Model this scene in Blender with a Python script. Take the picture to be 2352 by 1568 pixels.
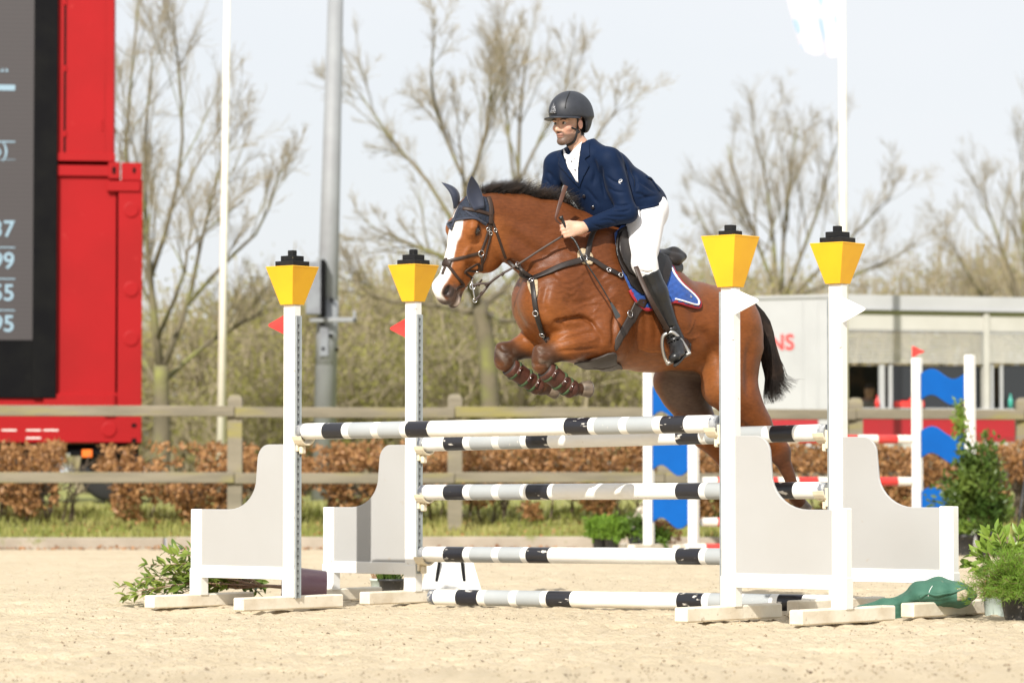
import bpy, bmesh, math, random
import numpy as np
from mathutils import Vector, Matrix
from mathutils.bvhtree import BVHTree

scene = bpy.context.scene
for o in list(bpy.data.objects):
    bpy.data.objects.remove(o)
COL = scene.collection

# ------------------------------------------------------------------ camera
FU = 7580.0                       # focal length in the units of a 2352 x 1568 picture
CAMZ = 0.80
PITCH = math.atan((1100 - 784) / FU)
cam_d = bpy.data.cameras.new('camera')
cam = bpy.data.objects.new('camera', cam_d); COL.objects.link(cam)
cam.location = (0, 0, CAMZ)
cam.rotation_euler = (math.pi / 2 + PITCH, 0, 0)
cam_d.sensor_width = 36.0
cam_d.lens = FU / 2352 * 36.0
cam_d.clip_start = 0.5
cam_d.clip_end = 3000
cam_d.dof.use_dof = True
cam_d.dof.focus_distance = 19.4
cam_d.dof.aperture_fstop = 2.8
scene.camera = cam

# ------------------------------------------------------------------ light
SUN_AZ = math.atan2(-0.33, -0.944)        # the sun stands behind the camera, a little to the left
SUN_EL = math.radians(36.5)
world = bpy.data.worlds.new('World'); scene.world = world
world.use_nodes = True
wn = world.node_tree.nodes; wl = world.node_tree.links
wn.clear()
w_out = wn.new('ShaderNodeOutputWorld')
w_bg = wn.new('ShaderNodeBackground')
w_sky = wn.new('ShaderNodeTexSky')
w_sky.sky_type = 'NISHITA'
w_sky.sun_disc = False
w_sky.sun_elevation = SUN_EL
w_sky.sun_rotation = SUN_AZ
w_sky.air_density = 1.0
w_sky.dust_density = 3.0
w_sky.ozone_density = 1.0
# a thin veil of high cloud over the whole sky
w_tc = wn.new('ShaderNodeTexCoord')
w_map = wn.new('ShaderNodeMapping'); w_map.inputs['Scale'].default_value = (1.0, 1.0, 2.6)
w_noise = wn.new('ShaderNodeTexNoise'); w_noise.inputs['Scale'].default_value = 3.2
w_noise.inputs['Detail'].default_value = 5
w_rmp = wn.new('ShaderNodeMapRange')
w_rmp.inputs['From Min'].default_value = 0.3; w_rmp.inputs['From Max'].default_value = 0.72
w_rmp.inputs['To Min'].default_value = 0.80; w_rmp.inputs['To Max'].default_value = 0.97
w_mix = wn.new('ShaderNodeMix'); w_mix.data_type = 'RGBA'
w_mix.inputs['B'].default_value = (5.85, 6.0, 6.2, 1)
wl.new(w_tc.outputs['Generated'], w_map.inputs['Vector'])
wl.new(w_map.outputs['Vector'], w_noise.inputs['Vector'])
wl.new(w_noise.outputs['Fac'], w_rmp.inputs['Value'])
wl.new(w_rmp.outputs['Result'], w_mix.inputs['Factor'])
wl.new(w_sky.outputs['Color'], w_mix.inputs['A'])
wl.new(w_mix.outputs['Result'], w_bg.inputs['Color'])
w_bg.inputs['Strength'].default_value = 0.095
wl.new(w_bg.outputs['Background'], w_out.inputs['Surface'])

sun_d = bpy.data.lights.new('sun', 'SUN')
sun_d.energy = 3.8
sun_d.angle = math.radians(0.6)
sun_d.color = (1.0, 0.955, 0.88)
sun = bpy.data.objects.new('sun', sun_d); COL.objects.link(sun)
sun_dir = Vector((math.sin(SUN_AZ) * math.cos(SUN_EL), math.cos(SUN_AZ) * math.cos(SUN_EL), math.sin(SUN_EL)))
sun.rotation_euler = sun_dir.to_track_quat('Z', 'Y').to_euler()
sun.location = (-6, -10, 20)

scene.view_settings.view_transform = 'Standard'
scene.view_settings.look = 'None'
scene.view_settings.gamma = 1.0
scene.view_settings.use_curve_mapping = False
scene.view_settings.exposure = 0.72
scene.cycles.max_bounces = 6
scene.cycles.transparent_max_bounces = 8
scene.cycles.use_denoising = True

# ------------------------------------------------------------------ helpers
rng = np.random.default_rng(7)
random.seed(7)
V3 = lambda *a: np.array(a, float)
CAM = V3(0, 0, CAMZ)
cp, sp = math.cos(PITCH), math.sin(PITCH)

def ray(u, v):
    x = (u - 1176) / FU; y = -(v - 784) / FU
    return V3(x, cp - y * sp, sp + y * cp)

def P(u, v, Y):
    d = ray(u, v)
    return CAM + d * (Y / d[1])

def nrm(v):
    v = np.asarray(v, float)
    return v / (np.linalg.norm(v) + 1e-12)

def ground_z(x, y):
    s = np.clip((np.asarray(x, float) + 3) / 6, 0, 1)
    s = s * s * (3 - 2 * s)
    near = np.clip((30 - np.asarray(y, float)) / 8, 0, 1)
    return 0.04 * (s - 0.28) * near

# ---- objects
def root_of(o):
    while o.parent is not None:
        o = o.parent
    return o

def link_mesh(name, me, parent=None, loc=None):
    o = bpy.data.objects.new(name, me); COL.objects.link(o)
    if parent is not None:
        o.parent = parent
    if loc is not None:
        o.location = loc
    return o

def make_mesh(name, verts, faces, mats=None, fmat=None, smooth=False):
    me = bpy.data.meshes.new(name)
    verts = np.asarray(verts, np.float32).reshape(-1, 3)
    if isinstance(faces, np.ndarray):
        n, k = faces.shape
        me.vertices.add(len(verts)); me.vertices.foreach_set('co', verts.ravel())
        me.loops.add(n * k); me.loops.foreach_set('vertex_index', faces.astype(np.int32).ravel())
        me.polygons.add(n)
        me.polygons.foreach_set('loop_start', np.arange(0, n * k, k, dtype=np.int32))
        me.polygons.foreach_set('loop_total', np.full(n, k, np.int32))
        me.update(calc_edges=True)
    else:
        me.from_pydata([tuple(map(float, v)) for v in verts], [], [tuple(int(i) for i in f) for f in faces])
    for m in (mats or []):
        me.materials.append(m)
    if fmat is not None:
        me.polygons.foreach_set('material_index', np.asarray(fmat, np.int32))
    sm = np.full(len(me.polygons), bool(smooth))
    if smooth and not isinstance(faces, np.ndarray): sm = np.array([len(f) <= 4 for f in faces], bool)     # caps stay flat
    me.polygons.foreach_set('use_smooth', sm)
    me.update()
    return me

def part(name, vf, mat, parent, smooth=False, local=False, fmat=None, kind=None, label=None):
    """a mesh child; vertices are in world space unless local"""
    v, f = vf
    v = np.asarray(v, float).reshape(-1, 3)
    if not local and parent is not None:
        v = v - np.array(root_of(parent).location)
    mats = mat if isinstance(mat, (list, tuple)) else [mat]
    o = link_mesh(name, make_mesh(name, v, f, mats, fmat, smooth), parent)
    if kind: o['kind'] = kind
    if label: o['label'] = label
    return o

def tag(o, label, cat, group=None):
    o['label'] = label; o['category'] = cat
    if group: o['group'] = group
    return o

def thing(name, label, cat, loc=(0, 0, 0), rotz=0.0, group=None):
    o = bpy.data.objects.new(name, None); COL.objects.link(o)
    o.empty_display_size = 0.2
    o.location = tuple(float(a) for a in loc); o.rotation_euler = (0, 0, rotz)
    return tag(o, label, cat, group)

def solid(name, vf, mat, label, cat, smooth=False, group=None, fmat=None, base=None):
    """a top-level thing that is one mesh, origin at its base"""
    v = np.asarray(vf[0], float).reshape(-1, 3)
    if base is None:
        lo, hi = v.min(0), v.max(0)
        base = V3((lo[0] + hi[0]) / 2, (lo[1] + hi[1]) / 2, lo[2])
    mats = mat if isinstance(mat, (list, tuple)) else [mat]
    o = link_mesh(name, make_mesh(name, v - base, vf[1], mats, fmat, smooth), None, tuple(base))
    return tag(o, label, cat, group)

def struct(name, vf, mat, smooth=False, kind='structure', fmat=None):
    mats = mat if isinstance(mat, (list, tuple)) else [mat]
    o = link_mesh(name, make_mesh(name, vf[0], vf[1], mats, fmat, smooth))
    o['kind'] = kind
    return o

def copy_tree(o, parent=None):
    c = o.copy(); COL.objects.link(c); c.parent = parent
    for ch in list(o.children):
        copy_tree(ch, c)
    return c

# ---- shapes: each returns (verts, faces)
def merge(*vfs):
    V = []; F = []; n = 0
    for v, f in vfs:
        v = np.asarray(v, float).reshape(-1, 3)
        V.append(v)
        for q in f:
            F.append(tuple(int(i) + n for i in q))
        n += len(v)
    return np.vstack(V), F

def hull(pts):
    bm = bmesh.new()
    for p in pts: bm.verts.new(tuple(map(float, p)))
    r = bmesh.ops.convex_hull(bm, input=bm.verts)
    junk = [g for g in r['geom_interior'] + r['geom_unused'] if isinstance(g, bmesh.types.BMVert)]
    junk = list(dict.fromkeys(junk))
    if junk: bmesh.ops.delete(bm, geom=junk, context='VERTS')
    bmesh.ops.dissolve_limit(bm, angle_limit=0.02, verts=bm.verts, edges=bm.edges)
    bm.verts.index_update()
    v = np.array([x.co[:] for x in bm.verts]); f = [tuple(q.index for q in fc.verts) for fc in bm.faces]
    bm.free()
    return v, f

def box(c, s, b=0.0, M=None):
    """box centred at c with size s, edges chamfered by b, turned by the 3x3 matrix M"""
    c = np.asarray(c, float); h = np.asarray(s, float) / 2
    pts = []
    for sx in (-1, 1):
        for sy in (-1, 1):
            for sz in (-1, 1):
                k = np.array((sx, sy, sz), float)
                if b <= 0:
                    pts.append(k * h)
                else:
                    for ax in range(3):
                        q = k * (h - b); q[ax] = k[ax] * h[ax]
                        pts.append(q)
    if b <= 0:
        pts = np.array(pts)
        f = [(0, 1, 3, 2), (4, 6, 7, 5), (0, 4, 5, 1), (2, 3, 7, 6), (0, 2, 6, 4), (1, 5, 7, 3)]
        v = pts
    else:
        v, f = hull(pts)
    if M is not None: v = v @ np.asarray(M).T
    return v + c, f

def rotz(a):
    c, s = math.cos(a), math.sin(a)
    return np.array(((c, -s, 0), (s, c, 0), (0, 0, 1.0)))

def frames(pts):
    pts = np.asarray(pts, float); n = len(pts)
    T = np.gradient(pts, axis=0); T /= (np.linalg.norm(T, axis=1, keepdims=True) + 1e-9)
    a = V3(0, 0, 1) if abs(T[0][2]) < 0.9 else V3(1, 0, 0)
    N = np.zeros_like(pts); N[0] = nrm(np.cross(np.cross(T[0], a), T[0]))
    for i in range(1, n):
        q = N[i - 1] - T[i] * np.dot(N[i - 1], T[i]); N[i] = nrm(q)
    return T, N, np.cross(T, N)

def tube(pts, r, n=8, cap=True, flat=1.0):
    pts = np.asarray(pts, float); m = len(pts)
    r = np.broadcast_to(np.asarray(r, float), (m,))
    T, N, B = frames(pts)
    a = np.arange(n) * 2 * math.pi / n
    V = (pts[:, None, :] + r[:, None, None] * (np.cos(a)[None, :, None] * N[:, None, :] + flat * np.sin(a)[None, :, None] * B[:, None, :])).reshape(-1, 3)
    F = []
    for i in range(m - 1):
        for j in range(n):
            k = (j + 1) % n
            F.append((i * n + j, i * n + k, (i + 1) * n + k, (i + 1) * n + j))
    if cap:
        F.append(tuple(range(n - 1, -1, -1))); F.append(tuple((m - 1) * n + j for j in range(n)))
    return V, F

def lathe(prof, n=24, c=(0, 0, 0), axis=None, cap=True):
    """profile of (radius, height) turned about z"""
    prof = list(prof); a = np.arange(n) * 2 * math.pi / n
    V = []; F = []
    for r, z in prof:
        for t in a: V.append((r * math.cos(t), r * math.sin(t), z))
    for i in range(len(prof) - 1):
        for j in range(n):
            k = (j + 1) % n
            F.append((i * n + j, i * n + k, (i + 1) * n + k, (i + 1) * n + j))
    if cap:
        F.append(tuple(range(n - 1, -1, -1))); F.append(tuple((len(prof) - 1) * n + j for j in range(n)))
    V = np.array(V)
    if axis is not None:
        q = np.array(Vector((0, 0, 1)).rotation_difference(Vector(nrm(axis))).to_matrix())
        V = V @ q.T
    return V + np.asarray(c, float), F

def prism(outline, o, ex, ey, th, bev=0.0):
    """2-D outline in the plane (ex, ey) at o, thickness th centred on the plane; bev rounds the edges"""
    o = np.asarray(o, float); ex = nrm(ex); ey = nrm(ey); ez = np.cross(ex, ey)
    pts = np.asarray(outline, float); n = len(pts)
    if bev > 0:
        c = pts.mean(0)
        d1 = pts - np.roll(pts, 1, 0); d2 = np.roll(pts, -1, 0) - pts
        t = d1 / (np.linalg.norm(d1, axis=1, keepdims=True) + 1e-9) + d2 / (np.linalg.norm(d2, axis=1, keepdims=True) + 1e-9)
        nn = np.stack((t[:, 1], -t[:, 0]), 1); nn /= (np.linalg.norm(nn, axis=1, keepdims=True) + 1e-9)
        area = 0.5 * np.sum(pts[:, 0] * np.roll(pts[:, 1], -1) - np.roll(pts[:, 0], -1) * pts[:, 1])
        if area < 0: nn = -nn
        inner = pts - nn * bev
        lay = [(inner, -th / 2), (pts, -th / 2 + bev), (pts, th / 2 - bev), (inner, th / 2)]
    else:
        lay = [(pts, -th / 2), (pts, th / 2)]
    V = []
    for q, h in lay:
        V.append(o + q[:, :1] * ex + q[:, 1:] * ey + ez * h)
    F = []
    for i in range(len(lay) - 1):
        for j in range(n):
            k = (j + 1) % n
            F.append((i * n + j, i * n + k, (i + 1) * n + k, (i + 1) * n + j))
    F.append(tuple(range(n - 1, -1, -1))); F.append(tuple((len(lay) - 1) * n + j for j in range(n)))
    return np.vstack(V), F

def smooth_path(pts, n=24):
    """Catmull-Rom through the points"""
    p = np.asarray(pts, float)
    if len(p) == 2:
        t = np.linspace(0, 1, n)[:, None]; return p[0] * (1 - t) + p[1] * t
    q = np.vstack((2 * p[0] - p[1], p, 2 * p[-1] - p[-2]))
    out = []; m = len(p) - 1
    for s in np.linspace(0, m, n):
        i = min(int(s), m - 1); t = s - i
        a, b, c, d = q[i], q[i + 1], q[i + 2], q[i + 3]
        out.append(0.5 * (2 * b + (c - a) * t + (2 * a - 5 * b + 4 * c - d) * t * t + (3 * b - a - 3 * c + d) * t ** 3))
    return np.array(out)

def ribbon(pts, nor, w, th):
    """a flat strap along pts lying on a surface with the given normals"""
    pts = np.asarray(pts, float); nor = np.asarray(nor, float); m = len(pts)
    w = np.broadcast_to(np.asarray(w, float), (m,))
    T = np.gradient(pts, axis=0); T /= (np.linalg.norm(T, axis=1, keepdims=True) + 1e-9)
    B = np.cross(nor, T); B /= (np.linalg.norm(B, axis=1, keepdims=True) + 1e-9)
    N = np.cross(T, B)
    ring = [(-.5, 0), (-.5, .7), (-.36, 1), (.36, 1), (.5, .7), (.5, 0)]
    V = np.stack([pts + B * (w * a)[:, None] + N * (th * b) for a, b in ring], 1).reshape(-1, 3)
    k = len(ring); F = []
    for i in range(m - 1):
        for j in range(k):
            q = (j + 1) % k
            F.append((i * k + j, (i + 1) * k + j, (i + 1) * k + q, i * k + q))
    F.append(tuple(range(k))); F.append(tuple((m - 1) * k + j for j in range(k - 1, -1, -1)))
    return V, F

def ring_tube(c, nrmv, R, r, n=20, m=6, sx=1.0, up=None):
    ez = nrm(nrmv); a = V3(0, 0, 1) if up is None else np.asarray(up, float)
    ey = nrm(a - ez * np.dot(a, ez)); ex = np.cross(ey, ez)
    V = []; F = []
    for i in range(n):
        t = 2 * math.pi * i / n
        d = ex * math.cos(t) + ey * math.sin(t)
        p = np.asarray(c, float) + ex * R * sx * math.cos(t) + ey * R * math.sin(t)
        for j in range(m):
            s = 2 * math.pi * j / m
            V.append(p + d * r * math.cos(s) + ez * r * math.sin(s))
    for i in range(n):
        for j in range(m):
            i2 = (i + 1) % n; j2 = (j + 1) % m
            F.append((i * m + j, i2 * m + j, i2 * m + j2, i * m + j2))
    return np.array(V), F

def quads(v4):
    """array (n,4,3) of loose quads"""
    v4 = np.asarray(v4, np.float32)
    return v4.reshape(-1, 3), np.arange(len(v4) * 4).reshape(-1, 4)

def proj(V):
    """world points -> picture units"""
    q = np.asarray(V, float) - CAM
    dpt = q[:, 1] * cp + q[:, 2] * sp; up = -q[:, 1] * sp + q[:, 2] * cp
    return 1176 + FU * q[:, 0] / dpt, 784 - FU * up / dpt

def vnormals(V, F):
    e1 = V[F[:, 1]] - V[F[:, 0]]; e2 = V[F[:, 2]] - V[F[:, 0]]; fn = np.cross(e1, e2); N = np.zeros_like(V)
    for k in range(F.shape[1]):
        for c in range(3): N[:, c] += np.bincount(F[:, k], fn[:, c], len(V))
    return N / (np.linalg.norm(N, axis=1, keepdims=True) + 1e-12)

def creases(V, F, items, Ymax=None):
    """press soft creases (depth > 0) or raise ridges (depth < 0) along lines seen on the side facing the viewer;
    items: (list of picture points, half width in picture units, depth in metres)"""
    N = vnormals(V, F); u, v = proj(V); face = np.clip(-(N @ nrm(V3(0, 1, 0.05))) * 1.6, 0, 1)
    if Ymax is not None: face = face * (V[:, 1] < Ymax)
    d = np.zeros(len(V))
    for path, w, dep in items:
        pp = smooth_path(np.array(path, float), max(8, 5 * len(path)))
        lo = pp.min(0) - 3 * w; hi = pp.max(0) + 3 * w
        idx = np.nonzero((u > lo[0]) & (u < hi[0]) & (v > lo[1]) & (v < hi[1]) & (face > 0))[0]
        if len(idx) == 0: continue
        q = np.stack((u[idx], v[idx]), 1); best = np.full(len(idx), 1e9); bt = np.zeros(len(idx))
        for i in range(len(pp) - 1):
            a, b = pp[i], pp[i + 1]; ab = b - a; t = np.clip(((q - a) @ ab) / (ab @ ab + 1e-9), 0, 1)
            dd = np.linalg.norm(q - a - t[:, None] * ab, axis=1); m = dd < best; best[m] = dd[m]; bt[m] = ((i + t) / (len(pp) - 1))[m]
        taper = np.clip(np.minimum(bt, 1 - bt) * 4, 0, 1)
        d[idx] -= dep * np.exp(-(best / w) ** 2) * taper * face[idx]
    return V + N * d[:, None]

# ---- materials
def srgb(r, g, b):
    f = lambda c: c / 12.92 if c <= 0.04045 else ((c + 0.055) / 1.055) ** 2.4
    return tuple(f(x / 255) for x in (r, g, b)) + (1,)

def pbr(name, col, rough=0.6, col2=None, vs=6.0, lo=0.4, hi=0.65, bump=0.0, bs=60.0, bd=0.01, metal=0.0, spec=0.5,
        sheen=0.0, coat=0.0, attr=None, trans=0.0, stretch=(1, 1, 1), col3=None, vs3=40.0, lo3=0.6, hi3=0.75, coords='Object', subs=0.0):
    m = bpy.data.materials.new(name); m.use_nodes = True
    nt = m.node_tree; n = nt.nodes; l = nt.links
    b = n['Principled BSDF']
    c4 = lambda c: tuple(c) if len(c) == 4 else tuple(c) + (1,)
    b.inputs['Base Color'].default_value = c4(col)
    b.inputs['Roughness'].default_value = rough
    b.inputs['Metallic'].default_value = metal
    b.inputs['Specular IOR Level'].default_value = spec
    if sheen: b.inputs['Sheen Weight'].default_value = sheen
    if coat:
        b.inputs['Coat Weight'].default_value = coat; b.inputs['Coat Roughness'].default_value = 0.12
    if trans: b.inputs['Transmission Weight'].default_value = trans
    if subs:
        b.inputs['Subsurface Weight'].default_value = subs
        b.inputs['Subsurface Radius'].default_value = (0.012, 0.004, 0.002)
        b.inputs['Subsurface Scale'].default_value = 1.0
    tc = n.new('ShaderNodeTexCoord'); mp = n.new('ShaderNodeMapping')
    mp.inputs['Scale'].default_value = stretch
    l.new(tc.outputs[coords], mp.inputs['Vector'])
    oi = n.new('ShaderNodeObjectInfo'); cb = n.new('ShaderNodeVectorMath'); cb.operation = 'SCALE'
    cb.inputs[0].default_value = (37.0, 23.0, 51.0); l.new(oi.outputs['Random'], cb.inputs['Scale']); l.new(cb.outputs['Vector'], mp.inputs['Location'])
    last = None
    if attr:
        at = n.new('ShaderNodeVertexColor'); at.layer_name = attr
        last = at.outputs['Color']
    def layer(prev, base, c2, sc, a, z):
        nz = n.new('ShaderNodeTexNoise'); nz.inputs['Scale'].default_value = sc; nz.inputs['Detail'].default_value = 5
        l.new(mp.outputs['Vector'], nz.inputs['Vector'])
        mr = n.new('ShaderNodeMapRange'); mr.inputs['From Min'].default_value = a; mr.inputs['From Max'].default_value = z
        l.new(nz.outputs['Fac'], mr.inputs['Value'])
        mx = n.new('ShaderNodeMix'); mx.data_type = 'RGBA'
        l.new(mr.outputs['Result'], mx.inputs['Factor'])
        if prev is None: mx.inputs['A'].default_value = c4(base)
        else: l.new(prev, mx.inputs['A'])
        mx.inputs['B'].default_value = c4(c2)
        return mx.outputs['Result']
    if attr and col2 is not None:
        nz = n.new('ShaderNodeTexNoise'); nz.inputs['Scale'].default_value = vs; nz.inputs['Detail'].default_value = 5
        l.new(mp.outputs['Vector'], nz.inputs['Vector'])
        mr = n.new('ShaderNodeMapRange'); mr.inputs['From Min'].default_value = 0.25; mr.inputs['From Max'].default_value = 0.75
        mr.inputs['To Min'].default_value = lo; mr.inputs['To Max'].default_value = hi
        l.new(nz.outputs['Fac'], mr.inputs['Value'])
        mx = n.new('ShaderNodeMix'); mx.data_type = 'RGBA'; mx.blend_type = 'MULTIPLY'; mx.inputs['Factor'].default_value = 1
        l.new(last, mx.inputs['A']); l.new(mr.outputs['Result'], mx.inputs['B'])
        last = mx.outputs['Result']
    elif col2 is not None:
        last = layer(last, col, col2, vs, lo, hi)
    if col3 is not None:
        last = layer(last, col, col3, vs3, lo3, hi3)
    if last is not None: l.new(last, b.inputs['Base Color'])
    if bump:
        nb = n.new('ShaderNodeTexNoise'); nb.inputs['Scale'].default_value = bs; nb.inputs['Detail'].default_value = 4
        l.new(mp.outputs['Vector'], nb.inputs['Vector'])
        bp = n.new('ShaderNodeBump'); bp.inputs['Strength'].default_value = bump; bp.inputs['Distance'].default_value = bd
        l.new(nb.outputs['Fac'], bp.inputs['Height'])
        l.new(bp.outputs['Normal'], b.inputs['Normal'])
    return m

def leafy(name, c1, c2, rough=0.5, vs=3.0, translucent=0.35):
    """leaf material: noise between two greens, some light comes through"""
    m = bpy.data.materials.new(name); m.use_nodes = True
    nt = m.node_tree; n = nt.nodes; l = nt.links
    b = n['Principled BSDF']; out = n['Material Output']
    tc = n.new('ShaderNodeTexCoord')
    nz = n.new('ShaderNodeTexNoise'); nz.inputs['Scale'].default_value = vs; nz.inputs['Detail'].default_value = 3
    l.new(tc.outputs['Object'], nz.inputs['Vector'])
    mr = n.new('ShaderNodeMapRange'); mr.inputs['From Min'].default_value = 0.35; mr.inputs['From Max'].default_value = 0.65
    l.new(nz.outputs['Fac'], mr.inputs['Value'])
    mx = n.new('ShaderNodeMix'); mx.data_type = 'RGBA'
    l.new(mr.outputs['Result'], mx.inputs['Factor'])
    mx.inputs['A'].default_value = tuple(c1)[:3] + (1,); mx.inputs['B'].default_value = tuple(c2)[:3] + (1,)
    l.new(mx.outputs['Result'], b.inputs['Base Color'])
    b.inputs['Roughness'].default_value = rough
    b.inputs['Specular IOR Level'].default_value = 0.35
    tr = n.new('ShaderNodeBsdfTranslucent'); l.new(mx.outputs['Result'], tr.inputs['Color'])
    ms = n.new('ShaderNodeMixShader'); ms.inputs['Fac'].default_value = translucent
    l.new(b.outputs['BSDF'], ms.inputs[1]); l.new(tr.outputs['BSDF'], ms.inputs[2])
    l.new(ms.outputs['Shader'], out.inputs['Surface'])
    return m
# ================================================================== ground
M_sand = bpy.data.materials.new('sand'); M_sand.use_nodes = True
def _sand():
    nt = M_sand.node_tree; n = nt.nodes; l = nt.links; b = n['Principled BSDF']
    tc = n.new('ShaderNodeTexCoord')
    def noise(sc, det, st=(1, 1, 1), ro=0.6):
        mp = n.new('ShaderNodeMapping'); mp.inputs['Scale'].default_value = st
        l.new(tc.outputs['Object'], mp.inputs['Vector'])
        z = n.new('ShaderNodeTexNoise'); z.inputs['Scale'].default_value = sc; z.inputs['Detail'].default_value = det; z.inputs['Roughness'].default_value = ro
        l.new(mp.outputs['Vector'], z.inputs['Vector']); return z.outputs['Fac']
    def mix(a, bcol, fac, lo, hi):
        mr = n.new('ShaderNodeMapRange'); mr.inputs['From Min'].default_value = lo; mr.inputs['From Max'].default_value = hi
        l.new(fac, mr.inputs['Value'])
        mx = n.new('ShaderNodeMix'); mx.data_type = 'RGBA'; l.new(mr.outputs['Result'], mx.inputs['Factor'])
        if isinstance(a, tuple): mx.inputs['A'].default_value = a
        else: l.new(a, mx.inputs['A'])
        mx.inputs['B'].default_value = bcol
        return mx.outputs['Result']
    c = mix((0.58, 0.485, 0.34, 1), (0.52, 0.43, 0.295, 1), noise(0.9, 6), 0.38, 0.66)
    c = mix(c, (0.60, 0.51, 0.385, 1), noise(14, 6), 0.5, 0.75)
    c = mix(c, (0.31, 0.24, 0.16, 1), noise(46, 5), 0.60, 0.76)
    c = mix(c, (0.15, 0.115, 0.08, 1), noise(80, 3), 0.67, 0.75)
    l.new(c, b.inputs['Base Color'])
    b.inputs['Roughness'].default_value = 0.95; b.inputs['Specular IOR Level'].default_value = 0.15
    add = n.new('ShaderNodeMath'); add.operation = 'ADD'
    l.new(noise(30, 6, ro=0.7), add.inputs[0]); l.new(noise(8, 4), add.inputs[1])
    bp = n.new('ShaderNodeBump'); bp.inputs['Strength'].default_value = 0.8; bp.inputs['Distance'].default_value = 0.025
    l.new(add.outputs[0], bp.inputs['Height']); l.new(bp.outputs['Normal'], b.inputs['Normal'])
_sand()

def vnoise(x, y, seed):
    """smooth value noise on arrays"""
    r = np.random.default_rng(seed); T = r.random((256, 256))
    xi = np.floor(x).astype(int); yi = np.floor(y).astype(int); fx = x - xi; fy = y - yi
    fx = fx * fx * (3 - 2 * fx); fy = fy * fy * (3 - 2 * fy)
    g = lambda i, j: T[i % 256, j % 256]
    return (g(xi, yi) * (1 - fx) + g(xi + 1, yi) * fx) * (1 - fy) + (g(xi, yi + 1) * (1 - fx) + g(xi + 1, yi + 1) * fx) * fy

def grid(xs, ys, zf):
    X, Y = np.meshgrid(xs, ys)
    Z = zf(X, Y)
    V = np.stack((X, Y, Z), -1).reshape(-1, 3)
    nx, ny = len(xs), len(ys)
    i = np.arange(nx * ny).reshape(ny, nx)
    F = np.stack((i[:-1, :-1], i[:-1, 1:], i[1:, 1:], i[1:, :-1]), -1).reshape(-1, 4)
    return V, F

KERB_Y = 38.2
def sand_relief(X, Y):
    z = ground_z(X, Y)
    a = np.clip((KERB_Y - Y) / 3, 0, 1)
    z = z + a * (0.014 * (vnoise(X * 2.2, Y * 2.2, 1) - 0.5) + 0.014 * (vnoise(X * 6.1, Y * 6.1, 2) - 0.5)
                 + 0.020 * (vnoise(X * 15, Y * 15, 3) - 0.5) + 0.018 * (vnoise(X * 31, Y * 31, 4) - 0.5))
    h = vnoise(X * 3.3 + 9, Y * 3.3, 5)
    z = z - a * 0.05 * np.clip(h - 0.72, 0, 1) / 0.28          # hoof marks
    return z - 0.012
xs = np.concatenate((np.linspace(-160, -8, 12), np.linspace(-7, -3.6, 30), np.linspace(-3.5, 3.5, 230), np.linspace(3.6, 7, 30), np.linspace(8, 160, 12)))
ys = np.concatenate((np.linspace(2, 14, 20), np.linspace(14.1, 24, 330), np.linspace(24.2, 38.2, 90)))
struct('sand_arena', grid(xs, ys, sand_relief), M_sand, smooth=True)
# ================================================================== the oxer
JD = nrm(V3(0.768, -0.64, 0))             # along the poles, left to right (towards the camera)
JN = V3(-JD[1], JD[0], 0)                 # away from the landing side
LAND0 = V3(-1.37, 20.475, 0)
TAKE0 = LAND0 + 1.133 * JN

def on_line(u, base, v=1100):
    d = ray(u, v); k = d[0] / d[1]
    t = (k * base[1] - base[0]) / (JD[0] - k * JD[1])
    return base + JD * t

M_white = pbr('white_paint', (0.80, 0.79, 0.75), 0.38, (0.68, 0.64, 0.55), 3.0, 0.58, 0.85, bump=0.06, bs=30, col3=(0.46, 0.39, 0.30), vs3=22, lo3=0.67, hi3=0.76)
M_foot = pbr('worn_white_paint', (0.74, 0.68, 0.56), 0.6, (0.58, 0.49, 0.36), 5.0, 0.42, 0.75, bump=0.25, bs=40, col3=(0.42, 0.35, 0.26), vs3=22, lo3=0.66, hi3=0.74)
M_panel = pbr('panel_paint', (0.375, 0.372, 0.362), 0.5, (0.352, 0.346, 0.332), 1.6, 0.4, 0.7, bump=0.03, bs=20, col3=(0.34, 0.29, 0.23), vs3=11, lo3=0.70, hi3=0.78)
M_pole_w = pbr('pole_white', (0.80, 0.79, 0.75), 0.3, (0.70, 0.655, 0.56), 4.0, 0.5, 0.8, bump=0.05, bs=40, col3=(0.5, 0.42, 0.32), vs3=30, lo3=0.7, hi3=0.78, stretch=(1, 1, 1))
M_pole_b = pbr('pole_black', (0.012, 0.012, 0.017), 0.28, (0.02, 0.02, 0.024), 5, 0.4, 0.7, col3=(0.55, 0.52, 0.47), vs3=30, lo3=0.63, hi3=0.67, stretch=(0.35, 0.35, 1.0))
M_pole_g = pbr('pole_grey', (0.33, 0.35, 0.355), 0.35, (0.36, 0.38, 0.385), 4, 0.4, 0.7, col3=(0.6, 0.57, 0.52), vs3=30, lo3=0.70, hi3=0.74)
M_pole_end = pbr('pole_end', (0.30, 0.31, 0.32), 0.6, (0.10, 0.11, 0.14), 20, 0.45, 0.6, col3=(0.6, 0.58, 0.53), vs3=45, lo3=0.56, hi3=0.64)
M_yellow = pbr('yellow_paint', (0.82, 0.44, 0.012), 0.42, (0.76, 0.38, 0.012), 4, 0.45, 0.7, bump=0.05, bs=25, col3=(0.55, 0.25, 0.03), vs3=40, lo3=0.74, hi3=0.8)
M_black = pbr('black_paint', (0.010, 0.010, 0.011), 0.5, (0.018, 0.018, 0.018), 9, 0.45, 0.7, spec=0.2, bump=0.1, bs=50, col3=(0.25, 0.2, 0.1), vs3=60, lo3=0.7, hi3=0.75)
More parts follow.
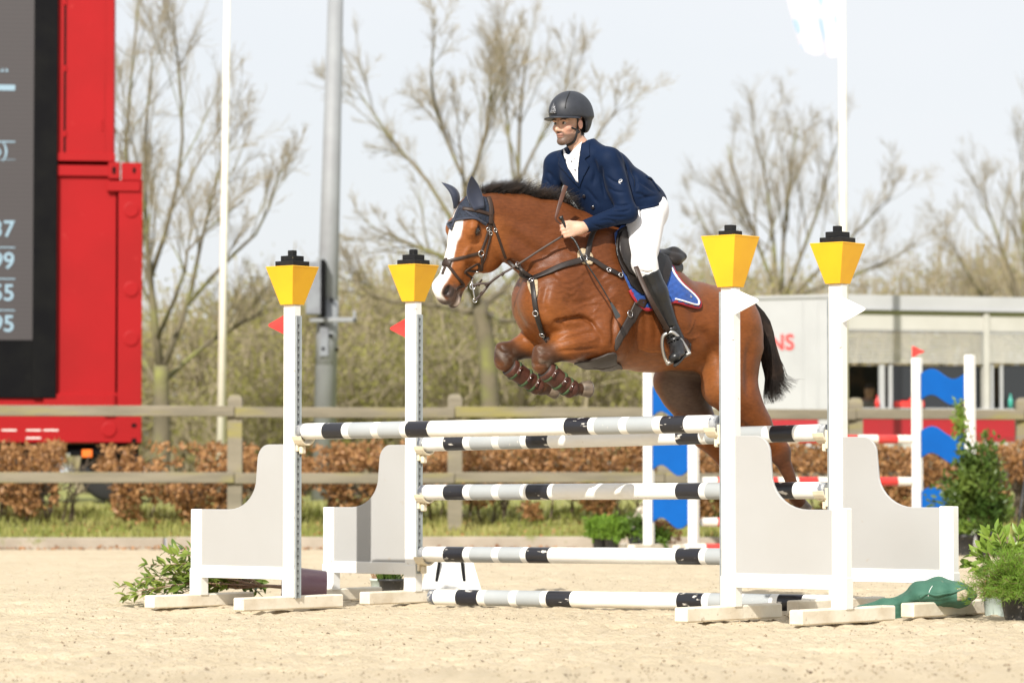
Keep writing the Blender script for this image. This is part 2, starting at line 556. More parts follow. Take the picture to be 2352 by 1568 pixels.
M_zinc = pbr('zinc_track', (0.40, 0.43, 0.44), 0.45, (0.30, 0.33, 0.34), 16, 0.4, 0.7, metal=0.55, bump=0.08, bs=80)
M_hole = pbr('track_hole', (0.085, 0.09, 0.095), 0.8)
M_cup = pbr('cream_plastic', (0.72, 0.64, 0.48), 0.4, (0.62, 0.54, 0.40), 12, 0.45, 0.7)
M_redflag = pbr('red_plastic', (0.68, 0.035, 0.03), 0.4, (0.60, 0.05, 0.04), 8, 0.4, 0.7)
M_whiteflag = pbr('white_plastic', (0.78, 0.78, 0.76), 0.4)

PW, PD = 0.092, 0.062
def wing_outline(w, hi, lo, zb, rt=0.10, flat=0.14):
    """inner edge at x=0, outer edge at x=w: high flat shoulder, round corner, S-curve down to the low part"""
    pts = [(0, zb), (w, zb), (w, lo)]
    xe = flat + rt                                     # where the shoulder has come down to vertical
    for t in np.linspace(0, 1, 10):                    # concave foot of the curve
        a = t * math.pi / 2
        x1 = xe + 0.24 - 0.235 * math.sin(a); z1 = lo + 0.20 - 0.20 * math.cos(a)
        pts.append((x1, z1))
    for t in np.linspace(0, 1, 9):
        a = t * math.pi / 2
        pts.append((flat + (rt - 0.005) * math.cos(a) - 0.0, hi - rt + rt * math.sin(a)))
    pts.append((0, hi))
    return pts

def track_parts(st, z0, z1, pitch):
    """perforated zinc track on the inner face of the post"""
    t = 0.008
    tr = part('track', box((-PW / 2 - t / 2 - 0.001, 0, (z0 + z1) / 2), (t, 0.046, z1 - z0), 0.0015), M_zinc, st, local=True)
    lips = [box((-PW / 2 - t - 0.004, s * 0.0215, (z0 + z1) / 2), (0.008, 0.003, z1 - z0)) for s in (-1, 1)]
    for q in lips:
        part('track_lip', q, M_zinc, tr, local=True)
    hs = []
    z = z0 + 0.03
    while z < z1 - 0.02:
        hs.append(lathe([(0.0075, 0), (0.0075, 0.0012)], 10, (-PW / 2 - t - 0.0012, 0, z), (-1, 0, 0)))
        hs.append(box((-PW / 2 - t - 0.0018, 0, z - 0.012), (0.0012, 0.005, 0.016)))
        z += pitch
    part('keyholes', merge(*hs), M_hole, tr, local=True, kind='stuff')

def cup(st, z, side):
    """plastic pole cup with back plate and peg block"""
    pts = []
    for i in range(9):
        a = math.pi * (1.08 + 0.84 * i / 8)
        pts.append((0.075 * math.cos(a), 0.075 * math.sin(a) + 0.02))
    for i in range(9):
        a = math.pi * (1.92 - 0.84 * i / 8)
        pts.append((0.064 * math.cos(a), 0.064 * math.sin(a) + 0.02))
    c = prism(pts, (-PW / 2 - 0.055, 0, z), (0, 1, 0), (0, 0, 1), 0.075, 0.002)
    cu = part('pole_cup', c, M_cup, st, local=True)
    part('cup_plate', box((-PW / 2 - 0.022, 0, z - 0.035), (0.018, 0.062, 0.11), 0.004), M_cup, cu, local=True)
    part('cup_peg', box((-PW / 2 - 0.045, 0, z - 0.080), (0.028, 0.04, 0.05), 0.006), M_cup, cu, local=True)

def stand(u_in, u_out, base, left, label, post_h, cap_h, tiers, cups, flag_z, track, flagmat, side_bracket=False):
    pi = on_line(u_in, base); po = on_line(u_out, base)
    w = float(np.linalg.norm((po - pi)[:2]))
    z0 = float(ground_z(pi[0], pi[1])); z1 = float(ground_z(po[0], po[1]))
    out = -JD if left else JD
    rz = math.atan2(out[1], out[0])
    st = thing('jump_wing', label, 'jump stand', (pi[0], pi[1], z0), rz, 'white wing stands of the oxer')
    front = 1 if left else -1                 # local y sign of the landing side
    zo = z1 - z0
    hi, lo = 1.02, 0.615
    # posts
    part('inner_post', box((0, 0, (0.075 + post_h) / 2), (PW, PD, post_h - 0.075), 0.004), M_white, st, local=True)
    part('outer_post', box((w, 0, zo + (0.075 + lo + 0.004) / 2), (PW, PD, lo + 0.004 - 0.075), 0.004), M_white, st, local=True)
    # post sleeves at the foot
    for x, zz, nm in ((0, 0, 'sleeve'), (w, zo, 'sleeve')):
        part(nm, box((x, 0, zz + 0.16), (PW + 0.008, PD + 0.008, 0.17), 0.003), M_white, st, local=True)
    # panel with its edge strip, bottom rail
    ol = wing_outline(w - PW + 0.004, hi, lo, 0.245)
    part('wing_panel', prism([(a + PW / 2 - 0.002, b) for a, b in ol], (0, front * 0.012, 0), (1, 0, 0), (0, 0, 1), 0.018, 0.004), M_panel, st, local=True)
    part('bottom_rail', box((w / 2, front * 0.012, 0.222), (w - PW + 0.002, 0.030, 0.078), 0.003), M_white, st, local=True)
    # feet
    for x, zz, dy in ((0, 0, 0.02), (w, zo, -0.01)):
        ft = part('foot', box((x, dy * front, zz + 0.043), (0.088, 0.90, 0.082), 0.008), M_foot, st, local=True)
    # lantern shaped cap
    a0, a1 = 0.104 / 2, 0.230 / 2
    z = post_h
    pts = [(sx * a, sy * a, q) for a, q in ((a0, z), (a1, z + cap_h)) for sx in (-1, 1) for sy in (-1, 1)]
    bm_v, bm_f = hull(pts)
    cp_ = part('lantern_cap', (bm_v, bm_f), M_yellow, st, local=True)
    part('cap_lid', box((0, 0, z + cap_h + 0.004), (a1 * 2 + 0.004, a1 * 2 + 0.004, 0.008), 0.002), M_yellow, cp_, local=True)
    zz = z + cap_h + 0.008
    for tw, th in tiers:
        part('cap_tier', box((0, 0, zz + th / 2), (tw, tw, th), 0.003), M_black, cp_, local=True)
        zz += th + 0.001
    # flag
    fz0, fz1 = flag_z
    tri = []
    L = 0.142 if left else 0.162
    for p in ((0, fz0), (L - 0.012, (fz0 + fz1) / 2 - 0.012), (L, (fz0 + fz1) / 2 - 0.004), (L, (fz0 + fz1) / 2 + 0.004), (L - 0.012, (fz0 + fz1) / 2 + 0.012), (0, fz1)):
        tri.append((p[0] + PW / 2 - 0.004, p[1]))
    fl = part('flag', prism(tri, (0, front * (PD / 2 - 0.012), 0), (1, 0, 0), (0, 0, 1), 0.005, 0.001), flagmat, st, local=True)
    if side_bracket:
        part('flag_bracket', box((PW / 2 - 0.006, front * (PD / 2 + 0.006), (fz0 - 0.14 + fz1) / 2), (0.016, 0.008, fz1 - fz0 + 0.14), 0.002), flagmat, st, local=True)
    track_parts(st, track[0], track[1], 0.046)
    for c in cups: cup(st, c, front)
    return st, pi, po

T3 = [(0.152, 0.033), (0.104, 0.033), (0.042, 0.034)]
st_ll, LLi, LLo = stand(670, 458, LAND0, True, 'white wing stand with red flag and yellow lantern, leftmost at front, beside the fallen pot', 1.885, 0.228, T3, [1.065], (1.70, 1.825), (0.07, 1.815), M_redflag)
st_lr, LRi, LRo = stand(1679, 1933, LAND0, False, 'white wing stand with tall yellow lantern in front of the horse hindquarters', 1.845, 0.275, [(0.097, 0.03), (0.05, 0.032)], [1.063], (1.69, 1.835), (0.07, 1.82), M_whiteflag, True)
st_tl, TLi, TLo = stand(949, 761, TAKE0, True, 'white wing stand with red flag and yellow lantern under the horse nose', 1.945, 0.228, T3, [1.005, 0.696, 0.297], (1.71, 1.84), (0.19, 1.86), M_redflag)
st_tr, TRi, TRo = stand(1926, 2179, TAKE0, False, 'white wing stand with white flag, farthest right, beside the green sack', 1.912, 0.228, T3, [1.041, 0.704, 0.318], (1.68, 1.835), (0.19, 1.83), M_whiteflag, True)

def pole(a, b, label, name='jump_pole', mats=None, bands=None, r=0.05, group='striped poles of the oxer'):
    a = np.asarray(a, float); b = np.asarray(b, float)
    L = np.linalg.norm(b - a); ax = (b - a) / L
    mats = mats or [M_pole_w, M_pole_b, M_pole_g, M_pole_end]
    if bands is None:
        half = [(0.045, 3), (0.175, 0), (0.165, 1), (0.055, 0), (0.185, 2), (0.055, 0), (0.18, 2), (0.045, 0), (0.175, 1)]
        rest = L - 2 * sum(h for h, _ in half)
        bands = half + [(rest, 0)] + half[::-1]
    mid = (a + b) / 2
    root = thing(name, label, 'pole', (mid[0], mid[1], min(a[2], b[2]) - r), 0, group)
    n = 28; s = 0.0
    ex = nrm(np.cross(ax, V3(0, 0, 1))); ez = np.cross(ex, ax)
    ang = np.arange(n) * 2 * math.pi / n
    circ = np.cos(ang)[:, None] * ex + np.sin(ang)[:, None] * ez
    V = []; F = []; FM = []
    def ring_at(t, rr): V.extend(a + ax * t + circ * rr)
    k = 0
    end0 = None
    for i, (bw, mi) in enumerate(bands):
        steps = 1 if bw < 0.3 else 4
        for j in range(steps + 1):
            t = s + bw * j / steps
            rr = r * (1 + 0.006 * math.sin(t * 9 + a[0]))
            if mi == 3: rr = r * 1.012
            if (i == 0 and j == 0) or (i == len(bands) - 1 and j == steps): rr = r * 0.93
            ring_at(t, rr)
            if j > 0:
                for q in range(n):
                    F.append((k - n + q, k - n + (q + 1) % n, k + (q + 1) % n, k + q)); FM.append(mi)
            k += n
        s += bw
    F.append(tuple(range(n - 1, -1, -1))); FM.append(3)
    F.append(tuple(range(k - n, k))); FM.append(3)
    # split shaft and the two end caps into parts
    Vn = np.array(V)
    def sub(sel):
        fs = [f for f, m in zip(F, FM) if sel(f, m)]; ms = [m for f, m in zip(F, FM) if sel(f, m)]
        ids = sorted({i for f in fs for i in f}); mp = {q: w_ for w_, q in enumerate(ids)}
        return (Vn[ids], [tuple(mp[i] for i in f) for f in fs]), ms
    cen = lambda f: np.dot(Vn[list(f)].mean(0) - a, ax)
    vf, ms = sub(lambda f, m: m != 3)
    part('shaft', vf, mats, root, smooth=True, fmat=ms)
    for e in (0, 1):
        vf, ms = sub(lambda f, m: m == 3 and (cen(f) < L / 2) == (e == 0))
        if vf[1]: part('end_cap', vf, mats[3], root, smooth=True)
    for o in root.children:
        me = o.data
        me.polygons.foreach_set('use_smooth', [len(p.vertices) == 4 for p in me.polygons])
    return root

def z_at(p, dz): return V3(p[0], p[1], float(ground_z(p[0], p[1])) * 0 + dz)
gL, gR = LLi + JD * 0.075, LRi - JD * 0.075
pole(z_at(gL, 1.065 + 0.03), z_at(gR, 1.063 + 0.045), 'nearest top pole, striped black and grey on white, above all others')
tL, tR = TLi + JD * 0.075, TRi - JD * 0.075
pole(z_at(tL, 1.028), z_at(tR, 1.072), 'striped top pole of the rear row, just below the nearest pole')
pole(z_at(tL, 0.715), z_at(tR, 0.735), 'striped pole second from top in the rear row, across the hedge')
pole(z_at(tL, 0.318), z_at(tR, 0.345), 'striped pole third from top in the rear row, above the ground pole')
gp0 = P(990, 1370, 21.0); gp1 = P(1925, 1392, 19.35)
pole(z_at(gp0, 0.05 + float(ground_z(gp0[0], gp0[1]))), z_at(gp1, 0.05 + float(ground_z(gp1[0], gp1[1]))), 'striped pole lying on the sand below the others')
# ================================================================== soft-body modelling (distance field -> surface nets)
class Field:
    def __init__(s, lo, hi, vox):
        s.lo = np.asarray(lo, float); s.vox = vox
        s.n = np.ceil((np.asarray(hi, float) - s.lo) / vox).astype(int) + 1
        s.d = np.full(s.n, 1.0, np.float32)
    def block(s, lo, hi):
        i0 = np.clip(np.floor((lo - s.lo) / s.vox).astype(int), 0, s.n - 1)
        i1 = np.clip(np.ceil((hi - s.lo) / s.vox).astype(int) + 1, 1, s.n)
        if np.any(i1 <= i0): return None
        ax = [(s.lo[k] + s.vox * np.arange(i0[k], i1[k])).astype(np.float32) for k in range(3)]
        return tuple(slice(i0[k], i1[k]) for k in range(3)), ax[0][:, None, None], ax[1][None, :, None], ax[2][None, None, :]
    def smin(s, sl, new, k):
        a = s.d[sl]
        h = np.maximum(k - np.abs(a - new), 0) / k
        s.d[sl] = np.minimum(a, new) - h * h * k * 0.25
    def smax(s, sl, new, k):
        a = s.d[sl]
        h = np.maximum(k - np.abs(a - new), 0) / k
        s.d[sl] = np.maximum(a, new) + h * h * k * 0.25
    def cone(s, a, b, ra, rb, k=0.04, n=None, sa=1.0, sb=1.0, op='add'):
        """tapered capsule from a to b; along the unit axis n its thickness is scaled by sa..sb"""
        a = np.asarray(a, float); b = np.asarray(b, float)
        R = max(ra, rb) * max(1, sa, sb) + k + 2 * s.vox
        bl = s.block(np.minimum(a, b) - R, np.maximum(a, b) + R)
        if bl is None: return
        sl, X, Y, Z = bl
        ab = b - a; L2 = max(float(ab @ ab), 1e-9)
        qx, qy, qz = X - a[0], Y - a[1], Z - a[2]
        t = np.clip((qx * ab[0] + qy * ab[1] + qz * ab[2]) / L2, 0, 1)
        qx = qx - t * ab[0]; qy = qy - t * ab[1]; qz = qz - t * ab[2]
        r = ra + (rb - ra) * t
        if n is not None:
            n = nrm(n); sc = sa + (sb - sa) * t
            c = qx * n[0] + qy * n[1] + qz * n[2]
            c2 = c * (1 / sc - 1)
            qx = qx + c2 * n[0]; qy = qy + c2 * n[1]; qz = qz + c2 * n[2]
            new = (np.sqrt(qx * qx + qy * qy + qz * qz) - r) * np.minimum(1, sc)
        else:
            new = np.sqrt(qx * qx + qy * qy + qz * qz) - r
        if op == 'add': s.smin(sl, new, k)
        else: s.smax(sl, -new, k)
    def chain(s, pts, k=0.04, n=None):
        """pts: list of (point, radius, scale-along-n)"""
        for (a, ra, sa), (b, rb, sb) in zip(pts[:-1], pts[1:]):
            s.cone(a, b, ra, rb, k, n, sa, sb)
    def ell(s, c, rad, M=None, k=0.04, op='add'):
        """ellipsoid with half axes rad along the columns of M"""
        c = np.asarray(c, float); rad = np.asarray(rad, float)
        R = rad.max() + k + 2 * s.vox
        bl = s.block(c - R, c + R)
        if bl is None: return
        sl, X, Y, Z = bl
        M = np.eye(3) if M is None else np.asarray(M, float)
        q = [(X - c[0]) * M[0, i] + (Y - c[1]) * M[1, i] + (Z - c[2]) * M[2, i] for i in range(3)]
        k0 = np.sqrt(sum((q[i] / rad[i]) ** 2 for i in range(3)))
        k1 = np.sqrt(sum((q[i] / rad[i] ** 2) ** 2 for i in range(3))) + 1e-9
        new = k0 * (k0 - 1) / k1
        if op == 'add': s.smin(sl, new, k)
        else: s.smax(sl, -new, k)
    def cut(s, p, n, k=0.004, lo=None, hi=None):
        """remove everything on the side of the plane the normal points to (inside the box lo..hi)"""
        lo = s.lo if lo is None else np.asarray(lo, float); hi = s.lo + s.vox * s.n if hi is None else np.asarray(hi, float)
        sl, X, Y, Z = s.block(lo, hi); n = nrm(n)
        s.smax(sl, (X - p[0]) * n[0] + (Y - p[1]) * n[1] + (Z - p[2]) * n[2], k)
    def mesh(s):
        d = s.d; ins = d < 0
        c = ins[:-1, :-1, :-1].astype(np.int8)
        cnt = sum(ins[i:ins.shape[0] - 1 + i, j:ins.shape[1] - 1 + j, k:ins.shape[2] - 1 + k].astype(np.int8) for i in (0, 1) for j in (0, 1) for k in (0, 1))
        act = np.argwhere((cnt > 0) & (cnt < 8))
        ids = np.full(cnt.shape, -1, np.int64); ids[tuple(act.T)] = np.arange(len(act))
        acc = np.zeros((len(act), 3)); num = np.zeros(len(act))
        cor = [(i, j, k) for i in (0, 1) for j in (0, 1) for k in (0, 1)]
        dv = {q: d[act[:, 0] + q[0], act[:, 1] + q[1], act[:, 2] + q[2]] for q in cor}
        for q in cor:
            for ax in range(3):
                if q[ax] == 0:
                    w = list(q); w[ax] = 1; w = tuple(w)
                    a, b = dv[q], dv[w]; m = (a < 0) != (b < 0)
                    t = np.where(m, a / np.where(np.abs(a - b) < 1e-9, 1, a - b), 0)
                    p = np.tile(np.array(q, float), (len(act), 1)); p[:, ax] += t
                    acc[m] += p[m]; num[m] += 1
        V = s.lo + s.vox * (act + acc / num[:, None])
        F = []
        for ax in range(3):
            o1, o2 = (ax + 1) % 3, (ax + 2) % 3
            sl0 = [slice(None)] * 3; sl1 = [slice(None)] * 3
            sl0[ax] = slice(0, -1); sl1[ax] = slice(1, None)
            a = ins[tuple(sl0)]; b = ins[tuple(sl1)]
            E = np.argwhere(a != b)
            ok = (E[:, o1] > 0) & (E[:, o2] > 0) & (E[:, o1] < ids.shape[o1]) & (E[:, o2] < ids.shape[o2]) & (E[:, ax] < ids.shape[ax])
            E = E[ok]
            flip = a[tuple(E.T)]
            def at(d1, d2):
                e = E.copy(); e[:, o1] -= d1; e[:, o2] -= d2
                return ids[tuple(e.T)]
            q = np.stack((at(0, 0), at(1, 0), at(1, 1), at(0, 1)), 1)
            q[~flip] = q[~flip][:, ::-1]
            F.append(q)
        return V, np.vstack(F)

def relax(V, F, it=2, lam=0.5, keep=None):
    """Laplacian smoothing of a quad mesh"""
    n = len(V); V = V.copy()
    e = np.vstack((F[:, [0, 1]], F[:, [1, 2]], F[:, [2, 3]], F[:, [3, 0]]))
    for _ in range(it):
        s = np.zeros_like(V); c = np.zeros(n)
        for a, b in ((0, 1), (1, 0)):
            for k in range(3): s[:, k] += np.bincount(e[:, a], V[e[:, b], k], n)
            c += np.bincount(e[:, a], minlength=n)
        V += lam * (s / np.maximum(c, 1)[:, None] - V)
    return V

def set_colors(o, cols, name='coat'):
    me = o.data
    at = me.color_attributes.new(name, 'FLOAT_COLOR', 'POINT')
    c = np.ones((len(me.vertices), 4), np.float32); c[:, :3] = cols
    at.data.foreach_set('color', c.ravel())

def bvh_of(V, F):
    return BVHTree.FromPolygons([tuple(v) for v in V.tolist()], [tuple(f) for f in (F.tolist() if isinstance(F, np.ndarray) else F)])

def sstep(a, b, x):
    t = np.clip((np.asarray(x, float) - a) / (b - a), 0, 1); return t * t * (3 - 2 * t)

# ================================================================== horse
HEAD_ANG = math.radians(30)
HF = V3(-math.cos(HEAD_ANG), -math.sin(HEAD_ANG), 0)      # the way the horse goes
HL = V3(-HF[1], HF[0], 0) * 1.0
HL = np.cross(V3(0, 0, 1), HF)                            # its left, towards the camera
HO = V3(0.714, 19.75, 0)
HB = np.stack((HF, HL, V3(0, 0, 1)), 1)                   # local (f,l,z) -> world
def H(u, v, l=0.0):
    """where the sight line through (u,v) meets the upright plane l metres to the left of the horse's middle"""
    d = ray(u, v)
    t = (l - (CAM - HO) @ HL) / (d @ HL)
    p = CAM + d * t - HO
    return V3(p @ HF, p @ HL, p[2])
def h2w(q): return np.asarray(q, float) @ HB.T + HO
LAT = V3(0, 1, 0)

# head frame
PHI = math.radians(42)
A0 = nrm(V3(-0.284, -0.10, -0.958))
Q0 = nrm(V3(-0.958, 0, 0.284))
HD_D = nrm(math.cos(PHI) * Q0 + math.sin(PHI) * V3(0, -1, 0))
HD_D = nrm(HD_D - A0 * (HD_D @ A0))
HD_S = np.cross(A0, HD_D)
if HD_S[1] > 0: HD_S = -HD_S
PO = h2w(H(1067, 447, 0))
def hd(a, d, s=0.0):
    w = PO + A0 * a + HD_D * d + HD_S * s
    q = w - HO
    return V3(q @ HF, q @ HL, q[2])
HDM = np.stack([V3(x @ HF, x @ HL, x[2]) for x in (A0, HD_D, HD_S)], 1)

def build_horse_field():
    fd = Field((-1.35, -0.55, 0.42), (1.42, 0.50, 2.56), 0.0085)
    T = lambda u, v, r, w, l=0.0: (H(u, v, l), r, w / r)
    # trunk
    fd.chain([T(1322, 655, 0.31, 0.235), T(1392, 690, 0.405, 0.285), T(1490, 728, 0.33, 0.315), T(1580, 756, 0.245, 0.30), T(1648, 772, 0.235, 0.255)], 0.05, LAT)
    fd.chain([T(1345, 520, 0.06, 0.06), T(1400, 545, 0.085, 0.09), T(1470, 600, 0.10, 0.12)], 0.12, LAT)      # withers
    fd.chain([T(1600, 700, 0.12, 0.19), T(1660, 725, 0.14, 0.22), T(1688, 760, 0.12, 0.165)], 0.10, LAT)        # croup
    fd.ell(H(1282, 705, 0), (0.18, 0.20, 0.22), k=0.10)
    for s in (1, -1):
        fd.ell(H(1252, 700, 0) + V3(0, s * 0.085, 0), (0.13, 0.12, 0.19), k=0.10)                              # breast
    # neck
    fd.chain([T(1310, 600, 0.29, 0.20), T(1285, 585, 0.26, 0.165), T(1218, 546, 0.198, 0.11), T(1164, 515, 0.163, 0.076), T(1124, 496, 0.13, 0.062)], 0.05, LAT)
    fd.chain([T(1130, 480, 0.05, 0.042), T(1200, 488, 0.07, 0.055), T(1270, 505, 0.09, 0.07), T(1350, 540, 0.1, 0.085)], 0.06, LAT)
    # fore limbs
    for s, pts in ((1, dict(sc0=(1368, 560), ps=(1252, 694), el=(1382, 772), fm=(1306, 792), kn=(1246, 818), c0=(1243, 838), c1=(1302, 886), fe=(1316, 893), pa=(1334, 893))),
                   (-1, dict(sc0=(1330, 560), ps=(1240, 700), el=(1300, 765), fm=(1228, 786), kn=(1160, 812), c0=(1157, 830), c1=(1228, 882), fe=(1241, 888), pa=(1260, 892)))):
        lx = lambda k, l: H(pts[k][0], pts[k][1], s * l)
        fd.cone(lx('sc0', 0.10), lx('ps', 0.125), 0.07, 0.105, 0.14)
        fd.cone(lx('ps', 0.13), lx('el', 0.185), 0.105, 0.115, 0.12)
        fd.cone(lx('sc0', 0.12), lx('el', 0.185), 0.08, 0.14, 0.10)
        fd.cone(lx('el', 0.195), lx('fm', 0.195), 0.118, 0.090, 0.04)
        fd.cone(lx('el', 0.22), lx('fm', 0.222), 0.088, 0.064, 0.02)
        fd.cone(lx('fm', 0.195), lx('kn', 0.185), 0.090, 0.055, 0.03)
        fd.ell(lx('kn', 0.185) + V3(0.004, 0, -0.012), (0.056, 0.051, 0.084), k=0.03)
        fd.ell(lx('kn', 0.185) + V3(0.034, 0, -0.035), (0.030, 0.044, 0.050), k=0.012)
        fd.ell(lx('kn', 0.185) + V3(0.026, 0, 0.038), (0.034, 0.044, 0.030), k=0.012)
        fd.cone(lx('kn', 0.185), lx('c0', 0.18), 0.05, 0.046, 0.03)
        fd.cone(lx('c0', 0.18), lx('c1', 0.17), 0.044, 0.034, 0.02)
        fd.cone(lx('c1', 0.17), lx('fe', 0.17), 0.036, 0.043, 0.02)
        fd.cone(lx('fe', 0.17), lx('pa', 0.17), 0.04, 0.037, 0.02)
    # hind limbs
    for s, pts in ((1, dict(hp=(1672, 755), bt=(1698, 800), st=(1664, 888), g0=(1692, 905), g1=(1738, 975), hk=(1790, 1038), hp2=(1803, 1036), c1=(1824, 1122), fe=(1829, 1138), pa=(1838, 1156))),
                   (-1, dict(hp=(1640, 770), bt=(1672, 810), st=(1552, 876), g0=(1572, 905), g1=(1622, 996), hk=(1688, 1082), hp2=(1700, 1078), c1=(1722, 1166), fe=(1727, 1182), pa=(1736, 1200)))):
        lx = lambda k, l: H(pts[k][0], pts[k][1], s * l)
        fd.cone(lx('hp', 0.125), lx('st', 0.18), 0.19, 0.135, 0.06)
        fd.cone(lx('bt', 0.12), lx('g0', 0.15), 0.138, 0.12, 0.06)
        fd.cone(lx('st', 0.19), lx('g1', 0.17), 0.12, 0.082, 0.05)
        fd.cone(lx('g0', 0.16), lx('g1', 0.16), 0.125, 0.085, 0.05)
        fd.cone(lx('g1', 0.16), lx('hk', 0.15), 0.082, 0.054, 0.04)
        fd.ell(lx('hk', 0.15), (0.062, 0.05, 0.075), k=0.03)
        fd.cone(lx('g1', 0.15), lx('hp2', 0.15), 0.03, 0.03, 0.03)
        fd.cone(lx('hk', 0.15), lx('c1', 0.14), 0.048, 0.038, 0.03)
        fd.cone(lx('c1', 0.14), lx('fe', 0.14), 0.038, 0.046, 0.02)
        fd.cone(lx('fe', 0.14), lx('pa', 0.14), 0.043, 0.04, 0.02)
    fd.cone(H(1672, 690), H(1700, 712), 0.07, 0.035, 0.05)      # dock
    # head
    E = lambda a, d, s, ra, rd, rs, k=0.035, op='add': fd.ell(hd(a, d, s), (ra, rd, rs), HDM, k, op)
    C = lambda p, q, ra, rb, sa=1.0, sb=1.0, k=0.04: fd.cone(hd(*p), hd(*q), ra, rb, k, HDM[:, 2], sa, sb)
    E(0.12, -0.085, 0, 0.16, 0.09, 0.088)
    C((0.10, -0.08), (0.24, -0.075), 0.075, 0.072, 1.1, 1.0)
    C((0.20, -0.07), (0.50, -0.055), 0.068, 0.046, 1.0, 0.95)
    C((0.20, -0.15), (0.50, -0.095), 0.095, 0.056, 0.8, 0.95)
    for s in (1, -1):
        E(0.245, -0.215, s * 0.056, 0.155, 0.165, 0.050, 0.010)
        E(0.185, -0.052, s * 0.096, 0.055, 0.034, 0.028, 0.03)
        C((0.20, -0.085, s * 0.07), (0.40, -0.085, s * 0.045), 0.022, 0.016, k=0.04)
        E(0.555, -0.035, s * 0.038, 0.045, 0.034, 0.026, 0.025)
    E(0.545, -0.075, 0, 0.075, 0.064, 0.062, 0.04)
    E(0.592, -0.088, 0, 0.056, 0.052, 0.055, 0.03)
    E(0.600, -0.155, 0, 0.050, 0.034, 0.042, 0.018)
    C((0.34, -0.19), (0.57, -0.15), 0.065, 0.034, 0.75, 0.95, 0.03)
    for s in (1, -1):
        E(0.575, -0.042, s * 0.064, 0.032, 0.017, 0.030, 0.010, 'sub')
        E(0.565, -0.128, s * 0.058, 0.06, 0.006, 0.03, 0.01, 'sub')
        E(0.185, -0.085, s * 0.112, 0.022, 0.017, 0.022, 0.012, 'sub')
    return fd
hf = build_horse_field()
hV, hFc = hf.mesh()
hV = relax(hV, hFc, 3, 0.5)
def skin_ripples(V, F):
    e1 = V[F[:, 1]] - V[F[:, 0]]; e2 = V[F[:, 2]] - V[F[:, 0]]; fn = np.cross(e1, e2); N = np.zeros_like(V)
    for k in range(4):
        for c in range(3): N[:, c] += np.bincount(F[:, k], fn[:, c], len(V))
    N /= (np.linalg.norm(N, axis=1, keepdims=True) + 1e-12)
    f, l, z = V.T
    # folds of loose skin on the shoulder, running across it
    c = H(1318, 640, 0.2)
    m = np.exp(-(((f - c[0]) / 0.20) ** 2 + ((z - c[2]) / 0.24) ** 2)) * (np.abs(l) > 0.05)
    ph = 2.6 * vnoise(f * 7 + 30, z * 7 + 30, 61) + 1.6 * vnoise(f * 19 + 30, z * 19 + 30, 62)
    w = np.sin((z * 0.9 + f * 0.30) * 2 * math.pi / 0.05 + ph * 4.6)
    d = 0.0030 * m * w * (0.4 + 0.9 * vnoise(f * 12 + 9, z * 12 + 9, 63))
    # broad muscle relief all over
    d = d + 0.012 * (vnoise(f * 5.5 + 20, z * 7 + l * 4 + 20, 64) - 0.5) + 0.004 * (vnoise(f * 17 + 20, z * 21 + l * 9 + 20, 65) - 0.5)
    hdm = sstep(0.98, 0.88, f - 0)
    return V + N * (d * (0.25 + 0.75 * hdm))[:, None]
hV = skin_ripples(hV, hFc)
hW = h2w(hV)
_c1 = lambda *q: [((1220 + x * 500 / 1704) / 1.27551, (480 + y * 500 / 1704) / 1.27551) for x, y in q]
_c3 = lambda *q: [((1400 + x * 700 / 1960) / 1.27551, (640 + y * 700 / 1960) / 1.27551) for x, y in q]
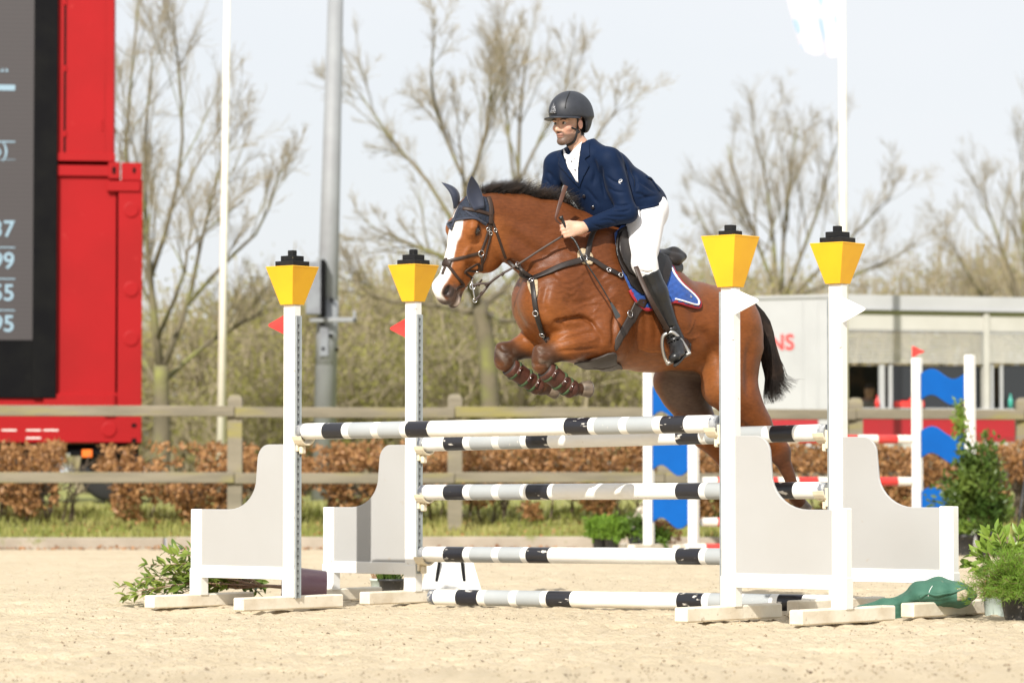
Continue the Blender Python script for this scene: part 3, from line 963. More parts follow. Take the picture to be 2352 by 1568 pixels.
hW = creases(hW, hFc, [
    (_c3((600, 860), (740, 832), (850, 815), (930, 850), (965, 910)), 5, 0.0319),
    (_c3((1095, 1090), (1122, 980), (1118, 880), (1135, 770), (1140, 660)), 7, 0.0232),
    (_c3((1000, 950), (900, 940), (760, 975), (640, 1010)), 4, 0.0101),
    (_c3((1020, 1060), (880, 1075), (720, 1085), (630, 1090)), 4, 0.0087),
    (_c3((930, 880), (1000, 950), (1010, 1040)), 7, 0.0130),
    (_c3((590, 500), (545, 610), (540, 720), (600, 820)), 10, 0.0145),
    (_c3((640, 820), (680, 870), (720, 880)), 6, 0.0145),
    (_c3((960, 400), (1040, 520), (1100, 640)), 14, 0.0145),
    (_c3((700, 640), (820, 700), (960, 700)), 16, 0.0116),
    (_c3((480, 1050), (540, 1080), (600, 1120)), 4, 0.0101), (_c3((440, 1180), (520, 1200), (590, 1180)), 4, 0.0087),
    (_c3((150, 1060), (200, 1100), (270, 1100)), 4, 0.0087),
    (_c1((905, 960), (1000, 1020), (1090, 1090)), 6, 0.0203),
    (_c1((860, 620), (1000, 740), (1200, 880), (1420, 960)), 14, 0.0145), (_c1((900, 820), (1050, 930), (1250, 1000)), 9, -0.0087),
    (_c1((820, 470), (1000, 560), (1250, 640), (1500, 700)), 14, 0.0087),
    (_c1((560, 800), (500, 880), (470, 960)), 4, -0.0072), (_c1((520, 790), (600, 800), (650, 770)), 4, 0.0072), (_c1((520, 650), (590, 630), (650, 665)), 4, -0.0072),
    (_c1((480, 1010), (560, 1000), (640, 1040)), 6, 0.0087), (_c1((300, 1190), (380, 1200), (420, 1260)), 5, 0.0072), (_c1((420, 1330), (470, 1290), (520, 1270)), 3, 0.0116),
    ([(1612, 745), (1632, 790), (1648, 840)], 14, 0.0290), ([(1585, 690), (1600, 740), (1600, 800)], 16, 0.0145),
    ([(1725, 770), (1718, 850), (1722, 930)], 9, 0.0145), ([(1700, 965), (1735, 1000), (1770, 1030)], 6, 0.0145), ([(1775, 1000), (1782, 1030), (1788, 1070)], 4, 0.0087)] +
    [([(1455 + 22 * i, 690 + 8 * i), (1462 + 22 * i, 740 + 8 * i), (1458 + 22 * i, 800 + 4 * i)], 6, 0.0045) for i in range(6)] +
    [(_c3((1180, 560), (1100, 640), (1010, 690), (900, 690), (800, 740)), 1.6, -0.0058), (_c3((1010, 690), (960, 760), (900, 790)), 1.4, -0.0043), (_c3((1500, 1000), (1620, 960), (1760, 990), (1860, 960)), 1.6, -0.0043),
     (_c3((1300, 1060), (1420, 1100), (1560, 1090), (1700, 1130)), 1.6, -0.0051), (_c3((1800, 800), (1760, 900), (1700, 960)), 1.5, -0.0043), (_c3((1000, 960), (940, 1000), (820, 1020), (700, 1050)), 1.5, -0.0058), (_c1((700, 800), (640, 960), (560, 1040)), 1.3, -0.0043)], 20.45)
horse_base = V3(HO[0], HO[1], 0.0)
horse = thing('horse', 'bay show jumping horse with white blaze, in mid leap over the striped oxer', 'horse', horse_base)
M_coat = pbr('bay_coat', (0.2, 0.08, 0.03), 0.40, (1, 1, 1), 60, 0.78, 1.18, bump=0.45, bs=170, bd=0.004, spec=0.22, attr='coat', stretch=(0.55, 0.55, 1.5))
h_body = part('body', (hW, hFc), M_coat, horse, smooth=True)
h_bvh = bvh_of(hW, hFc)
# ---- coat colours: bay body, black lower legs, dark muzzle, white blaze
def coat_colors():
    W = hW; n = len(W); L = hV
    c = np.tile(np.array((0.205, 0.066, 0.0165)), (n, 1))
    def blend(col, w):
        w = np.clip(w, 0, 1)[:, None]
        c[:] = c * (1 - w) + np.array(col) * w
    def nz(sc, seed):
        return vnoise(L[:, 0] * sc + 50, L[:, 2] * sc + L[:, 1] * sc * 0.7 + 50, seed)
    def dist_seg(a, b):
        ab = b - a; t = np.clip(((L - a) @ ab) / (ab @ ab), 0, 1)
        return np.linalg.norm(L - a - t[:, None] * ab, axis=1), t
    blend((0.125, 0.036, 0.010), sstep(0.35, 0.75, nz(2.6, 11)) * 0.7)
    # darker back, neck and croup top
    blend((0.095, 0.029, 0.010), sstep(0.05, 0.4, L[:, 2] - (1.62 - 0.0 * L[:, 0])) * 0.62 * sstep(-0.6, 0.1, L[:, 0]))
    # paler belly and flanks, grey groin
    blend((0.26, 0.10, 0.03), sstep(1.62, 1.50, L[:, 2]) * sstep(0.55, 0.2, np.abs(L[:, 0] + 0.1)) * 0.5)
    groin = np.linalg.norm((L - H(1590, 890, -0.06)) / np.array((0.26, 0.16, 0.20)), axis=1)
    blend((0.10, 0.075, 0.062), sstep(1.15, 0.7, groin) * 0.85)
    # black points
    for s, a, b in ((1, (1246, 818), (1316, 893)), (-1, (1160, 812), (1241, 888))):
        d, t = dist_seg(H(*a, s * 0.18), H(*b, s * 0.17))
        m = d < 0.12
        blend((0.042, 0.022, 0.014), m * sstep(0.13, 0.062, d) * (0.78 + 0.22 * nz(24, 15)))
    for s, a, b in ((1, (1800, 1055), (1838, 1156)), (-1, (1690, 1095), (1736, 1200))):
        d, t = dist_seg(H(*a, s * 0.15), H(*b, s * 0.14))
        blend((0.06, 0.026, 0.016), sstep(0.13, 0.07, d) * 0.75)
    for s, kpt in ((1, (1240, 826)), (-1, (1156, 818))):
        dk = np.linalg.norm(L - H(*kpt, s * 0.185), axis=1)
        blend((0.13, 0.10, 0.078), sstep(0.10, 0.05, dk) * sstep(0.58, 0.75, nz(34, 16)) * 0.6)
    # head
    q = W - PO
    a = q @ A0; d = q @ HD_D; s = q @ HD_S
    hm = (a > 0.0) & (a < 0.75) & (np.abs(s) < 0.16) & (d > -0.36) & (d < 0.1)
    blend((0.25, 0.082, 0.021), hm * sstep(0.0, 0.14, a) * sstep(-0.38, -0.27, d) * sstep(0.17, 0.12, np.abs(s)) * 0.8)
    wv = 0.012 * (nz(22, 5) - 0.5)
    halfw = np.interp(a, (0.06, 0.14, 0.20, 0.28, 0.36, 0.44, 0.50, 0.56, 0.60), (0.02, 0.05, 0.056, 0.044, 0.034, 0.036, 0.046, 0.050, 0.038)) + wv
    up = hm & (d > -0.085)
    blend((0.80, 0.77, 0.73), up * sstep(0.008, -0.004, np.abs(s - 0.0) - halfw) * sstep(0.655, 0.61, a) * sstep(0.05, 0.08, a))
    # muzzle: dark skin between the nostrils and mouth, pale lower lip
    muz = hm * sstep(0.50, 0.56, a) * sstep(-0.05, -0.075, d)
    blend((0.10, 0.078, 0.070), muz * 0.85)
    nos = np.minimum(np.linalg.norm(np.stack((a - 0.575, (d + 0.045), np.abs(s) - 0.06), 1), axis=1), 1)
    blend((0.035, 0.026, 0.024), hm * sstep(0.05, 0.032, nos) * 0.95)
    blend((0.05, 0.036, 0.032), hm * sstep(0.61, 0.64, a) * 0.85)
    blend((0.62, 0.52, 0.46), hm * sstep(0.50, 0.53, a) * sstep(-0.135, -0.15, d) * sstep(0.42, 0.6, nz(16, 9)) * 0.8)
    eye = np.linalg.norm(np.stack((a - 0.185, d + 0.083, np.abs(s) - 0.106), 1), axis=1)
    blend((0.03, 0.02, 0.017), hm * sstep(0.042, 0.026, eye) * 0.95)
    # soft dark along the crest where the mane grows
    cr, t = dist_seg(H(1120, 462), H(1350, 512))
    blend((0.05, 0.028, 0.02), sstep(0.07, 0.03, cr) * 0.6)
    return c
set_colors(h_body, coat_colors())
# ================================================================== rider
def W(u, v, l=0.0): return h2w(H(u, v, l))
TF = nrm(V3(-0.66, -0.75, 0)); TL = np.cross(V3(0, 0, 1), TF)           # where the chest faces / the rider's left
RF = nrm(V3(-0.66, -0.74, -0.06)); RL = nrm(np.cross(V3(0, 0, 1), RF)); RU = np.cross(RF, RL)   # head frame
RHC = W(1307, 283, 0.0)
def rh(x, y, z): return RHC + (RF * x + RL * y + RU * z) * 1.04
RHM = np.stack((RF, RL, RU), 1)
neckb = W(1338, 352, 0.0)
shN = neckb + TL * 0.185 + V3(0.015, 0, -0.055); shF = neckb - TL * 0.185 + V3(-0.01, 0, -0.06)
elN = P(1441, 488, shN[1] - 0.05); wrN = P(1336, 523, 19.25)
elF = P(1262, 450, shF[1] + 0.02); wrF = W(1290, 530, -0.20)
hipN = W(1474, 504, 0.12); hipF = W(1458, 500, -0.12)
knN = W(1480, 606, 0.345); knF = W(1440, 606, -0.345)
anN = W(1552, 780, 0.375); anF = W(1520, 780, -0.375)
heN = W(1568, 792, 0.345); toN = W(1549, 821, 0.50)
heF = W(1540, 795, -0.345); toF = W(1500, 812, -0.40)
lum = W(1438, 446, 0.0); tho = W(1382, 402, 0.0); pel = W(1464, 488, 0.0)

def cr(x0, y0, sc): return lambda x, y: ((x0 + x * sc) / 1.27551, (y0 + y * sc) / 1.27551)   # close-up pixel -> picture units
c2 = cr(1500, 240, 500 / 1633); c2_ = cr(1400, 640, 700 / 1960)
def hand(fd, wr, dirx, diry, up, sc=1.0):
    """closed hand: palm, four curled fingers and the thumb on top; diry = back of the hand"""
    dx = nrm(dirx); dy = nrm(diry - dx * (diry @ dx)); dz = np.cross(dx, dy)
    if dz @ up < 0: dz = -dz
    p = lambda x, y, z: wr + (dx * x + dy * y + dz * z) * sc
    fd.cone(p(-0.03, 0, 0), p(0.02, 0, 0), 0.027, 0.026, 0.02, dy, 0.8, 0.75)
    fd.cone(p(0.02, 0, 0.014), p(0.078, 0.004, 0.020), 0.024, 0.024, 0.02, dy, 0.62, 0.6)
    fd.cone(p(0.02, 0, -0.012), p(0.072, 0.002, -0.022), 0.024, 0.023, 0.02, dy, 0.62, 0.6)
    for z, r, x0 in ((0.034, 0.0105, 0.086), (0.012, 0.0108, 0.090), (-0.011, 0.0102, 0.087), (-0.032, 0.0092, 0.080)):
        k0 = p(x0, 0.008, z); k1 = p(x0 + 0.030, -0.002, z * 0.98); k2 = p(x0 + 0.028, -0.032, z * 0.95); k3 = p(x0 + 0.002, -0.040, z * 0.92)
        fd.cone(p(x0 - 0.02, 0.004, z * 0.95), k0, r, r * 1.05, 0.010)
        fd.cone(k0, k1, r * 1.05, r * 0.98, 0.006)
        fd.cone(k1, k2, r, r * 0.92, 0.005)
        fd.cone(k2, k3, r * 0.92, r * 0.85, 0.005)
    t0 = p(0.022, -0.008, 0.026); t1 = p(0.062, -0.012, 0.047); t2 = p(0.094, -0.012, 0.052); t3 = p(0.118, -0.016, 0.046)
    fd.cone(t0, t1, 0.017, 0.0135, 0.014); fd.cone(t1, t2, 0.0130, 0.0115, 0.006); fd.cone(t2, t3, 0.0115, 0.0095, 0.006)
    return p

hdx = nrm(P(1297, 531, 19.23) - wrN)
handN = None
def build_body():
    global handN
    fd = Field((0.05, 18.8, 1.42), (1.22, 20.2, 3.14), 0.0055)
    E = lambda x, y, z, rx, ry, rz, k=0.02, op='add': fd.ell(rh(x, y, z), np.array((rx, ry, rz)) * 1.04, RHM, k, op)
    C = lambda a, b, ra, rb, k=0.015: fd.cone(rh(*a), rh(*b), ra, rb, k)
    E(-0.008, 0, 0.045, 0.098, 0.076, 0.092)
    E(0.028, 0, -0.030, 0.062, 0.060, 0.082, 0.03)
    for s in (1, -1):
        C((-0.005, s * 0.048, -0.060), (0.060, s * 0.016, -0.104), 0.024, 0.020, 0.025)
        E(0.060, s * 0.045, -0.028, 0.022, 0.022, 0.020, 0.02)
        E(0.078, s * 0.032, 0.016, 0.016, 0.026, 0.010, 0.012)
        E(0.093, s * 0.031, -0.004, 0.015, 0.016, 0.0075, 0.008, 'sub')
        E(0.094, s * 0.013, -0.046, 0.012, 0.008, 0.008, 0.008)
        fd.ell(rh(-0.006, s * 0.080, -0.012), (0.019, 0.008, 0.031), np.stack((RF * 0.97 + RL * s * 0.25, RL, RU), 1), 0.006)
    E(0.070, 0, -0.106, 0.022, 0.026, 0.018, 0.02)
    C((0.088, 0, 0.004), (0.108, 0, -0.038), 0.0095, 0.0125, 0.012)
    E(0.086, 0, -0.066, 0.014, 0.024, 0.008, 0.008); E(0.083, 0, -0.079, 0.013, 0.021, 0.008, 0.007)
    fd.cone(rh(-0.02, 0, -0.06), neckb + V3(0.01, 0.01, -0.01), 0.056, 0.062, 0.025)
    # trunk
    fd.chain([(neckb + V3(0.01, 0.01, -0.05), 0.075, 1.2), (tho, 0.12, 1.2), (lum, 0.115, 1.15), (pel, 0.12, 1.15)], 0.05, TL)
    for a, b in ((shN, neckb), (shF, neckb)): fd.cone(a, b, 0.05, 0.055, 0.04)
    for sh, el, wr in ((shN, elN, wrN), (shF, elF, wrF)):
        fd.cone(sh, el, 0.056, 0.042, 0.03); fd.cone(el, wr, 0.041, 0.026, 0.02)
    for hp, kn, an, he, to in ((hipN, knN, anN, heN, toN), (hipF, knF, anF, heF, toF)):
        fd.cone(hp, kn, 0.095, 0.062, 0.05); fd.cone(kn, an, 0.055, 0.030, 0.03)
        fd.cone(an, he, 0.028, 0.024, 0.02); fd.cone(he, to, 0.024, 0.02, 0.02)
    handN = hand(fd, wrN, hdx, V3(0.15, -1, 0.1), V3(0, 0, 1), 0.98)
    hand(fd, wrF, nrm(V3(-0.75, -0.6, -0.1)), V3(-0.4, 0.9, 0.1), V3(0, 0, 1), 0.98)
    return fd
bf = build_body()
bV, bF = bf.mesh(); bV = relax(bV, bF, 1, 0.4); del bf
rider_base = V3(W(1470, 700, 0)[0], W(1470, 700, 0)[1], 1.47)
rider = thing('person', 'rider in navy jacket, white breeches, black boots and dark helmet, crouched forward on the horse', 'person', rider_base)
M_skin = pbr('skin', (0.5, 0.3, 0.2), 0.48, (1, 1, 1), 30, 0.9, 1.08, attr='coat', spec=0.35, subs=0.15, bump=0.05, bs=300, bd=0.001)
r_body = part('body', (bV, bF), M_skin, rider, smooth=True)
def skin_colors():
    n = len(bV); c = np.tile(np.array((0.54, 0.33, 0.235)), (n, 1))
    q = (bV - RHC) / 1.04; x = q @ RF; y = q @ RL; z = q @ RU
    def blend(col, w):
        w = np.clip(w, 0, 1)[:, None]; c[:] = c * (1 - w) + np.array(col) * w
    hm = (np.abs(y) < 0.11) & (z > -0.15) & (z < 0.16) & (np.abs(x) < 0.14)
    st = hm * sstep(-0.045, -0.075, z) * sstep(0.0, 0.02, x) * (vnoise(x * 300 + 90, z * 300 + y * 200 + 90, 21) * 0.35 + 0.55)
    blend((0.04, 0.026, 0.02), np.clip(st * 1.25, 0, 0.82))
    mo = hm * sstep(0.008, 0.003, np.abs(z + 0.0575)) * sstep(0.034, 0.022, np.abs(y)) * sstep(0.06, 0.08, x)
    blend((0.05, 0.032, 0.024), mo * 0.75)
    lips = hm * sstep(0.014, 0.010, np.abs(z + 0.0725)) * sstep(0.026, 0.020, np.abs(y)) * sstep(0.075, 0.088, x)
    blend((0.46, 0.22, 0.17), lips * 0.6)
    ml = hm * sstep(0.0030, 0.0012, np.abs(z + 0.0727 + 0.10 * np.maximum(np.abs(y) - 0.008, 0))) * sstep(0.023, 0.018, np.abs(y)) * sstep(0.07, 0.08, x)
    blend((0.10, 0.045, 0.035), ml * 0.9)
    brow = hm * sstep(0.0065, 0.004, np.abs(z - 0.020 + 0.15 * np.abs(np.abs(y) - 0.034))) * sstep(0.012, 0.016, np.abs(y)) * sstep(0.058, 0.050, np.abs(y)) * (x > 0.04)
    blend((0.045, 0.028, 0.02), brow * 0.9)
    ear = hm & (np.abs(y) > 0.072) & (np.abs(x + 0.006) < 0.03)
    blend((0.60, 0.30, 0.23), ear * 0.7)
    chk = hm * sstep(0.04, 0.02, np.linalg.norm(np.stack((x - 0.065, np.abs(y) - 0.045, z + 0.035), 1), axis=1))
    blend((0.60, 0.31, 0.235), chk * 0.6)
    hair = hm * sstep(-0.012, -0.022, x - 0.0) * (z > -0.075) * sstep(-0.085, -0.07, z)
    side = hm * (np.abs(y) > 0.05) * sstep(0.028, 0.018, x) * (z > -0.02) * (x > -0.0)
    blend((0.03, 0.02, 0.014), hair * (~ear) * 0.95)
    # knuckles of the hands a little redder
    dn = np.linalg.norm(bV - (wrN + hdx * 0.1), axis=1)
    blend((0.60, 0.32, 0.23), sstep(0.06, 0.02, dn) * 0.6)
    return c
set_colors(r_body, skin_colors())
M_eyew = pbr('eye_white', (0.40, 0.36, 0.33), 0.25); M_eyed = pbr('eye_dark', (0.02, 0.013, 0.01), 0.08, coat=0.5)
def ball(c, r, n=12, sc=(1, 1, 1)):
    prof = [(max(1e-4, math.sin(math.pi * i / n)), -math.cos(math.pi * i / n)) for i in range(n + 1)]
    v, f = lathe(prof, 16, cap=False); return v * np.asarray(sc) * r + np.asarray(c), f
for s in (1, -1):
    ey = part('eye', ball(rh(0.0765, s * 0.031, -0.003), 0.0125), M_eyew, rider, smooth=True)
    d = nrm(RF * 1.0 + RL * 0.12)
    part('iris', lathe([(0.0001, 0.0022), (0.005, 0.0018), (0.0078, 0.0)], 14, rh(0.0765, s * 0.031, -0.003) + d * 0.0117, d, cap=False), M_eyed, ey, smooth=True)

# ---- breeches
def fmesh(fd, it=2):
    v, f = fd.mesh(); return relax(v, f, it, 0.5), f
fd = Field((0.28, 18.9, 1.92), (1.15, 20.2, 2.75), 0.0065)
for hp, kn in ((hipN, knN), (hipF, knF)):
    fd.cone(hp, kn, 0.112, 0.072, 0.05)
    fd.cone(hp + V3(0.03, 0.0, 0.02), hp * 0.4 + kn * 0.6, 0.11, 0.085, 0.05)
fd.cone(kn, knF, 0.01, 0.01, 0.01)
fd.cone(knN, knN * 0.72 + anN * 0.28, 0.073, 0.062, 0.03); fd.cone(knF, knF * 0.72 + anF * 0.28, 0.073, 0.062, 0.03)
fd.chain([(lum + V3(0.0, 0, 0), 0.125, 1.15), (pel + V3(0.005, 0, 0), 0.15, 1.15)], 0.05, TL)
fd.ell(W(1484, 480, 0.06), (0.13, 0.13, 0.12), k=0.05)
brV0 = None
M_breech = pbr('white_breeches', (0.78, 0.77, 0.77), 0.75, (0.70, 0.69, 0.70), 9, 0.5, 0.8, bump=0.12, bs=22, bd=0.01, sheen=0.2, col3=(0.42, 0.34, 0.27), vs3=70, lo3=0.76, hi3=0.80)
brV, brF = fmesh(fd)
brV = creases(brV, brF, [([c2_(*p) for p in q], w, d) for q, w, d in ((((1330, 430), (1390, 445), (1450, 430)), 2.2, 0.008), (((1345, 460), (1400, 470), (1460, 452)), 2.2, 0.007), (((1290, 300), (1340, 330), (1400, 330)), 2.5, 0.006), (((1260, 100), (1300, 200), (1290, 300)), 5, 0.008), (((1420, 60), (1400, 180), (1440, 300)), 4, 0.006))])
breech = part('breeches', (brV, brF), M_breech, rider, smooth=True)

# ---- boots
M_boot = pbr('black_leather', (0.007, 0.007, 0.008), 0.32, (0.013, 0.013, 0.013), 14, 0.4, 0.7, bump=0.12, bs=26, bd=0.008, col3=(0.30, 0.24, 0.18), vs3=60, lo3=0.73, hi3=0.78)
M_sole = pbr('boot_sole', (0.02, 0.018, 0.016), 0.8)
for kn, an, he, to in ((knN, anN, heN, toN), (knF, anF, heF, toF)):
    lo = np.minimum.reduce((kn, an, he, to)) - 0.14; hi = np.maximum.reduce((kn, an, he, to)) + 0.14
    fd = Field(lo, hi, 0.0055)
    ax = nrm(an - kn); top = kn + ax * 0.055
    fd.cone(top, kn * 0.62 + an * 0.38, 0.071, 0.066, 0.02)
    fd.cone(kn * 0.62 + an * 0.38, kn * 0.1 + an * 0.9, 0.066, 0.046, 0.03)
    fd.cone(kn * 0.1 + an * 0.9, an, 0.046, 0.047, 0.02)
    fd.cone(an, he, 0.046, 0.036, 0.02)
    fd.cone(an + (to - he) * 0.1, he * 0.35 + to * 0.65, 0.044, 0.037, 0.03)
    fd.cone(he, to, 0.036, 0.031, 0.03, nrm(np.cross(to - he, an - he)), 1.0, 1.25)
    fd.cut(top + ax * -0.0, -ax, 0.006, lo, hi)
    # folds at the ankle
    for i, t in enumerate((0.80, 0.86, 0.92, 0.98)):
        c = kn * (1 - t) + an * t
        fd.ell(c + nrm(to - he) * 0.062, (0.05, 0.05, 0.0025), np.stack((nrm(np.cross(ax, RL)), nrm(np.cross(ax, nrm(np.cross(ax, RL)))), nrm(ax + 0.3 * nrm(to - he))), 1), 0.008, 'sub')
    sd = nrm(np.cross(to - he, an - he)); dn = nrm(np.cross(sd, to - he))
    if dn @ (an - he) > 0: dn = -dn
    v, f = fmesh(fd, 1)
    bo = part('boot', (v, f), M_boot, rider, smooth=True)
    out = []
    for i in range(20):
        a = 2 * math.pi * i / 20
        out.append((0.055 + 0.135 * math.cos(a) * 1.0, (0.036 + 0.008 * math.cos(a)) * math.sin(a)))
    L_ = np.linalg.norm(to - he)
    part('sole', prism([(q[0] * L_ / 0.15, q[1]) for q in out], he + dn * 0.036, nrm(to - he), sd, 0.009, 0.002), M_sole, bo)
    part('heel', box(he + dn * 0.046 - nrm(to - he) * 0.004, (0.05, 0.05, 0.016), 0.004, np.stack((nrm(to - he), sd, dn), 1)), M_sole, bo)

# ---- jacket
jf = Field((0.02, 18.95, 2.12), (1.22, 20.2, 2.90), 0.006)
jf.chain([(neckb + V3(0.012, 0, -0.045), 0.105, 1.30), (tho + V3(0.0, 0, 0.0), 0.155, 1.22), (lum, 0.15, 1.15), (W(1466, 470, 0), 0.16, 1.10)], 0.05, TL)
jf.cone(neckb + V3(0.03, 0, -0.01), neckb + V3(0.02, 0, 0.03), 0.078, 0.068, 0.02)
for sh in (shN, shF): jf.cone(sh, neckb + V3(0.02, 0, 0.0), 0.073, 0.075, 0.05)
jf.cone(shN, elN, 0.074, 0.058, 0.035); jf.cone(elN, elN * 0.12 + wrN * 0.88, 0.058, 0.040, 0.03)
jf.cone(shF, elF, 0.074, 0.058, 0.035); jf.cone(elF, elF * 0.12 + wrF * 0.88, 0.058, 0.040, 0.03)
jf.cone(W(1350, 415, 0.02), W(1405, 485, 0.06), 0.115, 0.13, 0.06)
jf.cone(W(1330, 405, -0.03), W(1375, 470, 0.0), 0.10, 0.11, 0.06)
# skirts of the jacket over the seat
jf.cone(W(1448, 455, 0.08), W(1468, 475, 0.10), 0.15, 0.135, 0.05)
jf.cone(W(1468, 448, 0.0), W(1492, 462, 0.05), 0.10, 0.08, 0.05)
# hem: open below
d0 = W(1438, 530, 0.2); d1 = W(1529, 470, 0.2)
hn = nrm(np.cross(d1 - d0, ray(1480, 500)));  hn = hn if hn[2] < 0 else -hn
jf.cut(d0, hn, 0.01, (0.42, 18.85, 2.0), (1.3, 20, 2.9))
# neck opening
jf.cone(neckb + V3(-0.02, -0.02, 0.0), neckb + V3(0.0, 0, 0.12), 0.060, 0.072, 0.008, op='sub')
wd = nrm(wrN - elN)
jf.cut(elN * 0.03 + wrN * 0.97, wd, 0.004, wrN - 0.09, wrN + 0.09)
# soft folds
def fold(a, b, r, op='sub', k=0.03):
    jf.cone(a, b, r, r * 0.6, k, op=op)
jV, jF_ = fmesh(jf, 2)
def wrinkle(V, F, amp, scale, seed, axis=None):
    """gentle cloth unevenness along the surface normals"""
    e1 = V[F[:, 1]] - V[F[:, 0]]; e2 = V[F[:, 2]] - V[F[:, 0]]
    fn = np.cross(e1, e2); N = np.zeros_like(V)
    for k in range(4):
        for c in range(3): N[:, c] += np.bincount(F[:, k], fn[:, c], len(V))
    N /= (np.linalg.norm(N, axis=1, keepdims=True) + 1e-12)
    q = V * scale
    a = vnoise(q[:, 0] + 40 + 0.6 * q[:, 1], q[:, 2] + 40 - 0.5 * q[:, 0], seed) + 0.5 * vnoise(2.3 * q[:, 1] + 1.2 * q[:, 0] + 40, 2.3 * q[:, 2] + 40, seed + 1) - 0.75
    return V + N * (amp * a)[:, None]
jV = creases(jV, jF_, [([c2(*p) for p in q], w, d) for q, w, d in (
    (((945, 1175), (1050, 1182), (1150, 1168)), 2.2, 0.010), (((930, 1225), (1050, 1240), (1140, 1225)), 2.4, 0.010), (((880, 1275), (990, 1290), (1110, 1290)), 2.6, 0.009), (((820, 1330), (930, 1320), (1010, 1350)), 2.4, 0.007),
    (((760, 1360), (860, 1400), (900, 1440)), 2.2, 0.007), (((890, 890), (980, 955), (1100, 965)), 3.0, 0.008), (((900, 1000), (990, 1050), (1110, 1060)), 3.0, 0.006), (((1130, 820), (1190, 930), (1180, 1060)), 4, 0.014),
    (((1180, 915), (1290, 990), (1400, 1060)), 4, 0.010), (((1150, 1060), (1250, 1080), (1330, 1130)), 3.5, 0.010), (((1200, 1130), (1300, 1100), (1420, 1080)), 3, 0.007), (((1080, 740), (1125, 900), (1150, 1100)), 3, 0.012),
    (((760, 700), (800, 850), (770, 1000)), 5, 0.010), (((850, 800), (860, 950), (900, 1120)), 4, 0.014), (((690, 1000), (760, 1080), (840, 1180)), 4, 0.008), (((330, 850), (380, 900), (420, 980)), 4, 0.008), (((300, 920), (350, 960), (390, 1020)), 3, 0.006), (((1000, 640), (1060, 760), (1100, 860)), 4, 0.006))])
jV = wrinkle(jV, jF_, 0.006, np.array((5.3, 6.1, 7.7)), 31)
M_jacket = pbr('navy_cloth', (0.0036, 0.0115, 0.036), 0.65, (0.0042, 0.013, 0.040), 40, 0.4, 0.7, bump=0.10, bs=34, bd=0.006, sheen=0.03, spec=0.1)
jacket = part('jacket', (jV, jF_), M_jacket, rider, smooth=True)
j_bvh = bvh_of(jV, jF_)

from mathutils.geometry import delaunay_2d_cdt
def cast(bvh, u, v, Yfall=None):
    d = Vector(ray(u, v)).normalized()
    h, n, i, t = bvh.ray_cast(Vector(CAM), d)
    if h is None:
        p = Vector(P(u, v, Yfall)) if Yfall else None
        if p is None: return None, None
        h, n, i, t = bvh.find_nearest(p)
    if n.dot(d) > 0: n = -n
    return np.array(h), np.array(n)

def patch(outline, bvh, th=0.003, off=0.001, step=5.0, Y=19.35, smooth_n=1, fn=None):
    """a sheet of cloth or leather whose outline is given on the picture, laid on the surface under it"""
    pts = [np.array(p, float) for p in outline]; n0 = len(pts)
    ring = []
    for i in range(n0):
        a, b = pts[i], pts[(i + 1) % n0]; m = max(1, int(np.linalg.norm(b - a) / step))
        for k in range(m): ring.append(a + (b - a) * k / m)
    nr = len(ring)
    lo = np.min(ring, 0); hi = np.max(ring, 0)
    ins = []
    for x in np.arange(lo[0], hi[0], step):
        for y in np.arange(lo[1], hi[1], step):
            ins.append((x + (step / 2 if int(y / step) % 2 else 0), y))
    allp = [Vector(p) for p in ring] + [Vector(p) for p in ins]
    ed = [(i, (i + 1) % nr) for i in range(nr)]
    vo, eo, fo, *_ = delaunay_2d_cdt(allp, ed, [], 1, 0.4)
    P2 = [np.array(v[:]) for v in vo]
    hit = [cast(bvh, p[0], p[1], Y) for p in P2]
    X = np.array([h[0] for h in hit]); N = np.array([h[1] for h in hit])
    nb = [set() for _ in P2]
    for f in fo:
        for a in f:
            for b in f:
                if a != b: nb[a].add(b)
    for _ in range(smooth_n):
        N = np.array([nrm(N[i] + sum(N[j] for j in nb[i])) for i in range(len(P2))])
        X = np.array([0.5 * X[i] + 0.5 * np.mean([X[j] for j in nb[i]] or [X[i]], axis=0) for i in range(len(P2))])
    extra = np.array([fn(p) for p in P2]) if fn is not None else 0.0
    n = len(P2)
    top = X + N * (off + th + extra)[:, None] if fn is not None else X + N * (off + th)
    bot = X + N * off
    Fs = []
    cnt = {}
    for f in fo:
        f = list(f)
        a = np.cross(X[f[1]] - X[f[0]], X[f[2]] - X[f[0]])
        if a @ N[f[0]] < 0: f = f[::-1]
        Fs.append(tuple(f)); Fs.append(tuple(i + n for i in f[::-1]))
        for i in range(len(f)):
            e = (f[i], f[(i + 1) % len(f)])
            if (e[1], e[0]) in cnt: del cnt[(e[1], e[0])]
            else: cnt[e] = 1
    for a, b in cnt: Fs.append((a, a + n, b + n, b))
    return np.vstack((top, bot)), Fs

def strap(path, bvh, w, th=0.004, off=0.0005, n=30, Y=19.35, sm=2):
    pp = smooth_path(np.array(path, float), n)
    hit = [cast(bvh, p[0], p[1], Y) for p in pp]
    X = np.array([h[0] for h in hit]); N = np.array([h[1] for h in hit])
    for _ in range(sm):
        X[1:-1] = 0.25 * X[:-2] + 0.5 * X[1:-1] + 0.25 * X[2:]
        N[1:-1] = 0.25 * N[:-2] + 0.5 * N[1:-1] + 0.25 * N[2:]
    N /= np.linalg.norm(N, axis=1, keepdims=True)
    return ribbon(X + N * off, N, w, th)

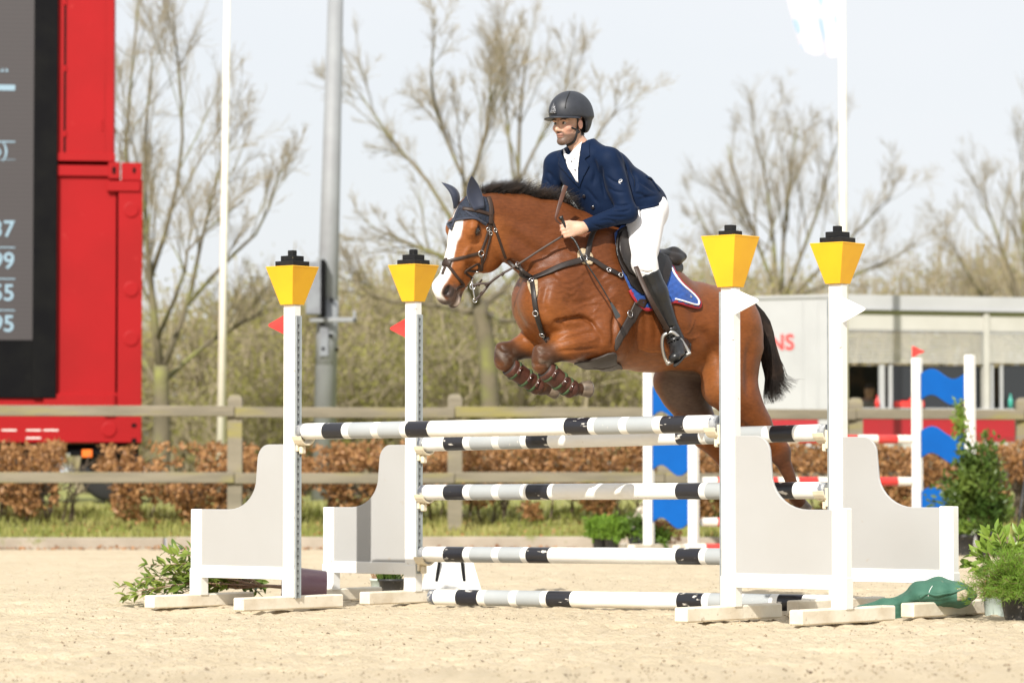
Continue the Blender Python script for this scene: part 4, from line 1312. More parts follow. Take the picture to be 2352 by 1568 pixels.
# pixel of a close-up (x0,y0 and scale) -> picture units
def cr(x0, y0, sc): return lambda x, y: ((x0 + x * sc) / 1.27551, (y0 + y * sc) / 1.27551)
c2 = cr(1500, 240, 500 / 1633)
M_shirt = pbr('white_shirt', (0.80, 0.80, 0.82), 0.7, (0.74, 0.74, 0.77), 20, 0.4, 0.7, bump=0.1, bs=40)
both = bvh_of(np.vstack((jV, bV)), np.vstack((jF_, bF + len(jV))))
L_ = lambda *q: [c2(*p) for p in q]
shirt = part('shirt', patch(L_((505, 640), (525, 690), (550, 700), (640, 610), (668, 560), (665, 640), (645, 760), (638, 850), (640, 975), (575, 880), (525, 770), (505, 700)), both, 0.004, 0.004, 4, 19.45, 2), M_shirt, rider, smooth=True)
part('collar', patch(L_((505, 640), (548, 712), (522, 755), (505, 700)), both, 0.006, 0.008, 4, 19.45, 2), M_shirt, shirt, smooth=True)
part('collar', patch(L_((670, 560), (548, 712), (628, 755), (650, 715), (668, 640)), both, 0.006, 0.008, 4, 19.45, 2), M_shirt, shirt, smooth=True)
part('tie', patch(L_((530, 722), (578, 728), (566, 790), (600, 860), (632, 965), (588, 900), (545, 830), (528, 775)), both, 0.005, 0.009, 4, 19.45, 2), M_shirt, shirt, smooth=True)
M_button = pbr('dark_button', (0.015, 0.015, 0.02), 0.25)
def button(parent, bvh, u, v, r, th, mat, name='button'):
    h, n = cast(bvh, u, v, 19.45)
    return part(name, lathe([(r, 0), (r, th * 0.7), (r * 0.8, th)], 14, h + n * 0.012 * (1 if parent is shirt else 0.15), n), mat, parent)
for x, y in ((583, 765), (612, 846)): button(shirt, both, *c2(x, y), 0.005, 0.004, M_button)
lap = [L_((455, 640), (470, 615), (490, 700), (520, 775), (575, 885), (640, 980), (650, 1020), (560, 925), (470, 820), (440, 770), (462, 745), (432, 715)),
       L_((672, 560), (700, 515), (745, 590), (750, 715), (700, 742), (748, 800), (690, 910), (648, 1020), (640, 975), (642, 800), (655, 700))]
for q in lap: part('lapel', patch(q, j_bvh, 0.005, 0.004, 4, 19.45, 2), M_jacket, jacket, smooth=True)
for x, y in ((690, 1092), (775, 1198)): button(jacket, j_bvh, *c2(x, y), 0.011, 0.006, M_button)
M_silver = pbr('silver_thread', (0.62, 0.63, 0.66), 0.35, metal=0.7)
emb = smooth_path([c2(*p) for p in ((1025, 962), (1048, 950), (1052, 938), (1036, 935), (1022, 950), (1024, 970), (1042, 975))], 26)
ee = [cast(j_bvh, a, b, 19.35) for a, b in emb]
part('sleeve_emblem', ribbon(np.array([e[0] + e[1] * 0.001 for e in ee]), np.array([e[1] for e in ee]), 0.0045, 0.002), M_silver, jacket)
part('pocket_flap', patch(L_((1180, 1190), (1290, 1185), (1400, 1150), (1405, 1185), (1290, 1225), (1185, 1232)), j_bvh, 0.004, 0.002, 4, 19.35, 1), M_jacket, jacket, smooth=True)
part('back_vent', strap(L_((1285, 912), (1360, 948), (1440, 1030)), j_bvh, 0.02, 0.008, 0.001, 16, 19.65), M_jacket, jacket, smooth=True)
for x, y in ((770, 1490), (802, 1474)):
    button(jacket, j_bvh, *c2(x, y - 25), 0.006, 0.005, M_silver, 'cuff_button')

# ---- helmet
hm = Field(RHC - 0.24, RHC + 0.26, 0.005)
hm.ell(rh(-0.018, 0, 0.062), np.array((0.148, 0.117, 0.128)), RHM, 0.01)
hm.ell(rh(-0.060, 0, 0.015), np.array((0.100, 0.105, 0.09)), RHM, 0.03)
# lower rim: level with the brow in front, deeper at the nape
hm.cut(rh(0.02, 0, 0.028), -nrm(RU + RF * 0.03), 0.008)
lo_, hi_ = RHC - 0.3, RHC + 0.3
hm2 = Field(RHC - 0.24, RHC + 0.26, 0.005)
hm2.ell(rh(-0.040, 0, 0.030), np.array((0.118, 0.108, 0.130)), RHM, 0.01)
hm2.cut(rh(-0.035, 0, 0.0), RF * 0.9 - RU * 0.35, 0.012)
hm2.cut(rh(-0.10, 0, -0.058), -nrm(RU), 0.01)
h_ = np.maximum(0.03 - np.abs(hm.d - hm2.d), 0) / 0.03
hm.d = np.minimum(hm.d, hm2.d) - h_ * h_ * 0.03 * 0.25
hm.ell(rh(0.0, 0, 0.0), np.array((0.122, 0.094, 0.112)), RHM, 0.008, 'sub')
v, f = fmesh(hm, 2)
M_helmet = pbr('matte_helmet', (0.024, 0.027, 0.034), 0.5, (0.028, 0.031, 0.04), 30, 0.4, 0.6, spec=0.4, bump=0.02, bs=200)
helmet = part('helmet', (v, f), M_helmet, rider, smooth=True)
m_bvh = bvh_of(v, f)
# peak
pv = []; pf = []
K = 19
for i in range(K):
    a = math.radians(-74 + 148 * i / (K - 1))
    ci, si = math.cos(a), math.sin(a)
    inn = rh(-0.018 + 0.128 * ci, 0.102 * si, 0.036 - 0.006 * si * si)
    ext = 0.046 * max(0.0, math.cos(a * 1.12)) ** 0.7 + 0.004
    out = rh(-0.018 + (0.140 + ext) * ci, (0.112 + ext * 0.35) * si, 0.027 - 0.02 * si * si * 0.4)
    pv += [inn + RU * 0.004, out + RU * 0.003, out - RU * 0.003, inn - RU * 0.004]
for i in range(K - 1):
    for j in range(4):
        pf.append((i * 4 + j, i * 4 + (j + 1) % 4, (i + 1) * 4 + (j + 1) % 4, (i + 1) * 4 + j))
pf += [(0, 3, 2, 1), tuple((K - 1) * 4 + j for j in range(4))]
part('peak', (pv, pf), M_helmet, helmet, smooth=True)
M_grille = pbr('silver_grille', (0.5, 0.5, 0.52), 0.25, (0.02, 0.02, 0.024), 260, 0.46, 0.5, metal=0.6)
part('front_panel', patch(L_((405, 183), (420, 205), (435, 312), (357, 316), (370, 250)), m_bvh, 0.003, 0.001, 4, 19.25, 1), M_helmet, helmet, smooth=True)
part('grille', patch(L_((405, 198), (428, 302), (366, 304)), m_bvh, 0.002, 0.0045, 2.2, 19.25, 1), M_grille, helmet, smooth=True)
part('vent_slot', strap(L_((555, 90), (540, 130), (520, 180), (508, 255)), m_bvh, 0.006, 0.0015, 0.0, 20), M_black, helmet, smooth=True)
M_strap = pbr('black_webbing', (0.012, 0.012, 0.013), 0.7)
rb_bvh = bvh_of(bV, bF)
cs = part('chin_strap', strap(L_((622, 335), (628, 420), (612, 500), (598, 560), (568, 588), (530, 603)), rb_bvh, 0.014, 0.004, 0.004, 30, 19.35, 10), M_strap, helmet, smooth=True)
part('rear_strap', strap(L_((620, 490), (650, 480), (685, 462), (705, 445)), rb_bvh, 0.010, 0.004, 0.003, 16, 19.35, 8), M_strap, helmet, smooth=True)
# hair at the nape
part('hair', strap(L_((700, 420), (704, 460), (698, 500)), rb_bvh, 0.03, 0.006, 0.0, 12, 19.55), pbr('dark_hair', (0.018, 0.012, 0.009), 0.6, bump=0.4, bs=120), rider, smooth=True)
# ================================================================== the horse's eyes, hooves, mane, tail
c1 = cr(1220, 480, 500 / 1704); c3 = cr(1400, 640, 700 / 1960)
Q1 = lambda *q: [c1(*p) for p in q]
Q3 = lambda *q: [c3(*p) for p in q]
def hdw(a, d, s=0.0): return PO + A0 * a + HD_D * d + HD_S * s
M_heye = pbr('horse_eye', (0.012, 0.007, 0.005), 0.06, coat=0.8)
for s in (1, -1):
    part('eye', ball(hdw(0.187, -0.083, s * 0.094), 0.0235), M_heye, horse, smooth=True)
M_hoof = pbr('hoof_horn', (0.17, 0.13, 0.095), 0.55, (0.08, 0.06, 0.045), 18, 0.4, 0.65, bump=0.2, bs=60, stretch=(1, 1, 3))
M_shoe = pbr('horseshoe_iron', (0.28, 0.27, 0.26), 0.4, metal=0.8)
for a, b, l in (((1318, 893), (1338, 893), 0.17), ((1243, 888), (1262, 893), -0.17), ((1829, 1138), (1840, 1158), 0.14), ((1727, 1182), (1738, 1202), -0.14)):
    p0 = W(*a, l); p1 = W(*b, l); ax = nrm(p1 - p0); o = p1 - ax * 0.012
    ho = part('hoof', lathe([(0.038, 0), (0.042, 0.010), (0.051, 0.052), (0.0515, 0.058), (0.040, 0.059), (0.02, 0.050)], 24, o, ax), M_hoof, horse, smooth=True)
    part('shoe', ring_tube(o + ax * 0.060, ax, 0.044, 0.006, 22, 6), M_shoe, ho)

def strands(paths, r, n=3):
    """paths (N,M,3), r (N,M): thin tapering hairs"""
    paths = np.asarray(paths, float); N_, M_, _ = paths.shape
    T = np.gradient(paths, axis=1); T /= (np.linalg.norm(T, axis=2, keepdims=True) + 1e-9)
    ref = nrm(V3(0.3, 0.8, 0.2)); A = np.cross(T, ref); A /= (np.linalg.norm(A, axis=2, keepdims=True) + 1e-9)
    B = np.cross(T, A)
    ring = [paths + r[..., None] * (math.cos(2 * math.pi * k / n) * A + math.sin(2 * math.pi * k / n) * B) for k in range(n)]
    V = np.stack(ring, 2).reshape(-1, 3)
    idx = np.arange(N_ * M_ * n).reshape(N_, M_, n)
    F = [np.stack((idx[:, :-1, k], idx[:, :-1, (k + 1) % n], idx[:, 1:, (k + 1) % n], idx[:, 1:, k]), -1).reshape(-1, 4) for k in range(n)]
    return V, np.vstack(F)

M_mane = pbr('mane_hair', (0.016, 0.011, 0.009), 0.5, (0.05, 0.03, 0.02), 12, 0.45, 0.75, spec=0.4)
def build_mane():
    n = 3000; m = 6
    t = rng.random(n)
    us = 1104 + (1400 - 1104) * t
    crest = np.interp(us, (1104, 1120, 1186, 1255, 1347, 1400), (452, 454, 462, 474, 512, 534))
    hgt = np.interp(us, (1104, 1122, 1163, 1196, 1211, 1224, 1262, 1282, 1300, 1335, 1400), (24, 40, 52, 50, 22, 40, 50, 42, 28, 22, 12)) / 330
    # tufts
    tuft = vnoise(us * 0.11 + 7, us * 0 + 3, 71)
    hgt = hgt * (0.78 + 0.4 * tuft) * (0.65 + 0.45 * rng.random(n))
    P0 = np.array([h2w(H(u, c - 5, 0)) for u, c in zip(us, crest)]) + (rng.random(n)[:, None] - 0.5) * 0.035 * HL
    lean = (0.35 + 0.25 * np.sin(us * 0.09) + 0.25 * rng.standard_normal(n))[:, None]
    side = (0.10 + 0.30 * rng.standard_normal(n))[:, None]
    d = V3(0, 0, 1) + lean * (-HF) + side * HL
    d /= np.linalg.norm(d, axis=1, keepdims=True)
    paths = np.zeros((n, m, 3)); k = np.linspace(0, 1, m)
    curl = 0.35 * rng.standard_normal((n, 1)); 
    for i, s in enumerate(k):
        paths[:, i] = P0 + d * (hgt[:, None] * s) + (-HF * (0.25 + 0.3 * curl) + HL * 0.25 * side - V3(0, 0, 0.18)) * (hgt[:, None] * s * s)
    paths += 0.002 * rng.standard_normal(paths.shape)
    r = 0.0022 * (1 - 0.8 * k)[None, :] * np.ones((n, 1))
    return strands(paths, r)
part('mane', build_mane(), M_mane, horse, smooth=True, kind='stuff')
def build_tail():
    n = 2200; m = 14
    g = [W(1688, 692, 0), W(1720, 704, 0.0), W(1752, 750, 0.02), W(1768, 812, 0.04), W(1776, 868, 0.05), W(1786, 915, 0.05)]
    G = smooth_path(g, m); k = np.linspace(0, 1, m)
    a = rng.random(n) * 2 * math.pi; rad = np.sqrt(rng.random(n))
    prof = np.interp(k, (0, 0.12, 0.4, 0.75, 1.0), (0.02, 0.045, 0.052, 0.056, 0.05))
    T, Nn, B = frames(G)
    fan = rng.standard_normal(n)
    paths = G[None] + (prof[None, :] * rad[:, None])[..., None] * (np.cos(a)[:, None, None] * Nn[None] + np.sin(a)[:, None, None] * B[None])
    # tips curl away behind
    ln = 0.62 + 0.42 * rng.random(n)
    s = k[None, :] * ln[:, None]
    idx = np.clip(s * (m - 1), 0, m - 1.001); i0 = idx.astype(int); fr = (idx - i0)[..., None]
    ar = np.arange(n)[:, None]
    paths = paths[ar, i0] * (1 - fr) + paths[ar, np.minimum(i0 + 1, m - 1)] * fr
    curl = np.clip(fan, -0.5, 2.2)[:, None] * np.clip(s - 0.62, 0, 1) ** 1.5
    paths += curl[..., None] * (V3(0.22, 0.05, 0.20))[None, None]
    paths += ((0.006 + 0.028 * np.clip(s - 0.5, 0, 1)) * np.sin(s * 19 + 0.9 * np.sin(a * 3)[:, None]))[..., None] * V3(0.8, 0.4, 0)[None, None]
    r = 0.0019 * (1 - 0.75 * k)[None, :] * np.ones((n, 1))
    return strands(paths, r)
part('tail', build_tail(), M_mane, horse, smooth=True, kind='stuff')

# ================================================================== tack
M_leather = pbr('brown_leather', (0.030, 0.017, 0.012), 0.5, (0.045, 0.026, 0.018), 18, 0.4, 0.7, bump=0.08, bs=80, spec=0.3)
M_leatherb = pbr('black_brown_leather', (0.016, 0.012, 0.011), 0.45, (0.03, 0.022, 0.019), 10, 0.4, 0.7, bump=0.1, bs=60, spec=0.35)
M_steel = pbr('steel', (0.62, 0.62, 0.63), 0.2, metal=1.0)
M_fleece = pbr('sheepskin', (0.46, 0.37, 0.245), 0.95, (0.36, 0.27, 0.165), 60, 0.4, 0.65, bump=0.8, bs=160, bd=0.008)
# --- ear bonnet
M_crochet = pbr('navy_crochet', (0.014, 0.022, 0.042), 0.8, (0.004, 0.006, 0.013), 150, 0.50, 0.58, bump=0.7, bs=150, bd=0.006)
M_lycra = pbr('navy_jersey', (0.010, 0.015, 0.034), 0.7, (0.014, 0.020, 0.042), 12, 0.4, 0.7, sheen=0.2)
bon = thing('ear_bonnet', 'navy crochet ear bonnet on the horse head', 'ear bonnet', hdw(0.05, -0.1))
bonnet_px = Q1((276, 600), (290, 640), (335, 592), (420, 562), (520, 548), (590, 560), (640, 578), (690, 612), (722, 592), (768, 530), (776, 470), (745, 385), (705, 335), (640, 322), (560, 312), (470, 335), (395, 375), (330, 405), (298, 480))
cap_o = part('crochet_cap', patch(bonnet_px, h_bvh, 0.006, 0.003, 4, 19.1, 2), M_crochet, bon, smooth=True)
for pth in (Q1((276, 604), (300, 500), (335, 410), (400, 395), (480, 460), (580, 545), (690, 600)), Q1((282, 632), (340, 588), (430, 560), (520, 548), (610, 566), (688, 610))):
    part('edging', strap(pth, h_bvh, 0.012, 0.006, 0.008, 26, 19.1), M_lycra, cap_o, smooth=True)
def ear(base, tip, w, th, nose):
    """hollow leaf-shaped ear cover"""
    ax = tip - base; L = np.linalg.norm(ax); ax = ax / L
    fr = nrm(nose - ax * (nose @ ax)); sd = np.cross(ax, fr)
    V = []; F = []; m, n = 12, 14
    for i in range(m):
        t = i / (m - 1)
        ww = w * (math.sin(math.pi * (0.22 + 0.78 * t)) ** 0.8 if t < 0.999 else 0.02)
        bend = 0.03 * math.sin(math.pi * t)
        for j in range(n):
            a = 2 * math.pi * j / n
            cup = 0.5 * max(0, math.cos(a)) ** 2
            V.append(base + ax * L * t + sd * ww * math.sin(a) + fr * (th / w * ww * (math.cos(a) - 2 * cup) - bend))
    for i in range(m - 1):
        for j in range(n):
            k = (j + 1) % n
            F.append((i * n + j, i * n + k, (i + 1) * n + k, (i + 1) * n + j))
    F.append(tuple(range(n - 1, -1, -1))); F.append(tuple((m - 1) * n + j for j in range(n)))
    return np.array(V), F
yE = PO[1]
part('ear_cover', ear(P(1101, 480, yE - 0.05), P(1083, 404, yE - 0.10), 0.046, 0.036, nrm(HD_D * 0.4 + HD_S * 0.8)), M_lycra, bon, smooth=True)
part('ear_cover', ear(P(1046, 478, yE + 0.03), P(1014, 419, yE + 0.01), 0.044, 0.034, nrm(HD_D * 0.5 - HD_S * 0.6)), M_lycra, bon, smooth=True)

# --- bridle with reins
br = thing('bridle', 'dark brown leather bridle with crossed noseband, silver bit and reins', 'bridle', hdw(0.4, -0.1))
LW = 0.019
def bstrap(name, path, w=LW, th=0.006, off=0.001, n=26, mat=None, par=None):
    return part(name, strap(path, h_bvh, w, th, off, n, 19.1), mat or M_leather, par or br, smooth=True)
bstrap('browband', Q1((470, 452), (560, 465), (660, 487), (748, 512)), 0.02, 0.007, 0.009)
bstrap('headpiece', Q1((715, 340), (738, 420), (742, 500), (735, 600)), 0.026, 0.007, 0.009)
bstrap('cheekpiece', Q1((735, 590), (712, 690), (680, 790), (645, 880)), 0.017)
bstrap('cheekpiece', Q1((745, 600), (738, 720), (705, 850), (678, 960), (610, 1070), (552, 1142)), 0.015)
bstrap('noseband', Q1((640, 893), (560, 910), (440, 942), (350, 962), (290, 985)), 0.02)
bstrap('noseband', Q1((290, 985), (345, 1050), (400, 1125), (450, 1185), (495, 1240), (512, 1290)), 0.018)
bstrap('noseband', Q1((290, 985), (262, 1000), (240, 1040), (226, 1075)), 0.018)
bstrap('noseband_pad', Q1((262, 955), (300, 985), (345, 1000)), 0.038, 0.010, 0.002, 12)
bstrap('jowl_strap', Q1((648, 910), (655, 1000), (650, 1080), (655, 1160)), 0.016)
bstrap('throat_lash', Q1((752, 560), (790, 660), (830, 770), (868, 880), (890, 940)), 0.016)
def onhead(x, y, off=0.008):
    h, n = cast(h_bvh, *c1(x, y), 19.1); return h + n * off, n
for x, y, R in ((640, 893, 0.018), (547, 1150, 0.016)):
    h, n = onhead(x, y); part('bit_ring' if y > 1000 else 'ring', ring_tube(h, n, R, 0.0028), M_steel, br, smooth=True)
for x, y in ((712, 650), (740, 690), (785, 660), (605, 1075), (490, 1240)):
    h, n = onhead(x, y, 0.007); part('buckle', ring_tube(h, n, 0.010, 0.0022, 14, 5), M_steel, br, smooth=True)
yB = onhead(547, 1150)[0][1]
b0 = P(*c1(547, 1150), yB); b1 = P(*c1(560, 1225), yB - 0.01); b2 = P(*c1(572, 1300), yB - 0.01); b3 = P(*c1(584, 1362), yB - 0.005)
part('bit_shank', tube(smooth_path([b0, b1, b2, b3], 14), 0.0048, 8), M_steel, br, smooth=True)
part('bit_ring', ring_tube(b3, V3(0.1, -1, 0), 0.012, 0.0026), M_steel, br, smooth=True)
part('bit_ring', ring_tube(b1, V3(0.1, -1, 0), 0.016, 0.003), M_steel, br, smooth=True)
part('curb_strap', tube(smooth_path([P(*c1(655, 1155), yB + 0.01), P(*c1(620, 1195), yB), b1 + V3(0.01, 0, 0)], 12), 0.006, 8, flat=0.6), M_leather, br, smooth=True)
def rein(pix, y0, y1, w, name='rein', n=30):
    pp = smooth_path(pix, n); ys = np.linspace(y0, y1, n)
    X = np.array([P(p[0], p[1], y) for p, y in zip(pp, ys)])
    N = np.tile(nrm(V3(0.1, -1, 0.25)), (n, 1))
    return part(name, ribbon(X, N, w, 0.004), M_leather, br, smooth=True)
handp = handN(0.085, -0.012, -0.036)
rein(Q1((560, 1215), (640, 1195), (720, 1190), (790, 1140), (860, 1095), (1010, 1008), (1250, 850), (1475, 712)), yB - 0.01, handp[1] + 0.0, 0.013)
rein(Q1((590, 1355), (640, 1310), (690, 1250), (740, 1185), (830, 1115)), yB - 0.012, yB + 0.02, 0.014)
for x, y in ((700, 1205), (860, 1100), (650, 1295), (625, 1200)):
    t = (x - 560) / 915
    part('rein_keeper', box(P(*c1(x, y), yB + (handp[1] - yB) * t - 0.004), (0.018, 0.012, 0.024), 0.003, np.array(Matrix.Rotation(0.6, 3, 'Y'))), M_leather, br)
# the end of the reins loops up over the hand
lp = [handN(0.10, -0.012, 0.03), P(*c2(420, 1320), 19.22), P(*c2(430, 1255), 19.22), P(*c2(465, 1140), 19.23), P(*c2(498, 1040), 19.23), P(*c2(516, 993), 19.23)]
Xl = smooth_path(lp, 24)
M_rein2 = pbr('russet_leather', (0.085, 0.035, 0.022), 0.4, (0.06, 0.026, 0.017), 20, 0.4, 0.7)
part('rein_loop', ribbon(Xl, np.tile(nrm(V3(0.2, -1, 0.1)), (24, 1)), np.interp(np.linspace(0, 1, 24), (0, 0.25, 0.6, 1), (0.008, 0.012, 0.026, 0.026)), 0.005), M_rein2, br, smooth=True)

# --- breastplate with running martingale
bp = thing('breastplate', 'dark leather breastplate with sheepskin pads across the horse chest and shoulder', 'breastplate', W(1300, 720, 0.1))
def pstrap(name, path, w=0.03, th=0.006, off=0.001, n=30, mat=None, Y=19.35):
    return part(name, strap(path, h_bvh, w, th, off, n, Y), mat or M_leatherb, bp, smooth=True)
part('sheepskin_pad', patch(Q3((410, 520), (450, 510), (498, 505), (497, 600), (488, 655), (468, 662), (445, 640), (420, 580)), h_bvh, 0.012, 0.001, 5, 19.25, 1), M_fleece, bp, smooth=True)
part('sheepskin_pad', patch(Q3((812, 275), (850, 246), (900, 258), (940, 300), (950, 350), (930, 385), (870, 380), (812, 352)), h_bvh, 0.012, 0.001, 5, 19.25, 1), M_fleece, bp, smooth=True)
pstrap('shoulder_strap', Q3((450, 500), (560, 455), (700, 390), (845, 345), (900, 325)), 0.036, 0.007, 0.010)
pstrap('shoulder_strap', Q3((460, 505), (410, 480), (350, 445)), 0.032, 0.007, 0.008, 14)
pstrap('wither_strap', Q3((890, 320), (905, 250), (920, 190), (945, 120), (990, 60)), 0.030, 0.007, 0.010)
pstrap('saddle_strap', Q3((900, 325), (960, 355), (1040, 405), (1110, 440), (1180, 480)), 0.028, 0.006, 0.010)
pstrap('chest_strap', Q3((450, 505), (462, 600), (472, 700), (490, 790), (515, 870), (545, 950), (580, 1005)), 0.030, 0.007, 0.012)
for x, y, R in ((450, 522, 0.017), (862, 325, 0.020), (480, 772, 0.016), (535, 935, 0.016), (1160, 470, 0.013), (1070, 425, 0.012)):
    h, n = cast(h_bvh, *c3(x, y), 19.35)
    part('ring', ring_tube(h + n * 0.02, n, R, 0.003), M_steel, bp, smooth=True)
mp_ = [W(*c3(445, 480), 0.0)] 
pst, psn = cast(h_bvh, *c3(440, 480), 19.35)
mg = P(*c1(1015, 1005), yB + (handp[1] - yB) * 0.5)
fork = smooth_path([pst + V3(0, -0.03, 0), P(*c1(1060, 1065), pst[1] - 0.06), P(*c1(1020, 1010), mg[1] + 0.005)], 14)
part('martingale_fork', ribbon(fork, np.tile(nrm(V3(0.1, -1, 0.2)), (14, 1)), 0.018, 0.004), M_leatherb, bp, smooth=True)
part('martingale_ring', ring_tube(mg, nrm(V3(0.6, -0.7, 0.3)), 0.016, 0.003), M_steel, bp, smooth=True)
f2 = smooth_path([pst + V3(0, -0.025, 0), P(*c1(960, 1010), pst[1] - 0.02), P(*c1(905, 950), yB + 0.07)], 14)
part('martingale_fork', ribbon(f2, np.tile(nrm(V3(0.1, -1, 0.2)), (14, 1)), 0.018, 0.004), M_leatherb, bp, smooth=True)

# --- saddle pad
M_pad = pbr('blue_quilt', (0.010, 0.065, 0.29), 0.75, (0.007, 0.045, 0.21), 22, 0.4, 0.7, bump=0.15, bs=120, sheen=0.2)
M_trim = pbr('red_trim', (0.30, 0.012, 0.022), 0.65); M_pipe = pbr('white_piping', (0.78, 0.77, 0.76), 0.6)
pad = thing('saddle_pad', 'blue quilted saddle pad with red and white trim under the saddle', 'saddle pad', W(1500, 640, 0.1))
def quilt(p):
    a = (p[0] * 0.6 + p[1]) / 13.0; b = (p[0] * -0.6 + p[1]) / 13.0
    return 0.011 * (abs(math.sin(math.pi * a)) * abs(math.sin(math.pi * b))) ** 0.5
pad_px = Q3((1238, 590), (1262, 640), (1300, 690), (1360, 745), (1420, 742), (1500, 712), (1600, 688), (1700, 712), (1790, 735), (1816, 722), (1808, 680), (1760, 622), (1700, 572), (1650, 520), (1610, 460), (1582, 400), (1500, 300), (1400, 190), (1300, 100), (1180, 60), (1110, 120), (1130, 300), (1190, 480))
pv_, pf_ = patch(pad_px, h_bvh, 0.010, 0.004, 4, 19.35, 2, quilt)
pad_m = part('quilt', (pv_, pf_), M_pad, pad, smooth=True)
def mirror(vf):
    q = (np.asarray(vf[0]) - HO) @ HB; q[:, 1] *= -1
    return h2w(q), [tuple(f)[::-1] for f in vf[1]]
part('quilt', mirror((pv_, pf_)), M_pad, pad, smooth=True)
edge = Q3((1582, 400), (1610, 460), (1650, 520), (1700, 572), (1760, 622), (1804, 676), (1812, 716), (1788, 730), (1700, 708), (1600, 684), (1500, 710), (1420, 740), (1362, 742), (1302, 690), (1264, 640), (1240, 590))
part('red_edge', strap(edge, h_bvh, 0.022, 0.012, 0.008, 60, 19.35), M_trim, pad, smooth=True)
edge2 = Q3((1570, 425), (1598, 478), (1640, 535), (1690, 585), (1745, 632), (1786, 676), (1790, 705), (1775, 712), (1700, 692), (1600, 668))
part('white_piping', strap(edge2, h_bvh, 0.009, 0.010, 0.020, 40, 19.35), M_pipe, pad, smooth=True)
h, n = cast(h_bvh, *c3(1728, 648), 19.35)
part('badge', lathe([(0.009, 0), (0.009, 0.004), (0.006, 0.006)], 16, h + n * 0.018, n), M_steel, pad)

# --- girth with stud guard
gi = thing('girth', 'dark leather girth with broad belly guard under the horse', 'girth', W(1420, 800, 0.1))
M_girth = pbr('girth_leather', (0.030, 0.022, 0.019), 0.5, (0.045, 0.034, 0.029), 12, 0.4, 0.7, bump=0.1, bs=60)
part('girth_strap', patch(Q3((1285, 662), (1388, 668), (1345, 750), (1270, 860), (1190, 980), (1135, 1085), (1108, 1085), (1120, 1000), (1165, 890), (1235, 770)), h_bvh, 0.012, 0.004, 5, 19.45, 2), M_girth, gi, smooth=True)
part('billet', patch(Q3((1310, 655), (1392, 662), (1352, 742), (1268, 700)), h_bvh, 0.006, 0.018, 5, 19.45, 2), M_leather, gi, smooth=True)
part('stud_guard', patch(Q3((1108, 1080), (1136, 1090), (1128, 1150), (1165, 1205), (1212, 1238), (1200, 1262), (1130, 1280), (1060, 1284), (960, 1258), (860, 1205), (790, 1168), (880, 1150), (980, 1120), (1060, 1090)), h_bvh, 0.012, 0.010, 5, 19.45, 2), M_girth, gi, smooth=True)
h, n = cast(h_bvh, *c3(1228, 785), 19.45)
part('girth_ring', ring_tube(h + n * 0.022, n, 0.020, 0.0032), M_steel, gi, smooth=True)

# --- saddle
sd = thing('saddle', 'black brown leather jumping saddle under the rider', 'saddle', W(1470, 600, 0.0))
M_saddle = pbr('saddle_leather', (0.010, 0.008, 0.007), 0.36, (0.018, 0.013, 0.011), 10, 0.4, 0.7, bump=0.08, bs=50, spec=0.4)
sf = Field(V3(*(H(1470, 570, 0))) - np.array((0.52, 0.36, 0.36)), V3(*(H(1470, 570, 0))) + np.array((0.52, 0.36, 0.36)), 0.008)
sf.chain([(H(1398, 520), 0.055, 1.6), (H(1420, 560), 0.07, 1.7), (H(1470, 598), 0.075, 2.2), (H(1515, 602), 0.07, 2.5), (H(1542, 592), 0.045, 3.6)], 0.04, LAT)
sf.cone(H(1548, 582, -0.10), H(1548, 582, 0.10), 0.042, 0.042, 0.03)
v, f = sf.mesh(); v = relax(v, f, 2, 0.5)
part('seat', (h2w(v), f), M_saddle, sd, smooth=True)
flap_px = Q3((1112, 120), (1102, 200), (1106, 290), (1140, 390), (1200, 490), (1235, 565), (1295, 618), (1375, 650), (1440, 655), (1520, 600), (1560, 500), (1572, 400), (1540, 330), (1470, 300), (1380, 210), (1300, 110), (1240, 80), (1170, 85))
fv = patch(flap_px, h_bvh, 0.014, 0.022, 5, 19.35, 3)
part('flap', fv, M_saddle, sd, smooth=True); part('flap', mirror(fv), M_saddle, sd, smooth=True)
kb = patch(Q3((1122, 130), (1112, 210), (1122, 300), (1160, 390), (1215, 470), (1270, 500), (1262, 400), (1225, 290), (1195, 200), (1180, 110)), h_bvh, 0.016, 0.036, 5, 19.35, 3)
part('knee_pad', kb, M_saddle, sd, smooth=True); part('knee_pad', mirror(kb), M_saddle, sd, smooth=True)
part('cantle_panel', (lambda q: (h2w(q[0]), q[1]))(tube([H(1500, 628, 0.16), H(1535, 622, 0.15), H(1556, 612, 0.12)], (0.05, 0.055, 0.045), 16)), M_saddle, sd, smooth=True)
sl0 = W(*c3(1296, 395), 0.375); ys0 = sl0[1]; st_top = P(*c3(1572, 938), anN[1] - 0.055)
pl = smooth_path([sl0, P(*c3(1345, 520), ys0 - 0.03), P(*c3(1440, 710), ys0 - 0.05), st_top], 20)
part('stirrup_leather', ribbon(pl, np.tile(nrm(V3(0.1, -1, 0.1)), (20, 1)), 0.028, 0.006), M_leather, sd, smooth=True)
yS = st_top[1]
M_iron = pbr('stirrup_alloy', (0.46, 0.45, 0.43), 0.35, metal=0.85)
arch = smooth_path([P(*c3(*p), yS + (p[1] - 938) * 0.0002) for p in ((1560, 1196), (1528, 1120), (1512, 1030), (1520, 965), (1560, 936), (1600, 932), (1650, 975), (1700, 1045), (1738, 1108))], 40)
iron = part('stirrup_iron', tube(arch, 0.0095, 8, flat=1.3), M_iron, sd, smooth=True)
fa, fb = P(*c3(1558, 1192), yS + 0.05), P(*c3(1738, 1108), yS + 0.05)
